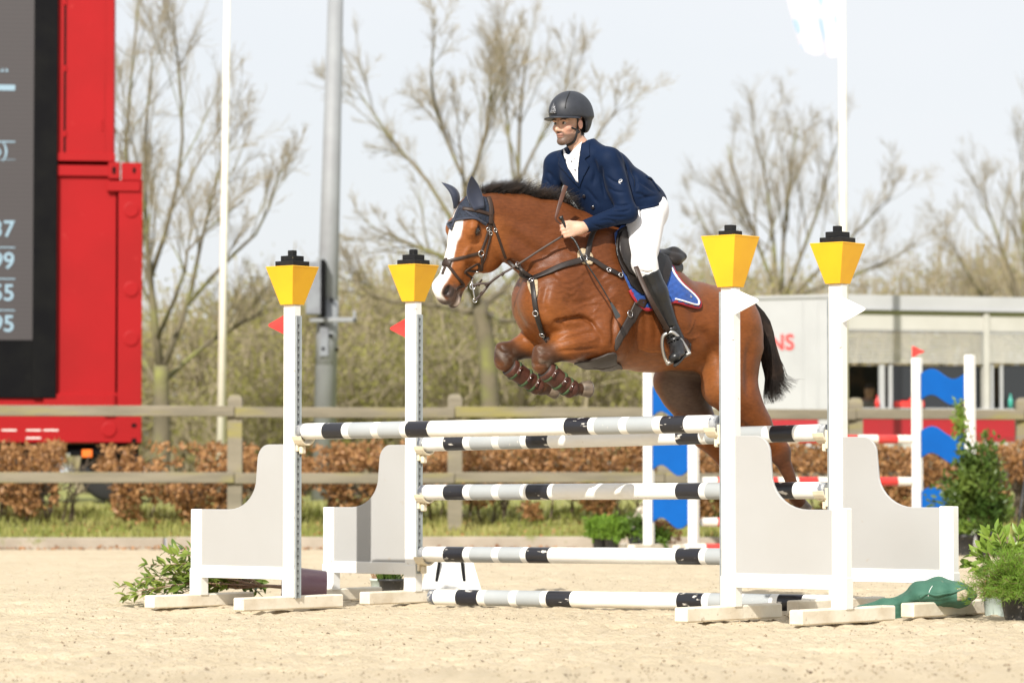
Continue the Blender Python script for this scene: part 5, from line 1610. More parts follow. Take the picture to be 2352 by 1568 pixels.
ex_ = nrm(fb - fa); ey_ = nrm(V3(0.1, -1, 0.2)); ey_ = nrm(ey_ - ex_ * (ey_ @ ex_)); ez_ = np.cross(ex_, ey_)
part('footbed', box((fa + fb) / 2 + V3(0, -0.03, 0), (np.linalg.norm(fb - fa) + 0.012, 0.06, 0.014), 0.004, np.stack((ex_, ey_, ez_), 1)), M_iron, iron)

# --- tendon boots on the forelegs
M_tb = pbr('russet_boot_leather', (0.075, 0.026, 0.016), 0.5, (0.05, 0.018, 0.012), 22, 0.4, 0.65, bump=0.1, bs=70, spec=0.3, col3=(0.25, 0.16, 0.11), vs3=50, lo3=0.70, hi3=0.76)
M_tbd = pbr('boot_lining', (0.03, 0.022, 0.018), 0.7)
M_green = pbr('green_webbing', (0.042, 0.078, 0.028), 0.8, (0.03, 0.055, 0.02), 40, 0.4, 0.6)
for l, a, b, c, lab in ((0.175, (1252, 848), (1300, 886), (1318, 896), 'russet leather tendon boot with green straps on the near foreleg, lower one'), (-0.175, (1170, 842), (1222, 878), (1241, 889), 'russet leather tendon boot with green straps on the far foreleg, further left')):
    p0, p1, p2 = W(*a, l), W(*b, l), W(*c, l)
    tb = thing('tendon_boot', lab, 'tendon boot', p1, 0, 'tendon boots of the horse')
    ax = smooth_path([p0, p0 * 0.5 + p1 * 0.5, p1, p2], 14)
    part('shell', tube(ax, np.interp(np.linspace(0, 1, 14), (0, 0.1, 0.7, 0.9, 1), (0.056, 0.058, 0.052, 0.058, 0.048)), 20), M_tb, tb, smooth=True)
    part('lining', tube(ax[[0, 1]] + (ax[0] - ax[1]) * 0.3, 0.0545, 20), M_tbd, tb, smooth=True)
    T, N, B = frames(ax)
    for k in (2, 6, 9):
        s_ = part('strap', tube([ax[k] - T[k] * 0.008, ax[k] - T[k] * 0.007, ax[k] + T[k] * 0.007, ax[k] + T[k] * 0.008], np.array((0.9, 1, 1, 0.9)) * (0.0615 if k < 9 else 0.058), 24, True), M_green, tb, smooth=True)
        tow = nrm(V3(0.2, -1, 0.15)); tow = nrm(tow - T[k] * (tow @ T[k]))
        part('strap_tab', box(ax[k] + tow * 0.059, (0.012, 0.055, 0.018), 0.003, np.stack((tow, np.cross(T[k], tow), T[k]), 1)), M_tb, s_)
        part('stud', ball(ax[k] + tow * 0.066, 0.004, 6), M_steel, s_)
    tow = nrm(V3(0.35, -1, -0.1))
    part('strike_pad', ball(ax[11] + tow * 0.04, 0.034, 10, (1.0, 0.6, 1.1)), M_tb, tb, smooth=True)

# --- riding whip in the near hand
wh = thing('riding_whip', 'black riding whip with leather flap held in the rider hand', 'whip', P(1424, 728, 19.22))
w0 = handN(0.105, -0.012, 0.075); w0b = P(1291, 498, w0[1]); w1 = handN(0.10, -0.012, 0.0); w2 = P(*c3(880, 350), 19.18); w3 = P(*c3(1090, 690), 19.18)
grip = [P(*c2(468, 1295), 19.215), P(*c2(490, 1345), 19.22), P(*c2(540, 1450), 19.225)]
M_whip = pbr('whip_black', (0.012, 0.012, 0.012), 0.4, bump=0.2, bs=200)
shaft = smooth_path([P(*c2(470, 1290), 19.215), P(*c2(545, 1460), 19.225), P(*c3(800, 190), 19.21), w2, P(*c3(990, 520), 19.18), w3], 30)
part('shaft', tube(shaft, np.interp(np.linspace(0, 1, 30), (0, 0.3, 1), (0.009, 0.0065, 0.0035)), 8), M_whip, wh, smooth=True)
part('knob', tube([P(*c2(464, 1286), 19.215), P(*c2(478, 1318), 19.216)], (0.014, 0.011), 12), M_whip, wh, smooth=True)
part('flap', prism([(0, -0.006), (0, 0.006), (0.09, 0.016), (0.10, 0.010), (0.10, -0.014), (0.09, -0.016)], w3, nrm(P(*c3(1155, 815), 19.18) - w3), nrm(np.cross(V3(0, -1, 0), P(*c3(1155, 815), 19.18) - w3)), 0.006, 0.001), pbr('whip_flap', (0.02, 0.024, 0.026), 0.45), wh)
# ---- land behind the arena
M_grass = pbr('grass_ground', (0.28, 0.28, 0.07), 0.95, (0.20, 0.22, 0.05), 1.5, 0.35, 0.65, col3=(0.25, 0.21, 0.09), vs3=4, lo3=0.5, hi3=0.7, bump=0.5, bs=30, bd=0.03)
def bank(X, Y):
    z = 0.12 + 0.38 * sstep(38.6, 44.5, Y) + 0.05 * (vnoise(X * 1.3, Y * 1.3, 14) - 0.5) * sstep(38.6, 40, Y)
    return z
struct('grass_ground', grid(np.concatenate((np.linspace(-900, -12, 14), np.linspace(-11, 11, 90), np.linspace(12, 900, 14))),
                            np.concatenate((np.linspace(38.36, 48, 50), np.geomspace(48.5, 1500, 30))), bank), M_grass, smooth=True)
M_kerb = pbr('kerb_concrete', (0.36, 0.31, 0.25), 0.9, (0.27, 0.23, 0.18), 2.2, 0.35, 0.65, bump=0.3, bs=30, col3=(0.2, 0.2, 0.09), vs3=7, lo3=0.62, hi3=0.75)
kerb = thing('arena_kerb', 'low grey concrete edging along the back of the sand arena', 'kerb', (0, KERB_Y, 0))
x = -14.0
while x < 14:
    part('kerb_stone', box((x + 1.24, KERB_Y + 0.08 + 0.012 * math.sin(x * 5), 0.03 + 0.006 * math.sin(x * 3)), (2.47, 0.17, 0.20), 0.012), M_kerb, kerb)
    x += 2.5
def blades(n, xr, yr, h0, h1, zf, w=0.012, seed=3, lean=0.5):
    r = np.random.default_rng(seed)
    x = r.uniform(*xr, n); y = r.uniform(*yr, n)
    return blades_at(x, y, zf(x, y), r, h0, h1, w, lean)
def blades_at(x, y, z, r, h0, h1, w, lean=0.5):
    n = len(x); h = r.uniform(h0, h1, n); a = r.uniform(0, 2 * math.pi, n); ln = r.uniform(0, lean, n) * h
    b = r.uniform(0, 2 * math.pi, n)
    p = np.stack((x, y, z), 1); s = np.stack((np.cos(a), np.sin(a), 0 * a), 1) * (w * r.uniform(0.6, 1.4, n))[:, None]
    tip = p + np.stack((np.cos(b) * ln, np.sin(b) * ln, h), 1)
    mid = (p + tip) / 2 + np.stack((-np.cos(b) * ln * 0.15, -np.sin(b) * ln * 0.15, h * 0.08), 1)
    q = np.stack((p - s, p + s, mid + s * 0.8, mid - s * 0.8), 1)
    q2 = np.stack((mid - s * 0.8, mid + s * 0.8, tip + s * 0.1, tip - s * 0.1), 1)
    return quads(np.concatenate((q, q2)))
M_blade = leafy('grass_blades', (0.20, 0.24, 0.045), (0.38, 0.35, 0.12), 0.6, 0.8)
g1 = blades(11000, (-8.5, 8.5), (38.5, 43.0), 0.04, 0.14, bank, 0.010)
struct('bank_grass', g1, M_blade, kind='stuff')
M_litter = leafy('fallen_leaf', (0.30, 0.13, 0.05), (0.42, 0.22, 0.10), 0.8, 3.0, 0.1)
def leaves_at(p, size, r, flat=0.0, elong=1.8):
    """small diamond leaves with a fold along the middle"""
    n = len(p)
    d = r.standard_normal((n, 3)); d[:, 2] *= (1 - flat); d /= np.linalg.norm(d, axis=1, keepdims=True)
    e = r.standard_normal((n, 3)); e[:, 2] *= (1 - flat); e -= d * np.sum(d * e, 1, keepdims=True); e /= (np.linalg.norm(e, axis=1, keepdims=True) + 1e-9)
    L = (size * r.uniform(0.6, 1.3, n))[:, None]; wd = L / elong / 2
    nn = np.cross(d, e)
    a = p; b = p + d * L * 0.45 + e * wd + nn * wd * 0.35; c = p + d * L; f = p + d * L * 0.45 - e * wd + nn * wd * 0.35
    m = p + d * L * 0.5 - nn * wd * 0.2
    return quads(np.concatenate((np.stack((a, b, c, m), 1), np.stack((a, m, c, f), 1))))
r_ = np.random.default_rng(12)
n = 900
lp_ = np.stack((r_.uniform(-8.5, 8.5, n), KERB_Y - np.abs(r_.normal(0.05, 0.12, n)), np.full(n, 0.012)), 1)
lp2 = np.stack((r_.uniform(-8.5, 8.5, n), r_.uniform(38.6, 41, n), np.zeros(n)), 1); lp2[:, 2] = bank(lp2[:, 0], lp2[:, 1]) + 0.03
struct('leaf_litter', leaves_at(np.vstack((lp_, lp2)), 0.06, r_, 0.7), M_litter, kind='stuff')

# ---- post and rail fence
M_wood = pbr('weathered_wood', (0.225, 0.195, 0.14), 0.85, (0.16, 0.14, 0.10), 3.0, 0.35, 0.65, bump=0.4, bs=20, bd=0.01, stretch=(0.4, 1, 2.5), col3=(0.24, 0.21, 0.07), vs3=2.6, lo3=0.52, hi3=0.70)
fence = thing('rail_fence', 'weathered wooden post and rail fence in front of the brown hedge', 'fence', P(1176, 1200, 40))
fu = [-330, -30, 540, 1045, 1526, 1965, 2350, 2700]
fy = [38.9, 39.2, 39.6, 40.0, 40.5, 41.1, 41.8, 42.5]
tops = []
for i, (u, y) in enumerate(zip(fu, fy)):
    p = P(u, 1100, y); zt = 1.83 + 0.02 * math.sin(i * 2.1); w = 0.175
    o = []
    for s in ((-1, -1), (1, -1), (1, 1), (-1, 1)): o.append(s)
    pts = [(p[0] + sx * w / 2, y + sy * w / 2, z) for z in (0.1, zt - 0.06) for sx, sy in o] + [(p[0] + sx * w / 2 * 0.72, y + sy * w / 2 * 0.72, zt - 0.012) for sx, sy in o] + [(p[0] + sx * w / 2 * 0.35, y + sy * w / 2 * 0.35, zt) for sx, sy in o]
    if u > -100 and u < 2500 and i != 1: part('post', hull(pts), M_wood, fence)
    tops.append((p[0], y))
for i in range(len(tops) - 1):
    (x0, y0), (x1, y1) = tops[i], tops[i + 1]
    a = math.atan2(y1 - y0, x1 - x0); L = math.hypot(x1 - x0, y1 - y0)
    for z, h in ((1.605, 0.128), (0.815, 0.130)):
        zc = z + 0.006 * math.sin(i * 3 + z * 7)
        part('rail', box(((x0 + x1) / 2, (y0 + y1) / 2 - 0.115, zc), (L - 0.008, 0.045, h), 0.008, rotz(a)), M_wood, fence)

# ---- beech hedge, brown winter leaves
M_beech = leafy('beech_leaf', (0.48, 0.265, 0.11), (0.23, 0.105, 0.04), 0.5, 26.0, 0.25)
M_stem = pbr('hedge_stem', (0.14, 0.10, 0.07), 0.9, (0.09, 0.07, 0.05), 9, 0.4, 0.6)
def hedge(u0, u1, label, seed, gaps=()):
    r = np.random.default_rng(seed)
    um = (u0 + u1) / 2
    b = P(um, 1200, 41.2)
    h = thing('beech_hedge', label, 'hedge', (b[0], b[1], 0.25), 0, 'brown beech hedge along the fence')
    xs_ = []; n = int((u1 - u0) * 8.5)
    u = r.uniform(u0, u1, n * 2); v = 1012 + 200 * r.random(n * 2) ** 0.9
    lump = vnoise(u * 0.018 + seed, v * 0.022 + seed, seed) + 0.5 * vnoise(u * 0.05, v * 0.05, seed + 1)
    keep = lump > 0.44 + 0.52 * np.clip((v - 1100) / 100, 0, 1)
    for g0, g1, gv in gaps:
        jit = 34 * (vnoise(v * 0.06, u * 0.02, seed + 5) - 0.5)
        keep &= ~((u > g0 + jit) & (u < g1 + jit) & (v > gv))
    topn = 1012 + 22 * vnoise(u * 0.03 + 3, u * 0, seed + 2)
    keep &= v > topn
    u, v = u[keep], v[keep]
    y = r.uniform(40.6, 41.9, len(u))
    pts = np.array([P(a, b_, c) for a, b_, c in zip(u, v, y)])
    part('leaves', leaves_at(pts, 0.085, r), M_beech, h, kind='stuff')
    k = int((u1 - u0) / 26)
    for i in range(k):
        uu = r.uniform(u0, u1)
        p0 = P(uu, 1205, 41.2); p0[2] = float(bank(p0[0], 41.2)) - 0.03
        br_ = [tube(smooth_path([p0, p0 + V3(r.normal(0, .05), r.normal(0, .05), 0.3), p0 + V3(r.normal(0, .16), r.normal(0, .1), r.uniform(0.6, 0.9))], 6), np.linspace(0.018, 0.005, 6), 5)]
        for j in range(4):
            q = p0 + V3(0, 0, r.uniform(0.15, 0.5)); br_.append(tube(smooth_path([q, q + V3(r.normal(0, .12), r.normal(0, .08), 0.15), q + V3(r.normal(0, .25), r.normal(0, .12), r.uniform(0.2, 0.45))], 5), np.linspace(0.009, 0.003, 5), 4))
        part('stem', merge(*br_), M_stem, h, smooth=True, kind='stuff')
    return h
hedge(-60, 505, 'brown leaved beech hedge below the red container', 81, ((140, 222, 1010), (222, 262, 1085)))
hedge(505, 1660, 'brown leaved beech hedge behind the fence between the wing stands', 82, ((560, 600, 1120), (1130, 1190, 1130), (1300, 1340, 1150)))
hedge(1660, 2420, 'brown leaved beech hedge below the pale food trailer', 83)

# ---- bare trees
M_bark = pbr('bark', (0.15, 0.125, 0.08), 0.9, (0.10, 0.085, 0.055), 3, 0.4, 0.65, bump=0.4, bs=14, bd=0.03, col3=(0.20, 0.20, 0.06), vs3=1.5, lo3=0.5, hi3=0.7)
M_twig = pbr('twigs', (0.34, 0.285, 0.185), 0.9, (0.27, 0.225, 0.145), 2, 0.4, 0.65)
M_bud = leafy('spring_buds', (0.34, 0.31, 0.06), (0.24, 0.26, 0.05), 0.6, 0.6, 0.4)
def grow(r, base, limbs, depth, nchild, ratio, spread, up, wig=0.10, minr=0.006):
    """limbs: list of (polyline, r0, r1); returns a list of levels, each (paths (N,M,3), radii (N,M))"""
    M_ = 6; k = np.linspace(0, 1, M_)
    def resample(pl): return smooth_path(pl, M_)
    lev = [(np.array([resample(l[0]) for l in limbs]), np.array([np.linspace(l[1], l[2], M_) for l in limbs]))]
    for d in range(depth):
        pp, rr = lev[-1]; N = len(pp); nc = nchild[d]
        par = np.repeat(np.arange(N), nc); n = len(par)
        t = np.clip(r.uniform(0.22, 1.0, n), 0, 0.999); idx = t * (M_ - 1); i0 = idx.astype(int); fr = (idx - i0)[:, None]
        p0 = pp[par, i0] * (1 - fr) + pp[par, i0 + 1] * fr
        r0 = rr[par, i0] * (1 - fr[:, 0]) + rr[par, i0 + 1] * fr[:, 0]
        td = pp[par, i0 + 1] - pp[par, i0]; td /= (np.linalg.norm(td, axis=1, keepdims=True) + 1e-9)
        L = np.linalg.norm(pp[:, -1] - pp[:, 0], axis=1)[par] * ratio[d] * r.uniform(0.6, 1.15, n) * (1.1 - 0.45 * t)
        dirv = td * 0.8 + spread[d] * r.standard_normal((n, 3)) + np.array((0, 0, up[d])); dirv /= np.linalg.norm(dirv, axis=1, keepdims=True)
        path = np.zeros((n, M_, 3)); path[:, 0] = p0; cur = dirv.copy()
        for j in range(1, M_):
            cur = cur + wig * r.standard_normal((n, 3)) + np.array((0, 0, up[d] * 0.12)); cur /= np.linalg.norm(cur, axis=1, keepdims=True)
            path[:, j] = path[:, j - 1] + cur * (L / (M_ - 1))[:, None]
        rs = np.maximum(r0 * (0.5 if d == 0 else 0.55), minr); rad = np.maximum(rs[:, None] * (1 - 0.75 * k)[None], minr * 0.7)
        lev.append((path, rad))
    return lev
def tree(name, label, base, limbs, r, depth=3, nchild=(7, 8, 7), ratio=(0.55, 0.5, 0.5), spread=(0.5, 0.45, 0.45), up=(0.25, 0.2, 0.15), minr=0.007, buds=0, trunk=None, group='bare trees behind the fence', bud_size=0.05, twigm=None):
    t = thing(name, label, 'tree', base, 0, group)
    lev = grow(r, base, limbs, depth, nchild, ratio, spread, up, minr=minr)
    if trunk is not None: part('trunk', tube(smooth_path(trunk[0], 12), np.linspace(trunk[1], trunk[2], 12), 12), M_bark, t, smooth=True)
    for i in range(len(lev[0][0])):
        part('limb', tube(lev[0][0][i], lev[0][1][i], 8), M_bark, t, smooth=True)
    big = strands(lev[1][0], lev[1][1], 5); part('branches', big, M_bark, t, smooth=True, kind='stuff')
    for a, b in lev[2:]:
        part('twigs', strands(a, b, 3), twigm or M_twig, t, smooth=True, kind='stuff')
    if buds:
        tw = lev[-1][0]; i = r.integers(0, len(tw), buds); j = r.integers(1, 6, buds)
        part('buds', leaves_at(tw[i, j] + 0.03 * r.standard_normal((buds, 3)), bud_size, r), M_bud, t, kind='stuff')
    return t
def px(Y, *pts): return [P(u, v, Y + (0 if len(q) == 0 else q[0])) for u, v, *q in pts]
R1 = np.random.default_rng(101)
Y = 58
tree('bare_tree', 'large bare tree with forked trunk behind the horse forelegs', P(1132, 1160, Y),
     [(px(Y, (1100, 700), (1062, 560), (1068, 440, 1), (1052, 300, 1)), 0.087, 0.012), (px(Y, (1105, 705), (1030, 600, -1), (940, 560, -1), (850, 520, -1)), 0.065, 0.012),
      (px(Y, (1110, 700), (1180, 640, 1), (1215, 540, 1), (1262, 420, 2)), 0.065, 0.012), (px(Y, (1062, 560), (1000, 440), (900, 320, 1), (830, 220, 1)), 0.048, 0.012),
      (px(Y, (1066, 460), (1110, 330), (1130, 220), (1180, 90)), 0.044, 0.012), (px(Y, (1120, 720), (1180, 740, -2), (1270, 690, -2), (1350, 600, -2)), 0.052, 0.012),
      (px(Y, (1060, 400), (1010, 280, 1), (990, 180), (1000, 80)), 0.035, 0.012), (px(Y, (1100, 720), (990, 700, 1), (880, 690, 1), (800, 640, 1)), 0.052, 0.012),
      (px(Y, (1215, 540), (1310, 440), (1360, 330), (1420, 250)), 0.039, 0.012)],
     R1, 3, (9, 8, 7), (0.5, 0.55, 0.72), (0.36, 0.33, 0.36), (0.22, 0.16, 0.1), 0.0042, 0, (px(Y, (1133, 1165), (1128, 960), (1118, 800), (1100, 690)), 0.180, 0.140), bud_size=0.05)
Y = 68
tree('bare_tree', 'slim bare tree rising behind the horse neck, left of the rider', P(1205, 1150, Y),
     [(px(Y, (1190, 560), (1190, 400), (1196, 250), (1215, 90)), 0.065, 0.012), (px(Y, (1190, 480), (1170, 330), (1160, 220), (1140, 100)), 0.039, 0.012), (px(Y, (1192, 420), (1240, 320), (1290, 240), (1310, 120)), 0.035, 0.012)],
     R1, 3, (9, 8, 7), (0.5, 0.55, 0.72), (0.36, 0.33, 0.36), (0.22, 0.16, 0.1), 0.0042, 0, (px(Y, (1205, 1140), (1195, 800), (1190, 550)), 0.130, 0.090))
Y = 55
tree('bare_tree', 'dense twiggy bare tree beside the red container', P(366, 1150, Y),
     [(px(Y, (370, 860), (345, 640), (330, 400), (350, 120)), 0.074, 0.012), (px(Y, (372, 850), (430, 700), (470, 520), (520, 330)), 0.057, 0.012), (px(Y, (370, 900), (300, 760, 1), (270, 560, 1), (280, 300, 1)), 0.057, 0.012),
      (px(Y, (345, 640), (400, 460), (420, 280), (400, 60)), 0.044, 0.012), (px(Y, (374, 880), (460, 800, 1), (560, 740, 1), (650, 690, 1)), 0.048, 0.012), (px(Y, (340, 560), (290, 380), (300, 200), (320, -20)), 0.044, 0.012),
      (px(Y, (430, 700), (520, 600), (600, 520), (640, 400)), 0.039, 0.012), (px(Y, (360, 780), (420, 640, -1), (440, 560, -1), (560, 460, -1)), 0.039, 0.012)],
     R1, 3, (9, 8, 7), (0.5, 0.55, 0.72), (0.36, 0.33, 0.36), (0.22, 0.16, 0.1), 0.0042, 0, (px(Y, (366, 1150), (372, 1000), (370, 840)), 0.170, 0.120), bud_size=0.05)
Y = 78
tree('bare_tree', 'pale fan shaped bare tree above the food trailer roof, right of the rider', P(1790, 1130, Y),
     [(px(Y, (1790, 690), (1740, 560), (1700, 440), (1670, 330)), 0.061, 0.012), (px(Y, (1788, 690), (1775, 540), (1760, 420), (1735, 310)), 0.057, 0.012), (px(Y, (1795, 690), (1800, 540), (1815, 400), (1830, 290)), 0.057, 0.012),
      (px(Y, (1800, 690), (1850, 560), (1890, 450), (1920, 330)), 0.057, 0.012), (px(Y, (1805, 700), (1900, 600), (1980, 520), (2050, 450)), 0.052, 0.012), (px(Y, (1780, 700), (1700, 620), (1640, 560), (1600, 480)), 0.044, 0.012), (px(Y, (1800, 690), (1940, 640), (2040, 600), (2100, 560)), 0.044, 0.012)],
     R1, 3, (9, 8, 7), (0.5, 0.55, 0.72), (0.36, 0.33, 0.36), (0.22, 0.16, 0.1), 0.0042, 0, (px(Y, (1790, 1130), (1792, 900), (1793, 680)), 0.200, 0.160))
Y = 82
tree('bare_tree', 'brown twiggy bare tree at the right edge behind the trailer', P(2370, 1120, Y),
     [(px(Y, (2370, 800), (2330, 650), (2290, 540), (2260, 450)), 0.087, 0.012), (px(Y, (2370, 780), (2360, 620), (2350, 480), (2345, 340)), 0.087, 0.012), (px(Y, (2370, 820), (2290, 720), (2230, 640), (2190, 560)), 0.070, 0.012), (px(Y, (2375, 780), (2410, 620), (2420, 480), (2430, 330)), 0.070, 0.012), (px(Y, (2370, 820), (2280, 760), (2210, 720), (2150, 670)), 0.061, 0.012)],
     R1, 3, (9, 8, 7), (0.5, 0.55, 0.72), (0.36, 0.33, 0.36), (0.22, 0.16, 0.1), 0.0042, 0, (px(Y, (2370, 1120), (2372, 950), (2370, 780)), 0.250, 0.200))
# far thicket of saplings and scrub that reads as one mass
def thicket(name, u0, u1, vt, Y0, Y1, n, seed, buds, bs, mat):
    r = np.random.default_rng(seed); pts = []; M_ = 6
    u = r.uniform(u0, u1, n); Yv = r.uniform(Y0, Y1, n)
    tv = np.interp(u, [a for a, b in vt], [b for a, b in vt]) + r.normal(20, 45, n)
    base = np.array([P(a, 1120, y) for a, y in zip(u, Yv)]); base[:, 2] = 0.4
    top = np.array([P(a + 40 * r.standard_normal(), v, y) for a, v, y in zip(u, tv, Yv)])
    k = np.linspace(0, 1, M_)[None, :, None]
    path = base[:, None] * (1 - k) + top[:, None] * k + 0.16 * r.standard_normal((n, M_, 3)) * k
    rad = np.linspace(0.05, 0.012, M_)[None] * r.uniform(0.6, 1.4, (n, 1))
    lev = [(path, rad)]
    nc = 13; par = np.repeat(np.arange(n), nc); m = len(par)
    j = r.integers(1, M_ - 1, m); p0 = path[par, j]
    d = np.stack((r.normal(0, 0.55, m), r.normal(0, 0.4, m), r.uniform(0.2, 1.0, m)), 1); d /= np.linalg.norm(d, axis=1, keepdims=True)
    L = r.uniform(0.5, 1.5, m)
    tw = np.stack([p0 + d * (L * q)[:, None] + 0.05 * r.standard_normal((m, 3)) * q for q in np.linspace(0, 1, 4)], 1)
    a = strands(path, rad, 4); b = strands(tw, np.linspace(0.014, 0.008, 4)[None] * np.ones((m, 1)), 3)
    o = struct(name, (np.vstack((a[0], b[0])), np.vstack((a[1], b[1] + len(a[0])))), M_twig, smooth=True, kind='stuff')
    i = r.integers(0, m, buds); q = r.integers(1, 4, buds)
    lf = leaves_at(tw[i, q] + 0.12 * r.standard_normal((buds, 3)), bs, r)
    struct(name + '_buds', lf, mat, kind='stuff')
M_scrub = leafy('scrub_leaf', (0.36, 0.325, 0.125), (0.30, 0.275, 0.10), 0.7, 0.35, 0.35)
M_scrub2 = leafy('scrub_leaf_green', (0.36, 0.34, 0.10), (0.29, 0.28, 0.085), 0.7, 0.3, 0.4)
thicket('scrub_wood', 180, 1800, ((180, 760), (520, 700), (640, 640), (760, 660), (900, 610), (1000, 640), (1300, 700), (1500, 640), (1650, 620), (1800, 640)), 66, 84, 620, 5, 95000, 0.095, M_scrub)
thicket('green_scrub', 500, 1760, ((500, 900), (900, 820), (1050, 760), (1200, 780), (1400, 790), (1760, 840)), 60, 66, 230, 6, 40000, 0.09, M_scrub2)
thicket('far_scrub', 1600, 2480, ((1600, 640), (1900, 640), (2000, 650), (2100, 610), (2200, 590), (2352, 560), (2480, 560)), 88, 100, 420, 8, 24000, 0.11, M_scrub)
# ---- red screen container on a trailer
M_red = pbr('red_container', (0.315, 0.010, 0.012), 0.5, (0.275, 0.010, 0.011), 1.2, 0.4, 0.7, spec=0.12, bump=0.04, bs=4, col3=(0.34, 0.02, 0.02), vs3=9, lo3=0.68, hi3=0.8)
M_blk = pbr('black_frame', (0.006, 0.006, 0.007), 0.55, (0.009, 0.009, 0.009), 3, 0.4, 0.7, spec=0.04)
def emis(name, col, st, base=(0.02, 0.02, 0.02)):
    m = bpy.data.materials.new(name); m.use_nodes = True; b = m.node_tree.nodes['Principled BSDF']
    b.inputs['Base Color'].default_value = base + (1,); b.inputs['Emission Color'].default_value = tuple(col) + (1,); b.inputs['Emission Strength'].default_value = st
    b.inputs['Roughness'].default_value = 0.5
    return m, b
M_screen, bs_ = emis('led_screen', (0.14, 0.115, 0.115), 0.2, (0.02, 0.017, 0.017))
nt = M_screen.node_tree; wv_ = nt.nodes.new('ShaderNodeTexWave'); wv_.wave_type = 'BANDS'; wv_.bands_direction = 'Z'; wv_.inputs['Scale'].default_value = 5.2
tcn = nt.nodes.new('ShaderNodeTexCoord'); nt.links.new(tcn.outputs['Object'], wv_.inputs['Vector'])
mxn = nt.nodes.new('ShaderNodeMix'); mxn.data_type = 'RGBA'; mxn.inputs['A'].default_value = (0.115, 0.095, 0.095, 1); mxn.inputs['B'].default_value = (0.155, 0.125, 0.125, 1)
nt.links.new(wv_.outputs['Fac'], mxn.inputs['Factor']); nt.links.new(mxn.outputs['Result'], bs_.inputs['Emission Color'])
M_digit, _ = emis('led_digits', (0.55, 0.80, 0.92), 0.5)
CY = 43.5
c0 = P(325, 1018, CY)
th_ = math.atan2(c0[0], CY)                        # face turned square to the sight line
cx_ = V3(math.cos(-th_), math.sin(-th_), 0); cn_ = V3(math.sin(th_), math.cos(th_), 0)
cx_ = V3(cn_[1], -cn_[0], 0)
def CP(u, v):
    d = ray(u, v); t = ((c0 - CAM) @ cn_) / (d @ cn_); q = CAM + d * t - c0
    return q @ cx_, q[2]
CM = np.stack((cx_, cn_, V3(0, 0, 1)), 1)
cont = thing('screen_container', 'tall red shipping container with black framed scoreboard screen, at the left edge', 'container', (c0[0], c0[1], 0.45))
def cbx(name, u0, v0, u1, v1, front, depth, mat=None, b=0.006, par=None):
    x0, z1 = CP(u0, v0); x1, z0 = CP(u1, v1)
    cen = c0 + cx_ * (x0 + x1) / 2 + cn_ * (front + depth / 2) + V3(0, 0, (z0 + z1) / 2)
    return part(name, box(cen, (abs(x1 - x0), depth, abs(z1 - z0)), b, CM), mat or M_red, par or cont)
cbx('corner_column', 272, 414, 325, 960, 0.0, 2.3)
cbx('column_recess', 264, 408, 273, 962, 0.10, 2.0, M_blk)
body = cbx('side_panel', 128, 404, 265, 912, 0.05, 2.2)
cbx('top_beam', -320, 374, 252, 405, 0.0, 2.3)
cbx('corner_casting', 249, 372, 275, 411, -0.015, 0.2)
cbx('corner_casting', 279, 374, 325, 415, -0.02, 0.2)
cbx('casting_hole', 258, 384, 266, 400, -0.022, 0.02, M_blk)
cbx('casting_hole', 305, 386, 312, 398, -0.027, 0.02, M_blk)
cbx('tie_bracket', 246, 416, 322, 440, -0.03, 0.1)
for vv in (482, 664, 777):
    a, z = CP(301, vv)
    part('lock_disc', lathe([(0.10, 0), (0.10, 0.012), (0.085, 0.016)], 24, c0 + cx_ * a + V3(0, 0, z) - cn_ * 0.001, -cn_), M_red, cont, smooth=False)
cbx('ledge', 100, 905, 266, 932, -0.03, 0.4); cbx('ledge_end', 240, 905, 262, 958, -0.045, 0.2)
bb = cbx('bottom_beam', -320, 958, 325, 1016, -0.02, 2.35)
cbx('bottom_web', -320, 900, 325, 960, 0.02, 2.2)
a, z = CP(250, 986); part('lock_disc', lathe([(0.10, 0), (0.10, 0.012), (0.085, 0.016)], 24, c0 + cx_ * a + V3(0, 0, z) - cn_ * 0.021, -cn_), M_red, cont)
for uu, vv in ((302, 972), (302, 1006)): cbx('casting_hole', uu, vv, uu + 12, vv + 10, -0.024, 0.02, M_blk)
for uu, vv in ((4, 986), (60, 986), (100, 986), (60, 1004)): cbx('weld_strip', uu, vv, uu + 34, vv + 3, -0.024, 0.01, M_pole_w, 0)
cbx('upper_box', 128, -90, 261, 352, 0.03, 2.2)
cbx('upper_flange', 128, 350, 264, 371, -0.01, 2.25)
cbx('door_seam', 148, -60, 150.5, 350, 0.024, 0.02, M_blk, 0); cbx('door_seam', 240, -60, 241.5, 350, 0.026, 0.02, M_red, 0)
for vv in (-2, 150, 300): cbx('hinge', 146, vv, 153, vv + 14, 0.012, 0.03)
for vv in (276, 286, 296): cbx('bolt', 233, vv, 237, vv + 5, 0.018, 0.02)
cbx('screen_frame', 80, -90, 128.5, 914, -0.05, 0.3, M_blk)
cbx('screen_base', -320, 780, 100, 914, -0.02, 0.3, M_blk)
scr = cbx('screen', -320, -90, 80, 781, -0.035, 0.2, M_screen, 0)
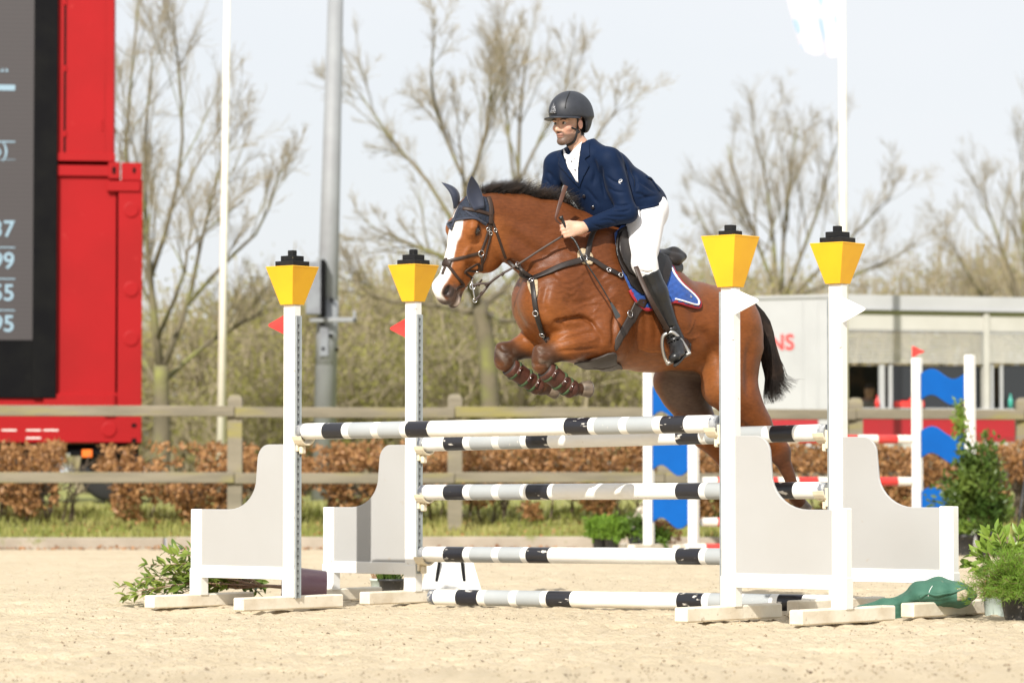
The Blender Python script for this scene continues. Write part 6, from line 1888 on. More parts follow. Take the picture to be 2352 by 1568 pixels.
def text_part(txt, u, v, hgt_u, mat, par, plane, extr=0.004, align='RIGHT', bold=0.0, normal=None):
    """flat lettering: (u,v) is the lower right corner"""
    cu = bpy.data.curves.new('lettering', 'FONT'); cu.body = txt; cu.align_x = align; cu.extrude = extr; cu.offset = bold
    tmp = bpy.data.objects.new('lettering', cu); COL.objects.link(tmp)
    bpy.context.view_layer.update()
    me = bpy.data.meshes.new_from_object(tmp.evaluated_get(bpy.context.evaluated_depsgraph_get()))
    bpy.data.objects.remove(tmp); bpy.data.curves.remove(cu)
    v_ = np.array([q.co[:] for q in me.vertices]); f_ = [tuple(p.vertices) for p in me.polygons]
    bpy.data.meshes.remove(me)
    o, ex, sc = plane(u, v, hgt_u)
    v_ = v_ * sc / 0.72
    w_ = o + v_[:, :1] * ex + v_[:, 1:2] * V3(0, 0, 1) + v_[:, 2:3] * np.cross(ex, V3(0, 0, 1))
    return part('lettering', (w_, f_), mat, par, kind='stuff')
def cont_plane(u, v, h):
    a, z = CP(u, v); _, z2 = CP(u, v - h)
    return c0 + cx_ * a + V3(0, 0, z) - cn_ * 0.042, cx_, z2 - z
for txt, v in (('837', 544), ('299', 617), ('455', 690), ('795', 761)): text_part(txt, 34, v, 38, M_digit, scr, cont_plane, bold=0.012)
text_part('(6)', 20, 360, 34, M_digit, scr, cont_plane)
for v0, v1 in ((195, 209), (324, 328), (366, 368), (567, 570), (639, 642), (711, 714)): cbx('screen_line', -60, v0, 35, v1, -0.042, 0.006, M_digit, 0, scr)
for uu in (-4, 6, 16):
    a, z = CP(uu, 166); a2, z2 = CP(uu - 4, 158)
    part('screen_mark', prism([(a - 0.02, z), (a + 0.02, z), (a, z + 0.05)], c0 - cn_ * 0.044, cx_, V3(0, 0, 1), 0.006), M_digit, scr)
# chassis under it
M_tyre = pbr('tyre_rubber', (0.015, 0.015, 0.016), 0.8, bump=0.2, bs=30)
ch = thing('container_trailer', 'dark trailer chassis with orange marker lamp under the red container', 'trailer', c0 + cn_ * 1.2 + V3(0, 0, 0.45 - c0[2]))
def chb(name, u0, v0, u1, v1, front, depth, mat, b=0.006):
    o = cbx(name, u0, v0, u1, v1, front, depth, mat, b, ch); return o
chb('chassis_beam', -320, 1018, 318, 1040, 0.25, 0.12, M_blk)
chb('cross_member', 160, 1034, 300, 1046, 0.05, 0.9, M_blk)
for uu in (60, 255):
    a, z = CP(uu, 1070)
    cw = c0 + cx_ * a + cn_ * 0.35 + V3(0, 0, z - 0.05)
    part('wheel', lathe([(0.18, -0.12), (0.36, -0.12), (0.42, -0.08), (0.42, 0.08), (0.36, 0.12), (0.18, 0.12)], 28, cw, cn_), M_tyre, ch, smooth=True)
M_orange, _ = emis('orange_lens', (0.9, 0.16, 0.01), 0.25, (0.7, 0.13, 0.01))
chb('marker_lamp', 188, 1032, 212, 1050, 0.0, 0.06, M_orange, 0.01)

# ---- mast and flag poles
M_galv = pbr('galvanised_steel', (0.27, 0.285, 0.295), 0.6, (0.24, 0.25, 0.26), 3, 0.4, 0.65, bump=0.05, bs=10)
M_galv2 = pbr('dull_grey_steel', (0.22, 0.24, 0.26), 0.55, (0.17, 0.18, 0.20), 5, 0.4, 0.65)
YM = 46.5
mast = thing('light_mast', 'tall grey tapered lighting mast behind the fence', 'mast', V3(P(741, 1150, YM)[0], YM, 0.45))
def seg(name, u0, v0, u1, v1, w0, w1, mat, n=12, Y=YM, par=None):
    a, b = P(u0, v0, Y), P(u1, v1, Y); s = Y / FU / 2
    return part(name, tube([a, b], (w0 * s, w1 * s), n), mat, par or mast, smooth=True)
seg('shaft', 741, 1150, 774, -120, 55, 34, M_galv, 16)
seg('door_section', 749, 838, 753.5, 690, 51, 49, M_galv)
part('mast_door_shade', box(P(746, 785, YM) + V3(0, -0.17, 0), (0.12, 0.02, 0.42), 0.004), M_galv2, mast)  # darker grey plate stands in for the shade inside the door recess
s_ = YM / FU
dbx = lambda name, u0, v0, u1, v1, front, dep, mat, b=0.01: part(name, box((P((u0 + u1) / 2, (v0 + v1) / 2, YM) + V3(0, front, 0)), ((u1 - u0) * s_, dep, (v1 - v0) * s_), b), mat, mast)
dbx('control_box', 706, 604, 748, 725, -0.22, 0.28, M_galv2); dbx('control_box_edge', 740, 600, 750, 728, -0.24, 0.33, M_blk)
dbx('bracket', 714, 731, 820, 742, -0.25, 0.06, M_galv); dbx('bracket_tip', 812, 716, 820, 742, -0.25, 0.06, M_galv)
for uu, vv in ((764, 690), (762, 772), (744, 802), (775, 804), (742, 744)): dbx('mast_bolt', uu - 4, vv - 4, uu + 4, vv + 4, -0.17, 0.04, M_blk)
M_fpole = pbr('cream_flagpole', (0.78, 0.75, 0.64), 0.4, (0.70, 0.66, 0.54), 2, 0.4, 0.7)
a, b = P(505, 1170, 44.5), P(524, -120, 44.5)
fp = thing('flagpole', 'slim cream flagpole between the container and the grey mast', 'flagpole', (a[0], a[1], 0.4), 0, 'cream flagpoles')
part('pole', tube([a, (a * 0.5 + b * 0.5), b], (0.062, 0.050, 0.038), 14), M_fpole, fp, smooth=True)
part('pole_foot', lathe([(0.10, 0), (0.10, 0.05), (0.07, 0.10)], 16, (a[0], a[1], 0.4)), M_fpole, fp, smooth=True)
YF = 47.0
a, b = P(1941, 1140, YF), P(1933, -160, YF)
fp2 = thing('flagpole', 'cream flagpole above the right wing stands flying a pale flag', 'flagpole', (a[0], a[1], 0.45), 0, 'cream flagpoles')
part('pole', tube([a, (a * 0.5 + b * 0.5), b], (0.062, 0.055, 0.045), 14), M_fpole, fp2, smooth=True)
part('pole_foot', lathe([(0.10, 0), (0.10, 0.05), (0.07, 0.10)], 16, (a[0], a[1], 0.45)), M_fpole, fp2, smooth=True)
M_flagc = bpy.data.materials.new('flag_cloth'); M_flagc.use_nodes = True
def _flag():
    nt = M_flagc.node_tree; n = nt.nodes; l = nt.links; b = n['Principled BSDF']; tc = n.new('ShaderNodeTexCoord')
    nz = n.new('ShaderNodeTexNoise'); nz.inputs['Scale'].default_value = 4.0; nz.inputs['Detail'].default_value = 1; l.new(tc.outputs['UV'], nz.inputs['Vector'])
    mr = n.new('ShaderNodeMapRange'); mr.inputs['From Min'].default_value = 0.58; mr.inputs['From Max'].default_value = 0.62; l.new(nz.outputs['Fac'], mr.inputs['Value'])
    mx = n.new('ShaderNodeMix'); mx.data_type = 'RGBA'; mx.inputs['A'].default_value = (0.72, 0.71, 0.79, 1); mx.inputs['B'].default_value = (0.50, 0.64, 0.82, 1); l.new(mr.outputs['Result'], mx.inputs['Factor'])
    l.new(mx.outputs['Result'], b.inputs['Base Color']); b.inputs['Roughness'].default_value = 0.8
    tr = n.new('ShaderNodeBsdfTranslucent'); l.new(mx.outputs['Result'], tr.inputs['Color'])
    ms = n.new('ShaderNodeMixShader'); ms.inputs['Fac'].default_value = 0.4; l.new(b.outputs['BSDF'], ms.inputs[1]); l.new(tr.outputs['BSDF'], ms.inputs[2]); l.new(ms.outputs['Shader'], n['Material Output'].inputs['Surface'])
_flag()
nx_, nz_ = 40, 30; V = []
for j in range(nz_):
    t = j / (nz_ - 1)
    for i in range(nx_):
        s = i / (nx_ - 1)
        u = 1928 - s * (165 - 75 * t) + 5 * math.sin(s * 9 + t * 3)
        v = -190 + 318 * t - 45 * max(0, s - 0.55) * t + 5 * math.sin(s * 11)
        V.append(P(u, v, YF - 0.02 + 0.05 * math.sin(s * 5 + t * 2) * min(1, s * 3)))
idx = np.arange(nx_ * nz_).reshape(nz_, nx_)
F = np.stack((idx[:-1, :-1], idx[:-1, 1:], idx[1:, 1:], idx[1:, :-1]), -1).reshape(-1, 4)
V = np.array(V)
flag = solid('flag', (np.vstack((V, V + V3(0, 0.004, 0))), np.vstack((F, F[:, ::-1] + len(V)))), M_flagc, 'pale lilac and white flag with blue print hanging from the right flagpole', 'flag', smooth=True)
uvl = flag.data.uv_layers.new(name='UVMap')
uvs = np.array([((i % (nx_ * nz_)) % nx_ / nx_, ((i % (nx_ * nz_)) // nx_) / nz_) for i in range(2 * nx_ * nz_)])
li = np.zeros(len(flag.data.loops), np.int32); flag.data.loops.foreach_get('vertex_index', li)
uvl.data.foreach_set('uv', uvs[li].astype(np.float32).ravel())

# ---- food trailer
M_trl = pbr('trailer_white', (0.40, 0.405, 0.41), 0.5, (0.36, 0.365, 0.37), 1.5, 0.4, 0.7)
M_trim = pbr('trailer_cream', (0.46, 0.45, 0.41), 0.5, (0.41, 0.40, 0.36), 2, 0.4, 0.7)
M_shut = pbr('shutter_cream', (0.46, 0.455, 0.425), 0.6)
M_trim2 = pbr('trailer_grey', (0.33, 0.335, 0.345), 0.6)  # plain grey of the gutter and shutter rail
M_stripe = pbr('trailer_red', (0.34, 0.012, 0.02), 0.45, (0.30, 0.014, 0.02), 2, 0.4, 0.7)
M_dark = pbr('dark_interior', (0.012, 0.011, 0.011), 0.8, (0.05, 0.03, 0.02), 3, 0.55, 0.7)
M_glass = pbr('window_glass', (0.02, 0.022, 0.024), 0.06, spec=0.6)
K0 = P(1925, 1100, 50.0); K0[2] = 0.5
ft = thing('food_trailer', 'pale food trailer with shutters, open windows and red stripe, behind the hedge on the right', 'trailer', K0)
dR = nrm(V3(1.0, 0.30, 0)); dL = nrm(V3(-1.0, 0.42, 0))
def trl_plane(dirv):
    nn = nrm(np.cross(dirv, V3(0, 0, 1))); nn = nn if nn[1] < 0 else -nn
    def f(u, v):
        d = ray(u, v); t = ((K0 - CAM) @ nn) / (d @ nn); q = CAM + d * t - K0
        return q @ dirv, q[2]
    return f, nn
def tb(name, dirv, u0, v0, u1, v1, front, depth, mat, b=0.004, par=None):
    f, nn = trl_plane(dirv)
    a0, z1 = f(u0, v0); a1, z0 = f(u1, v1)
    cen = K0 + dirv * (a0 + a1) / 2 - nn * (depth / 2) + nn * front + V3(0, 0, (z0 + z1) / 2)
    return part(name, box(cen, (abs(a1 - a0), depth, abs(z1 - z0)), b, np.stack((dirv, nn, V3(0, 0, 1)), 1)), mat, par or ft)
tb('end_wall', dL, 1925, 682, 1600, 1030, 0.0, 0.10, M_trl)
tb('roof_edge', dL, 1930, 676, 1598, 690, 0.03, 0.2, M_trl)
tb('corner_post', dR, 1908, 674, 1944, 1030, 0.03, 0.14, M_trl)
for uu in (1880, 1846): tb('wall_rib', dL, uu, 690, uu - 4, 1010, 0.008, 0.02, M_trl)
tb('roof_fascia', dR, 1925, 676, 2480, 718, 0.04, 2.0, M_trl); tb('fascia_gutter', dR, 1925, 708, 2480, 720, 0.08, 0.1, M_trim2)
tb('shutter_head', dR, 1940, 722, 2480, 764, 0.0, 0.12, M_trim)
for i in range(9):
    v0 = 766 + i * 7.6
    tb('shutter_slat', dR, 1946, v0, 2258, v0 + 7.4, 0.02, 0.05, M_shut, 0.0); tb('shutter_slat', dR, 2272, v0, 2480, v0 + 7.4, 0.02, 0.05, M_shut, 0.0)
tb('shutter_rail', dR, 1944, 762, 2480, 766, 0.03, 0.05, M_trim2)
tb('pillar', dR, 2258, 718, 2272, 950, 0.035, 0.14, M_trim)
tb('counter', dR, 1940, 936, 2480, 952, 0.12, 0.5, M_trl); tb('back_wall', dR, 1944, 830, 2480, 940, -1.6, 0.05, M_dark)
tb('lower_wall', dR, 1940, 950, 2480, 1032, 0.0, 0.10, M_trim)
tb('red_stripe', dR, 1978, 960, 2340, 1006, 0.02, 0.03, M_stripe); tb('red_stripe', dR, 2346, 960, 2480, 1006, 0.02, 0.03, M_stripe); tb('stripe_band', dR, 1940, 1006, 2480, 1014, 0.025, 0.03, M_stripe)
tb('red_stripe', dL, 1880, 962, 1650, 1000, 0.02, 0.03, M_stripe)
for u0, u1 in ((2022, 2034), (2044, 2052), (2278, 2284), (2300, 2306)): tb('window_post', dR, u0, 836, u1, 938, -0.02, 0.06, M_trl)
for u0, u1 in ((2052, 2250), (2306, 2480)): tb('window_pane', dR, u0, 838, u1, 937, -0.05, 0.012, M_glass, 0)
f_, nnL = trl_plane(dL)
def trl_text(u, v, h):
    a, z = f_(u, v); _, z2 = f_(u, v - h)
    ex = -dL
    return K0 + dL * a + nnL * 0.012 + V3(0, 0, z), ex, z2 - z
M_redtxt = pbr('red_lettering', (0.62, 0.05, 0.045), 0.5)
text_part('ANS', 1825, 802, 36, M_redtxt, ft, trl_text, 0.002, 'RIGHT', 0.02)
text_part('s', 1786, 832, 16, M_redtxt, ft, trl_text, 0.002, 'RIGHT', 0.02)
# things and a person inside the hatch
pf2 = Field((-0.45, -0.3, 0.0), (0.45, 0.3, 1.8), 0.02)
pf2.cone((0, 0, 0.95), (0, 0, 1.35), 0.15, 0.17, 0.06, V3(1, 0, 0), 1.25, 1.25); pf2.cone((-0.2, 0, 1.38), (0.2, 0, 1.38), 0.07, 0.07, 0.06)
pf2.cone((0, 0, 1.4), (0.03, -0.02, 1.52), 0.055, 0.05, 0.03); pf2.ell((0.03, -0.03, 1.62), (0.08, 0.095, 0.12), k=0.03)
for s in (-1, 1):
    pf2.cone((s * 0.21, 0, 1.36), (s * 0.27, -0.05, 1.08), 0.055, 0.045, 0.03); pf2.cone((s * 0.27, -0.05, 1.08), (s * 0.16, -0.22, 1.02), 0.042, 0.032, 0.02)
    pf2.cone((s * 0.16, -0.22, 1.02), (s * 0.12, -0.28, 1.0), 0.035, 0.025, 0.01)
    pf2.cone((s * 0.09, 0, 0.95), (s * 0.1, 0, 0.05), 0.09, 0.05, 0.04)
v, f = pf2.mesh(); v = relax(v, f, 1)
pq = P(1992, 890, 51.4); pq[2] = 0.55
M_person = pbr('grey_shirt', (0.30, 0.28, 0.27), 0.8, attr='coat')
pr2 = thing('person', 'dim figure in a pale grey shirt inside the trailer hatch', 'person', pq)
bd = part('body', (v + pq, f), M_person, pr2, smooth=True)
cc = np.tile(np.array((0.30, 0.27, 0.26)), (len(v), 1)); cc[v[:, 2] > 1.47] = (0.4, 0.24, 0.17); cc[(v[:, 2] > 1.66)] = (0.04, 0.03, 0.025); cc[v[:, 2] < 0.95] = (0.03, 0.03, 0.04)
set_colors(bd, cc)
def on_counter(u, vb): 
    ff, nn = trl_plane(dR); a, z = ff(u, vb); return K0 + dR * a + nn * 0.05 + V3(0, 0, z)
q = on_counter(2085, 936); solid('condiment_tray', merge(box(q + V3(0, 0, 0.05), (0.45, 0.15, 0.10), 0.015), box(q + V3(0.1, 0, 0.12), (0.2, 0.12, 0.05), 0.01)), M_redflag, 'red tray of packets on the trailer counter', 'tray')
q = on_counter(2012, 936); solid('sauce_bottle', lathe([(0.035, 0), (0.035, 0.10), (0.012, 0.14), (0.008, 0.19)], 12, q), M_redflag, 'small red bottle on the trailer counter', 'bottle', smooth=True)
q = on_counter(2318, 936); solid('green_bottle', lathe([(0.035, 0), (0.035, 0.12), (0.014, 0.16), (0.012, 0.21)], 12, q), pbr('teal_plastic', (0.05, 0.35, 0.28), 0.3), 'small teal bottle on the trailer counter by the right window', 'bottle', smooth=True)

# ---- the blue jump further back
M_blue = pbr('blue_paint', (0.002, 0.085, 0.34), 0.5, (0.002, 0.075, 0.30), 3, 0.4, 0.7, spec=0.15, bump=0.04, bs=20)
YB2 = 36.6; sB = YB2 / FU
def wave_plank(x0, x1, z0, z1, amp, o, ex):
    top = []; bot = []
    for i in range(25):
        t = i / 24; x = x0 + (x1 - x0) * t
        w_ = amp * math.sin(2 * math.pi * (t * 1.0 + 0.02))
        top.append((x, z1 + w_)); bot.append((x, z0 + w_))
    return prism(top + bot[::-1], o, ex, V3(0, 0, 1), 0.03, 0.004)
def blue_stand(uA, uB, y0, y1, label, planks, hA, hB, flagged):
    a = P(uA, 1100, y0); b = P(uB, 1100, y1); a[2] = b[2] = 0
    st = thing('blue_jump_wing', label, 'jump stand', (a[0], a[1], 0), 0, 'wing stands of the blue jump')
    ex = nrm(b - a); L = np.linalg.norm(b - a); R = np.stack((ex, np.cross(V3(0, 0, 1), ex), V3(0, 0, 1)), 1)
    for p, h in ((a, hA), (b, hB)):
        part('post', box(p + V3(0, 0, h / 2 + 0.04), (0.105, 0.09, h - 0.06), 0.012, R), M_white, st)
        part('foot', box(p + V3(0, 0, 0.045), (0.09, 0.8, 0.085), 0.008, R), M_foot, st)
    for z0, z1 in planks: part('wave_plank', wave_plank(0.055, L - 0.055, z0, z1, 0.06, a + V3(0, -0.02, 0), ex), M_blue, st)
    if flagged:
        part('flag', prism([(0, 0), (0.16, 0.06), (0, 0.13)], a + V3(-0.05, 0, hA + 0.02), ex, V3(0, 0, 1), 0.006), M_redflag, st)
    return a, b
zv = lambda v, y=YB2: 0.8 - (v - 1100) * y / FU
la, lb = blue_stand(1490, 1593, 36.5, 36.2, 'white stand with blue wavy planks seen under the horse belly', [(zv(958), zv(892)), (zv(1080), zv(1010)), (zv(1200), zv(1125))], zv(850), zv(850), False)
ra, rb = blue_stand(2107, 2229, 36.9, 36.5, 'white stand with blue wavy planks and small red flag, right of the oxer', [(zv(918), zv(858)), (zv(1052), zv(990)), (zv(1190), zv(1130))], zv(822), zv(818), True)
M_pr = pbr('pole_red', (0.55, 0.035, 0.03), 0.35, (0.5, 0.05, 0.04), 8, 0.4, 0.7)
M_pc = pbr('pole_cream', (0.78, 0.74, 0.66), 0.35, (0.70, 0.64, 0.54), 6, 0.4, 0.7)
for v, lab in ((1008, 'topmost red and white pole of the blue jump'), (1105, 'second red and white pole of the blue jump'), (1197, 'third red and white pole of the blue jump')):
    z = zv(v); A_ = V3(lb[0] + 0.09, lb[1], z); B_ = V3(ra[0] - 0.07, ra[1], z); L = np.linalg.norm(B_ - A_)
    n_ = 11; seq = [(0.17, 1)] + [((L - 0.34 - 0.0) / (n_ - 2), (i % 2) * 1 + (1 - i % 2) * 0) for i in range(n_ - 2)] + [(0.17, 1)]
    pole(A_, B_, lab, 'red_white_pole', [M_pr, M_pc, M_pc, M_pole_end], seq, 0.05, 'red and white poles of the blue jump')
A_ = V3(P(1570, 1250, 36.0)[0], 36.0, 0.05); B_ = V3(ra[0] - 0.2, 36.4, 0.05); L = np.linalg.norm(B_ - A_)
pole(A_, B_, 'red and white pole on the sand below the blue jump', 'red_white_pole', [M_pr, M_pc, M_pc, M_pole_end], [(0.24, 1)] + [((L - 0.48) / 9, i % 2) for i in range(9)] + [(0.24, 1)], 0.05, 'red and white poles of the blue jump')
# ================================================================== pots, plants, sack and other small things
def gz(p): return float(sand_relief(np.array([p[0]]), np.array([p[1]]))[0])
def leaf_set(org, dirs, ups, L, wd, curl=0.15):
    """pointed leaves with a folded midrib; org, dirs, ups (n,3), L, wd (n,)"""
    d = dirs / np.linalg.norm(dirs, axis=1, keepdims=True)
    u = ups - d * np.sum(ups * d, 1, keepdims=True); u /= (np.linalg.norm(u, axis=1, keepdims=True) + 1e-9)
    s = np.cross(d, u); L = L[:, None]; wd = wd[:, None]
    st = [(0.0, 0.0), (0.28, 0.80), (0.55, 1.0), (0.8, 0.62), (1.0, 0.02)]
    mid = [org + d * L * t - u * L * curl * t * t for t, w in st]
    lf = [m + s * wd / 2 * w + u * wd * 0.16 * w for m, (t, w) in zip(mid, st)]
    rt = [m - s * wd / 2 * w + u * wd * 0.16 * w for m, (t, w) in zip(mid, st)]
    q = []
    for i in range(4):
        q.append(np.stack((mid[i], lf[i], lf[i + 1], mid[i + 1]), 1)); q.append(np.stack((rt[i], mid[i], mid[i + 1], rt[i + 1]), 1))
    return quads(np.concatenate(q))
def leaf_parts(org, dirs, ups, L, wd, mat, parent, most=300):
    """the nearest leaves one by one, the rest as one part"""
    order = np.argsort(org[:, 1]); near, far = order[:most], order[most:]
    for i in near:
        part('leaf', leaf_set(org[i:i + 1], dirs[i:i + 1], ups[i:i + 1], L[i:i + 1], wd[i:i + 1]), mat, parent)
    if len(far): part('leaves', leaf_set(org[far], dirs[far], ups[far], L[far], wd[far]), mat, parent, kind='stuff')
M_laurel = leafy('laurel_leaf', (0.24, 0.30, 0.05), (0.08, 0.14, 0.025), 0.32, 6.0, 0.3)
M_laurel2 = leafy('pale_laurel_leaf', (0.26, 0.36, 0.06), (0.15, 0.25, 0.04), 0.35, 6.0, 0.35)
M_feather = leafy('feathery_green', (0.20, 0.33, 0.04), (0.12, 0.22, 0.03), 0.5, 4.0, 0.4)
M_darkleaf = leafy('dark_shrub_leaf', (0.05, 0.10, 0.018), (0.12, 0.17, 0.03), 0.4, 2.5, 0.25)
M_brownstem = pbr('reddish_stem', (0.17, 0.095, 0.06), 0.7, (0.24, 0.15, 0.09), 20, 0.4, 0.6)
M_potblack = pbr('black_pot', (0.02, 0.021, 0.023), 0.5, (0.035, 0.035, 0.036), 12, 0.4, 0.7, col3=(0.25, 0.23, 0.2), vs3=45, lo3=0.62, hi3=0.72)
M_potpurple = pbr('purple_pot', (0.19, 0.11, 0.145), 0.3, (0.22, 0.13, 0.165), 8, 0.4, 0.7, col3=(0.4, 0.3, 0.33), vs3=40, lo3=0.68, hi3=0.74, stretch=(1, 1, 3))
M_potmint = pbr('pale_mint_pot', (0.52, 0.60, 0.56), 0.5, (0.46, 0.54, 0.50), 8, 0.4, 0.7)
M_soil = pbr('soil', (0.05, 0.035, 0.022), 0.95, bump=0.6, bs=60)
def pot(parent, c, r0, r1, h, mat, axis=(0, 0, 1), name='pot'):
    o = part(name, lathe([(r0 * 0.97, 0), (r0, 0.005), (r1, h * 0.86), (r1 * 1.07, h * 0.865), (r1 * 1.08, h), (r1 * 1.0, h), (r1 * 0.96, h * 0.88)], 28, c, axis, cap=False), mat, parent, smooth=True)
    part('soil', lathe([(0.001, 0), (r1 * 0.95, 0.0)], 20, np.asarray(c, float) + nrm(axis) * h * 0.9, axis, cap=False), M_soil, o)
    part('pot_base', lathe([(0.001, 0), (r0 * 0.97, 0.0)], 20, np.asarray(c, float) + nrm(axis) * 0.002, axis, cap=False), mat, o)
    return o

# ---- the potted laurel that fell over behind the left stand
r = np.random.default_rng(55)
pc = P(742, 1330, 21.15); pc[2] = 0.105
fs = thing('fallen_laurel', 'leafy laurel shrub in a purple pot, fallen over beside the left stand', 'potted plant', (pc[0] - 0.3, pc[1], 0))
pax = nrm(V3(-1, -0.12, 0.03)); pot(fs, pc + V3(0.02, 0, 0.012), 0.098, 0.122, 0.28, M_potpurple, pax)
mouth = pc + pax * 0.25
ends = [(272, 1352, .10), (300, 1382, .02), (330, 1330, -.2), (345, 1300, .1), (385, 1275, -.1), (400, 1262, .15), (430, 1290, .3), (420, 1345, -.25), (440, 1305, -.1), (360, 1378, .25), (470, 1330, .3), (500, 1345, .1), (520, 1338, -.2), (560, 1350, .2), (480, 1360, .0), (320, 1360, .35), (400, 1372, -.1), (590, 1362, .1), (600, 1345, -.1), (450, 1275, .0), (380, 1300, -.3), (350, 1340, 0), (410, 1320, .2), (290, 1365, -.15)]
lo_, ld_, lu_, ll_ = [], [], [], []
main = smooth_path([mouth, P(600, 1345, 21.35), P(540, 1350, 21.5)], 12)
part('stem', tube(main, np.linspace(0.013, 0.009, 12), 7), M_brownstem, fs, smooth=True)
for u, v, dy in ends:
    e = P(u, v - 4, 21.62 + dy * 0.7); e[2] = max(e[2], 0.03)
    a = main[r.integers(5, 12)]
    pth = smooth_path([a, a * 0.5 + e * 0.5 + V3(0, 0, 0.02 + 0.05 * r.random()), e], 14)
    part('stem', tube(pth, np.linspace(0.006, 0.002, 14), 5), M_brownstem, fs, smooth=True)
    for k in range(4, 14):
        for s in range(3):
            t = nrm(pth[min(k + 1, 13)] - pth[k - 1]); q = r.standard_normal(3); q -= t * (q @ t)
            lo_.append(pth[k] + 0.01 * r.standard_normal(3)); ld_.append(t * 0.8 + nrm(q) * 0.75 + V3(0, 0, 0.25)); lu_.append(V3(0, -0.3, 1) + 0.5 * r.standard_normal(3)); ll_.append(r.uniform(0.06, 0.10))
ll_ = np.array(ll_); leaf_parts(np.array(lo_), np.array(ld_), np.array(lu_), ll_, ll_ * 0.36, M_laurel, fs)

# ---- white plastic block behind the ground pole
wb = P(1035, 1357, 23.4); wb[2] = gz(wb)
blk = thing('plastic_block', 'white plastic cavaletti block behind the ground pole at its left end', 'jump block', wb, 0.25)
pts = [(sx * a, sy * b, z) for a, b, z in ((0.195, 0.16, 0.0), (0.13, 0.10, 0.26)) for sx in (-1, 1) for sy in (-1, 1)]
part('block', hull(pts), M_whiteflag, blk, local=True)
for x0, x1 in ((-0.15, -0.11), (0.08, 0.05)):
    part('black_edge', box(((x0 + x1) / 2, -0.132, 0.12), (0.022, 0.012, 0.25), 0.002, np.array(Matrix.Rotation(math.atan2(x1 - x0, 0.25), 3, 'Y'))), M_black, blk, local=True)
part('block_cap', box((0, 0, 0.275), (0.24, 0.18, 0.03), 0.006), M_whiteflag, blk, local=True)

def tuft(parent, c, n, spread, h, mat, seed, w=0.004, lean=1.0, name='leaves'):
    rr = np.random.default_rng(seed); a = rr.uniform(0, 2 * math.pi, n); rad = spread * np.sqrt(rr.random(n))
    return part(name, blades_at(c[0] + rad * 0.5 * np.cos(a), c[1] + rad * 0.5 * np.sin(a), np.full(n, c[2]), rr, h * 0.5, h, w, lean), mat, parent, kind='stuff')
# ---- small pots under the second left stand
c = P(900, 1358, 23.2); c[2] = gz(c)
sp1 = thing('potted_plant', 'small black pot with sparse green plant behind the second stand', 'potted plant', c, 0, 'potted plants')
pot(sp1, c, 0.075, 0.092, 0.115, M_potblack); tuft(sp1, c + V3(-0.02, 0, 0.10), 160, 0.16, 0.14, M_darkleaf, 61, 0.006, 1.2)
c2_ = P(872, 1358, 23.3); c2_[2] = gz(c2_)
sp2 = thing('potted_plant', 'pale mint pot with dry grass beside the small black pot', 'potted plant', c2_, 0, 'potted plants')
pot(sp2, c2_, 0.055, 0.065, 0.12, M_potmint); tuft(sp2, c2_ + V3(0, 0, 0.11), 70, 0.12, 0.12, M_litter, 62, 0.002, 1.6)

# ---- plants by the blue jump
def cluster(c, rx, rz, n, size, mat, parent, seed, name='leaves', elong=2.2):
    rr = np.random.default_rng(seed); q = rr.standard_normal((n, 3)); q /= np.linalg.norm(q, axis=1, keepdims=True); q *= rr.random((n, 1)) ** 0.4
    q = q * np.array((rx, rx * 0.8, rz)) * (0.75 + 0.5 * vnoise(q[:, 0] * 3 + 9, q[:, 2] * 3 + 9, seed))[:, None] + c
    return part(name, leaves_at(q, size, rr, 0.0, elong), mat, parent, kind='stuff')
for i, (u, lab, mt) in enumerate(((1377, 'leftmost grey pot with bushy green plant, on the sand in front of the kerb', M_potblack), (1406, 'grey pot with bushy green plant, second from left in front of the kerb', M_potblack))):
    c = P(u, 1260, 37.0 - 0.25 * i); c[2] = gz(c)
    t = thing('potted_plant', lab, 'potted plant', c, 0, 'potted plants'); pot(t, c, 0.065, 0.085, 0.17, mt)
    cluster(c + V3(0.02, 0, 0.27), 0.17, 0.13, 800, 0.07, M_feather, t, 70 + i); tuft(t, c + V3(0, 0, 0.15), 300, 0.25, 0.26, M_feather, 75 + i, 0.006, 0.7, 'stalks')
c = P(1462, 1250, 36.8); c[2] = 0.085
t = thing('potted_plant', 'dark pot tipped over among greenery below the blue planks', 'potted plant', (c[0], c[1], 0), 0, 'potted plants')
pot(t, c + V3(-0.05, 0, 0.0), 0.07, 0.088, 0.17, M_potblack, nrm(V3(0.75, -0.5, 0.25))); cluster(c + V3(0.17, -0.05, 0.06), 0.2, 0.12, 700, 0.07, M_feather, t, 78); cluster(c + V3(-0.02, 0.1, 0.2), 0.22, 0.13, 500, 0.07, M_darkleaf, t, 79); cluster(c + V3(0.3, 0.1, 0.13), 0.18, 0.16, 350, 0.06, M_litter, t, 80)
c = P(1433, 1261, 36.7); c[2] = gz(c)
solid('paper_cup', lathe([(0.032, 0), (0.040, 0.10), (0.042, 0.10), (0.042, 0.105)], 18, c), M_whiteflag, 'small white cup on the sand between the grey pots', 'cup', smooth=True)
c = P(1490, 1214, 36.9)
solid('white_bag', merge(box(c, (0.16, 0.08, 0.08), 0.025, rotz(0.4)), box(c + V3(-0.03, 0, -0.04), (0.10, 0.06, 0.06), 0.02)), M_whiteflag, 'crumpled white bag on the greenery below the blue planks', 'bag')
c = P(1470, 1190, 37.6)
fl_ = thing('flower_bush', 'pale flowering plant beside the left post of the blue jump', 'potted plant', (c[0], c[1], 0.0), 0)
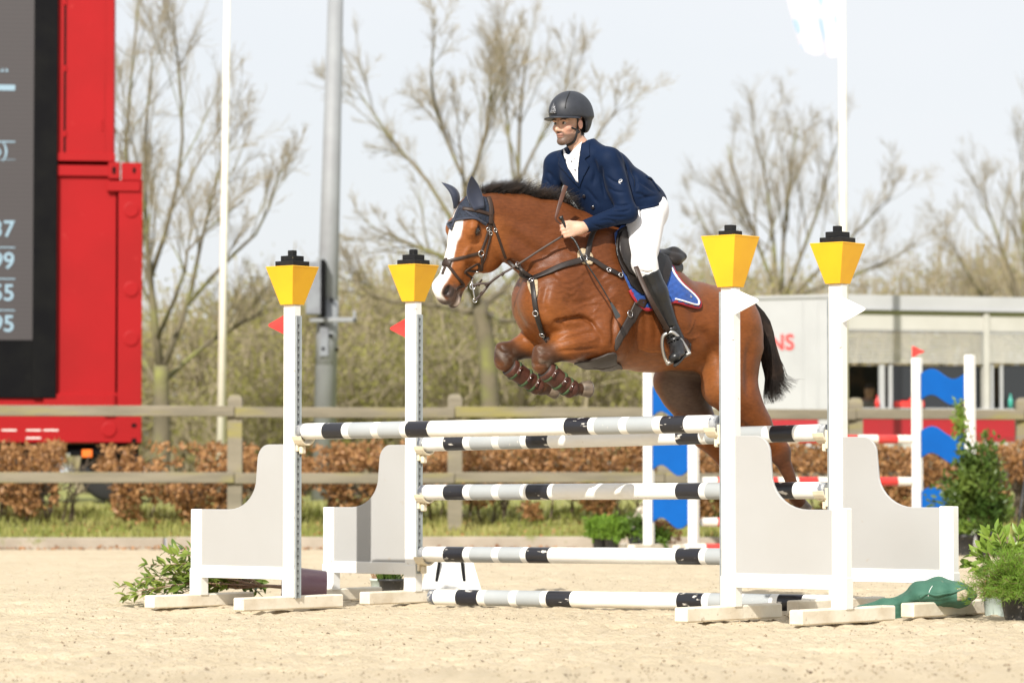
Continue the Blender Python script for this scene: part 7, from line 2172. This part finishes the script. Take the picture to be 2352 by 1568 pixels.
cluster(c + V3(0, 0, -0.1), 0.13, 0.22, 400, 0.05, pbr('cream_petal', (0.72, 0.66, 0.56), 0.7), fl_, 84, 'petals', 1.4); cluster(c + V3(0.02, 0, -0.25), 0.14, 0.2, 400, 0.06, M_feather, fl_, 85)

# ---- conical shrubs in pots in front of the blue jump
r = np.random.default_rng(66)
def shrub(t, c, h, rad, n, mat, seed, size=0.06):
    rr = np.random.default_rng(seed); z = rr.random(n) ** 0.8; a = rr.uniform(0, 2 * math.pi, n)
    prof = np.interp(z, (0, 0.12, 0.35, 0.6, 0.8, 1.0), (0.55, 0.95, 1.0, 0.62, 0.25, 0.03)) * rad
    lump = 0.25 + 1.3 * vnoise(a * 2.2 + 10, z * 7 + 10, seed)
    q = np.sqrt(rr.random(n)) * prof * lump
    p = np.stack((c[0] + q * np.cos(a), c[1] + q * np.sin(a), c[2] + z * h), 1)
    d = np.stack((np.cos(a), np.sin(a), 0.9 + 0 * a), 1) + 0.6 * rr.standard_normal((n, 3)); L = size * rr.uniform(0.6, 1.3, n)
    part('foliage', leaf_set(p, d, rr.standard_normal((n, 3)), L, L * 0.42), mat, t, kind='stuff')
    for i in range(9):
        b = rr.uniform(0, 2 * math.pi); part('stem', tube(smooth_path([c, c + V3(0.05 * math.cos(b), 0.05 * math.sin(b), h * 0.3), c + V3(rad * 0.5 * math.cos(b), rad * 0.5 * math.sin(b), h * rr.uniform(0.5, 0.85))], 8), np.linspace(0.012, 0.003, 8), 5), M_brownstem, t, smooth=True)
c = P(2272, 1272, 35.2); c[2] = gz(c)
t = thing('potted_shrub', 'tall dark green conical shrub in a black pot beside the blue planks', 'potted shrub', c)
pot(t, c, 0.11, 0.14, 0.26, M_potblack)
rr = np.random.default_rng(67); lo_, ld_, ll_ = [], [], []
for i in range(46):
    b_ = rr.uniform(0, 2 * math.pi); q = rr.random()
    top = c + V3(-0.14 + (0.52 * math.cos(b_)) * (1 - 0.66 * q) * rr.uniform(0.5, 1.0), 0.34 * math.sin(b_) * (1 - 0.6 * q), 0.34 + 0.86 * q + 0.08 * rr.standard_normal())
    base_ = c + V3(0.02 * rr.standard_normal(), 0.02 * rr.standard_normal(), 0.22)
    pth = smooth_path([base_, base_ * 0.45 + top * 0.55 + V3(0.05 * rr.standard_normal(), 0, 0.02), top], 12)
    if i < 16: part('stem', tube(pth, np.linspace(0.010, 0.003, 12), 5), M_brownstem, t, smooth=True)
    for k_ in range(4, 12):
        for s_ in range(10):
            w_ = rr.standard_normal(3); lo_.append(pth[k_] + 0.045 * rr.standard_normal(3)); ld_.append(nrm(pth[min(11, k_ + 1)] - pth[k_ - 1]) + 0.8 * w_); ll_.append(rr.uniform(0.05, 0.10))
ll_ = np.array(ll_); part('foliage', leaf_set(np.array(lo_), np.array(ld_), rr.standard_normal((len(ll_), 3)), ll_, ll_ * 0.42), M_darkleaf, t, kind='stuff')
part('leader', tube([c + V3(-0.17, 0, 1.2), c + V3(-0.28, 0, 1.68)], (0.008, 0.003), 6), M_brownstem, t)
cluster(c + V3(-0.3, 0, 1.45), 0.07, 0.24, 260, 0.06, M_laurel2, t, 69, 'young_leaves')
c = P(2216, 1272, 35.0); c[2] = gz(c)
t = thing('potted_shrub', 'low green plant in a grey pot left of the conical shrub', 'potted shrub', c)
pot(t, c, 0.08, 0.10, 0.22, M_potblack); cluster(c + V3(0, 0, 0.28), 0.12, 0.08, 260, 0.06, M_laurel2, t, 68)

# ---- plants at the right edge of the foreground
c = P(2338, 1432, 18.25); c[2] = gz(c)
fr = thing('potted_plant', 'bushy feathery green plant in a scuffed black pot at the right edge', 'potted plant', c, 0, 'potted plants')
pot(fr, c, 0.072, 0.095, 0.145, M_potblack)
rr = np.random.default_rng(90)
n = 520; a = rr.uniform(0, 2 * math.pi, n); el = rr.uniform(0.15, 1.45, n); L = rr.uniform(0.16, 0.34, n)
d0 = np.stack((np.cos(a) * np.cos(el), np.sin(a) * np.cos(el), np.sin(el)), 1)
k = np.linspace(0, 1, 7)[None, :, None]; root = c + V3(0, 0, 0.13)
paths = root + d0[:, None] * (L[:, None, None] * k) - np.array((0, 0, 0.10)) * (k ** 2) * L[:, None, None] * 2.2 + 0.012 * rr.standard_normal((n, 7, 3)) * k
part('stalks', strands(paths, np.linspace(0.0016, 0.0008, 7)[None] * np.ones((n, 1)), 3), M_brownstem, fr, kind='stuff')
i = rr.integers(0, n, 26000); j = rr.integers(2, 7, 26000); p = paths[i, j] + 0.006 * rr.standard_normal((26000, 3))
dd = d0[i] * 0.8 + 0.9 * rr.standard_normal((26000, 3)); Lq = rr.uniform(0.018, 0.04, 26000)
part('needles', leaf_set(p, dd, rr.standard_normal((26000, 3)), Lq, Lq * 0 + 0.0028), M_feather, fr, kind='stuff')
c = P(2287, 1420, 18.75); c[2] = gz(c)
mt = thing('potted_plant', 'pale mint pot half hidden by the feathery plant at the right edge', 'potted plant', c, 0, 'potted plants')
pot(mt, c, 0.06, 0.07, 0.15, M_potmint); tuft(mt, c + V3(-0.02, -0.03, 0.14), 120, 0.12, 0.16, M_litter, 92, 0.002, 1.8)
c = P(2330, 1400, 18.9); c[2] = gz(c)
lr = thing('potted_plant', 'laurel with large pale green leaves behind the feathery plant', 'potted plant', c, 0, 'potted plants')
pot(lr, c, 0.07, 0.09, 0.15, M_potblack)
lo_, ld_, lu_, ll_ = [], [], [], []
for u, v, dy in ((2232, 1300, 0), (2240, 1275, .1), (2262, 1262, 0), (2270, 1232, .05), (2290, 1225, -.05), (2310, 1222, .1), (2340, 1228, 0), (2352, 1216, .1), (2258, 1290, -.1), (2300, 1255, -.1), (2330, 1262, -.1), (2370, 1240, 0), (2390, 1262, 0)):
    e = P(u, v, 18.9 + dy); a0 = c + V3(0, 0, 0.14)
    pth = smooth_path([a0, a0 * 0.5 + e * 0.5 + V3(0, 0, 0.03), e], 10)
    part('stem', tube(pth, np.linspace(0.005, 0.002, 10), 5), M_brownstem, lr, smooth=True)
    for kk in range(5, 10):
        for s in range(2 if kk < 9 else 5):
            t_ = nrm(pth[min(kk + 1, 9)] - pth[kk - 1]); q = rr.standard_normal(3); q -= t_ * (q @ t_)
            lo_.append(pth[kk]); ld_.append(t_ * 1.0 + nrm(q) * 0.7); lu_.append(V3(-0.2, -0.6, 0.8) + 0.4 * rr.standard_normal(3)); ll_.append(rr.uniform(0.065, 0.10))
ll_ = np.array(ll_); leaf_parts(np.array(lo_), np.array(ld_), np.array(lu_), ll_, ll_ * 0.38, M_laurel2, lr)

# ---- green sand sack slumped over the foot of the right stand
M_sack = pbr('green_sack', (0.030, 0.105, 0.070), 0.75, (0.045, 0.135, 0.092), 9, 0.4, 0.7, bump=0.2, bs=40, bd=0.006, col3=(0.42, 0.36, 0.26), vs3=10, lo3=0.66, hi3=0.78)
M_sackd = pbr('dusty_sack_end', (0.36, 0.31, 0.22), 0.85, (0.16, 0.20, 0.13), 9, 0.45, 0.65, bump=0.3, bs=50)
ys = TRo[1]
sk = thing('sand_sack', 'green sand sack slumped over the white foot of the right stand', 'sack', (P(2110, 1390, ys)[0], ys, 0))
sp_ = lambda u, v, dy=0.0: P(u, v, ys + dy)
fd = Field(sp_(1955, 1440) - np.array((0.1, 0.5, 0.05)), sp_(2260, 1320) + np.array((0.1, 0.6, 0.1)), 0.008)
fd.chain([(sp_(1972, 1396, .05), 0.020, 1.6), (sp_(2030, 1388, .02), 0.032, 2.2), (sp_(2078, 1380, -.02), 0.040, 2.5), (sp_(2112, 1363, -.05), 0.062, 2.2), (sp_(2160, 1360, -.08), 0.080, 1.9), (sp_(2205, 1365, -.1), 0.068, 2.0), (sp_(2236, 1368, -.1), 0.018, 5)], 0.03, V3(0.1, 1, 0))
fd.cone(sp_(2060, 1400, -.05), sp_(2062, 1420, -.05), 0.04, 0.03, 0.03)
v, f = fmesh(fd, 2); v = wrinkle(v, f, 0.016, np.array((14.0, 14.0, 22.0)), 95)
part('bag', (v, f), M_sack, sk, smooth=True)
s_bvh = bvh_of(v, f)
part('dusty_end', patch([(2198, 1350), (2216, 1350), (2226, 1360), (2220, 1376), (2198, 1380)], s_bvh, 0.003, 0.001, 5, ys - 0.15, 1), M_sackd, sk, smooth=True)
part('seam', strap([(2112, 1372), (2130, 1362), (2150, 1366), (2170, 1362), (2190, 1360), (2215, 1352), (2232, 1350)], s_bvh, 0.012, 0.008, 0.0, 30, ys - 0.15), M_sack, sk, smooth=True)
part('stitch', strap([(2132, 1368), (2136, 1355), (2142, 1345)], s_bvh, 0.003, 0.002, 0.001, 10, ys - 0.15), M_pipe, sk)

# ---- tripod at the right edge
c = P(2350, 1216, 36.0); c[2] = gz(c)
tp = thing('tripod', 'black tripod leg at the right edge behind the plants', 'tripod', c)
for dx, dy in ((-0.12, -0.1), (0.10, -0.05), (0.02, 0.2)):
    part('leg', tube([c + V3(dx, dy, 0.0), c + V3(0.05, 0.02, 0.95)], (0.010, 0.014), 8), M_potblack, tp, smooth=True)
part('head', box(c + V3(0.05, 0.02, 0.99), (0.08, 0.08, 0.08), 0.01), M_potblack, tp)

# ---- loose clods and scraps on the sand
r = np.random.default_rng(40); n = 6000
u = r.uniform(0, 2352, n); vv = 1290 + 278 * r.random(n)
M_clod = pbr('sand_clods', (0.36, 0.28, 0.185), 0.95, (0.17, 0.13, 0.09), 12, 0.4, 0.6)
Ys = CAMZ * FU / (vv - 1100); X = (u - 1176) / FU * Ys; sz = r.uniform(0.002, 0.0075, n) * np.where(r.random(n) < 0.05, 1.8, 1)
oc = np.array(((1, 0, 0), (0, 1, 0), (-1, 0, 0), (0, -1, 0), (0, 0, 0.8), (0, 0, -0.6)))
ofc = np.array(((0, 1, 4), (1, 2, 4), (2, 3, 4), (3, 0, 4), (1, 0, 5), (2, 1, 5), (3, 2, 5), (0, 3, 5)))
base = np.stack((X, Ys, sand_relief(X, Ys)), 1)
V = base[:, None] + oc[None] * (sz[:, None, None] * r.uniform(0.6, 1.4, (n, 6, 3)))
struct('sand_clods', (V.reshape(-1, 3), (np.arange(n)[:, None, None] * 6 + ofc[None]).reshape(-1, 3)), M_clod, kind='stuff')
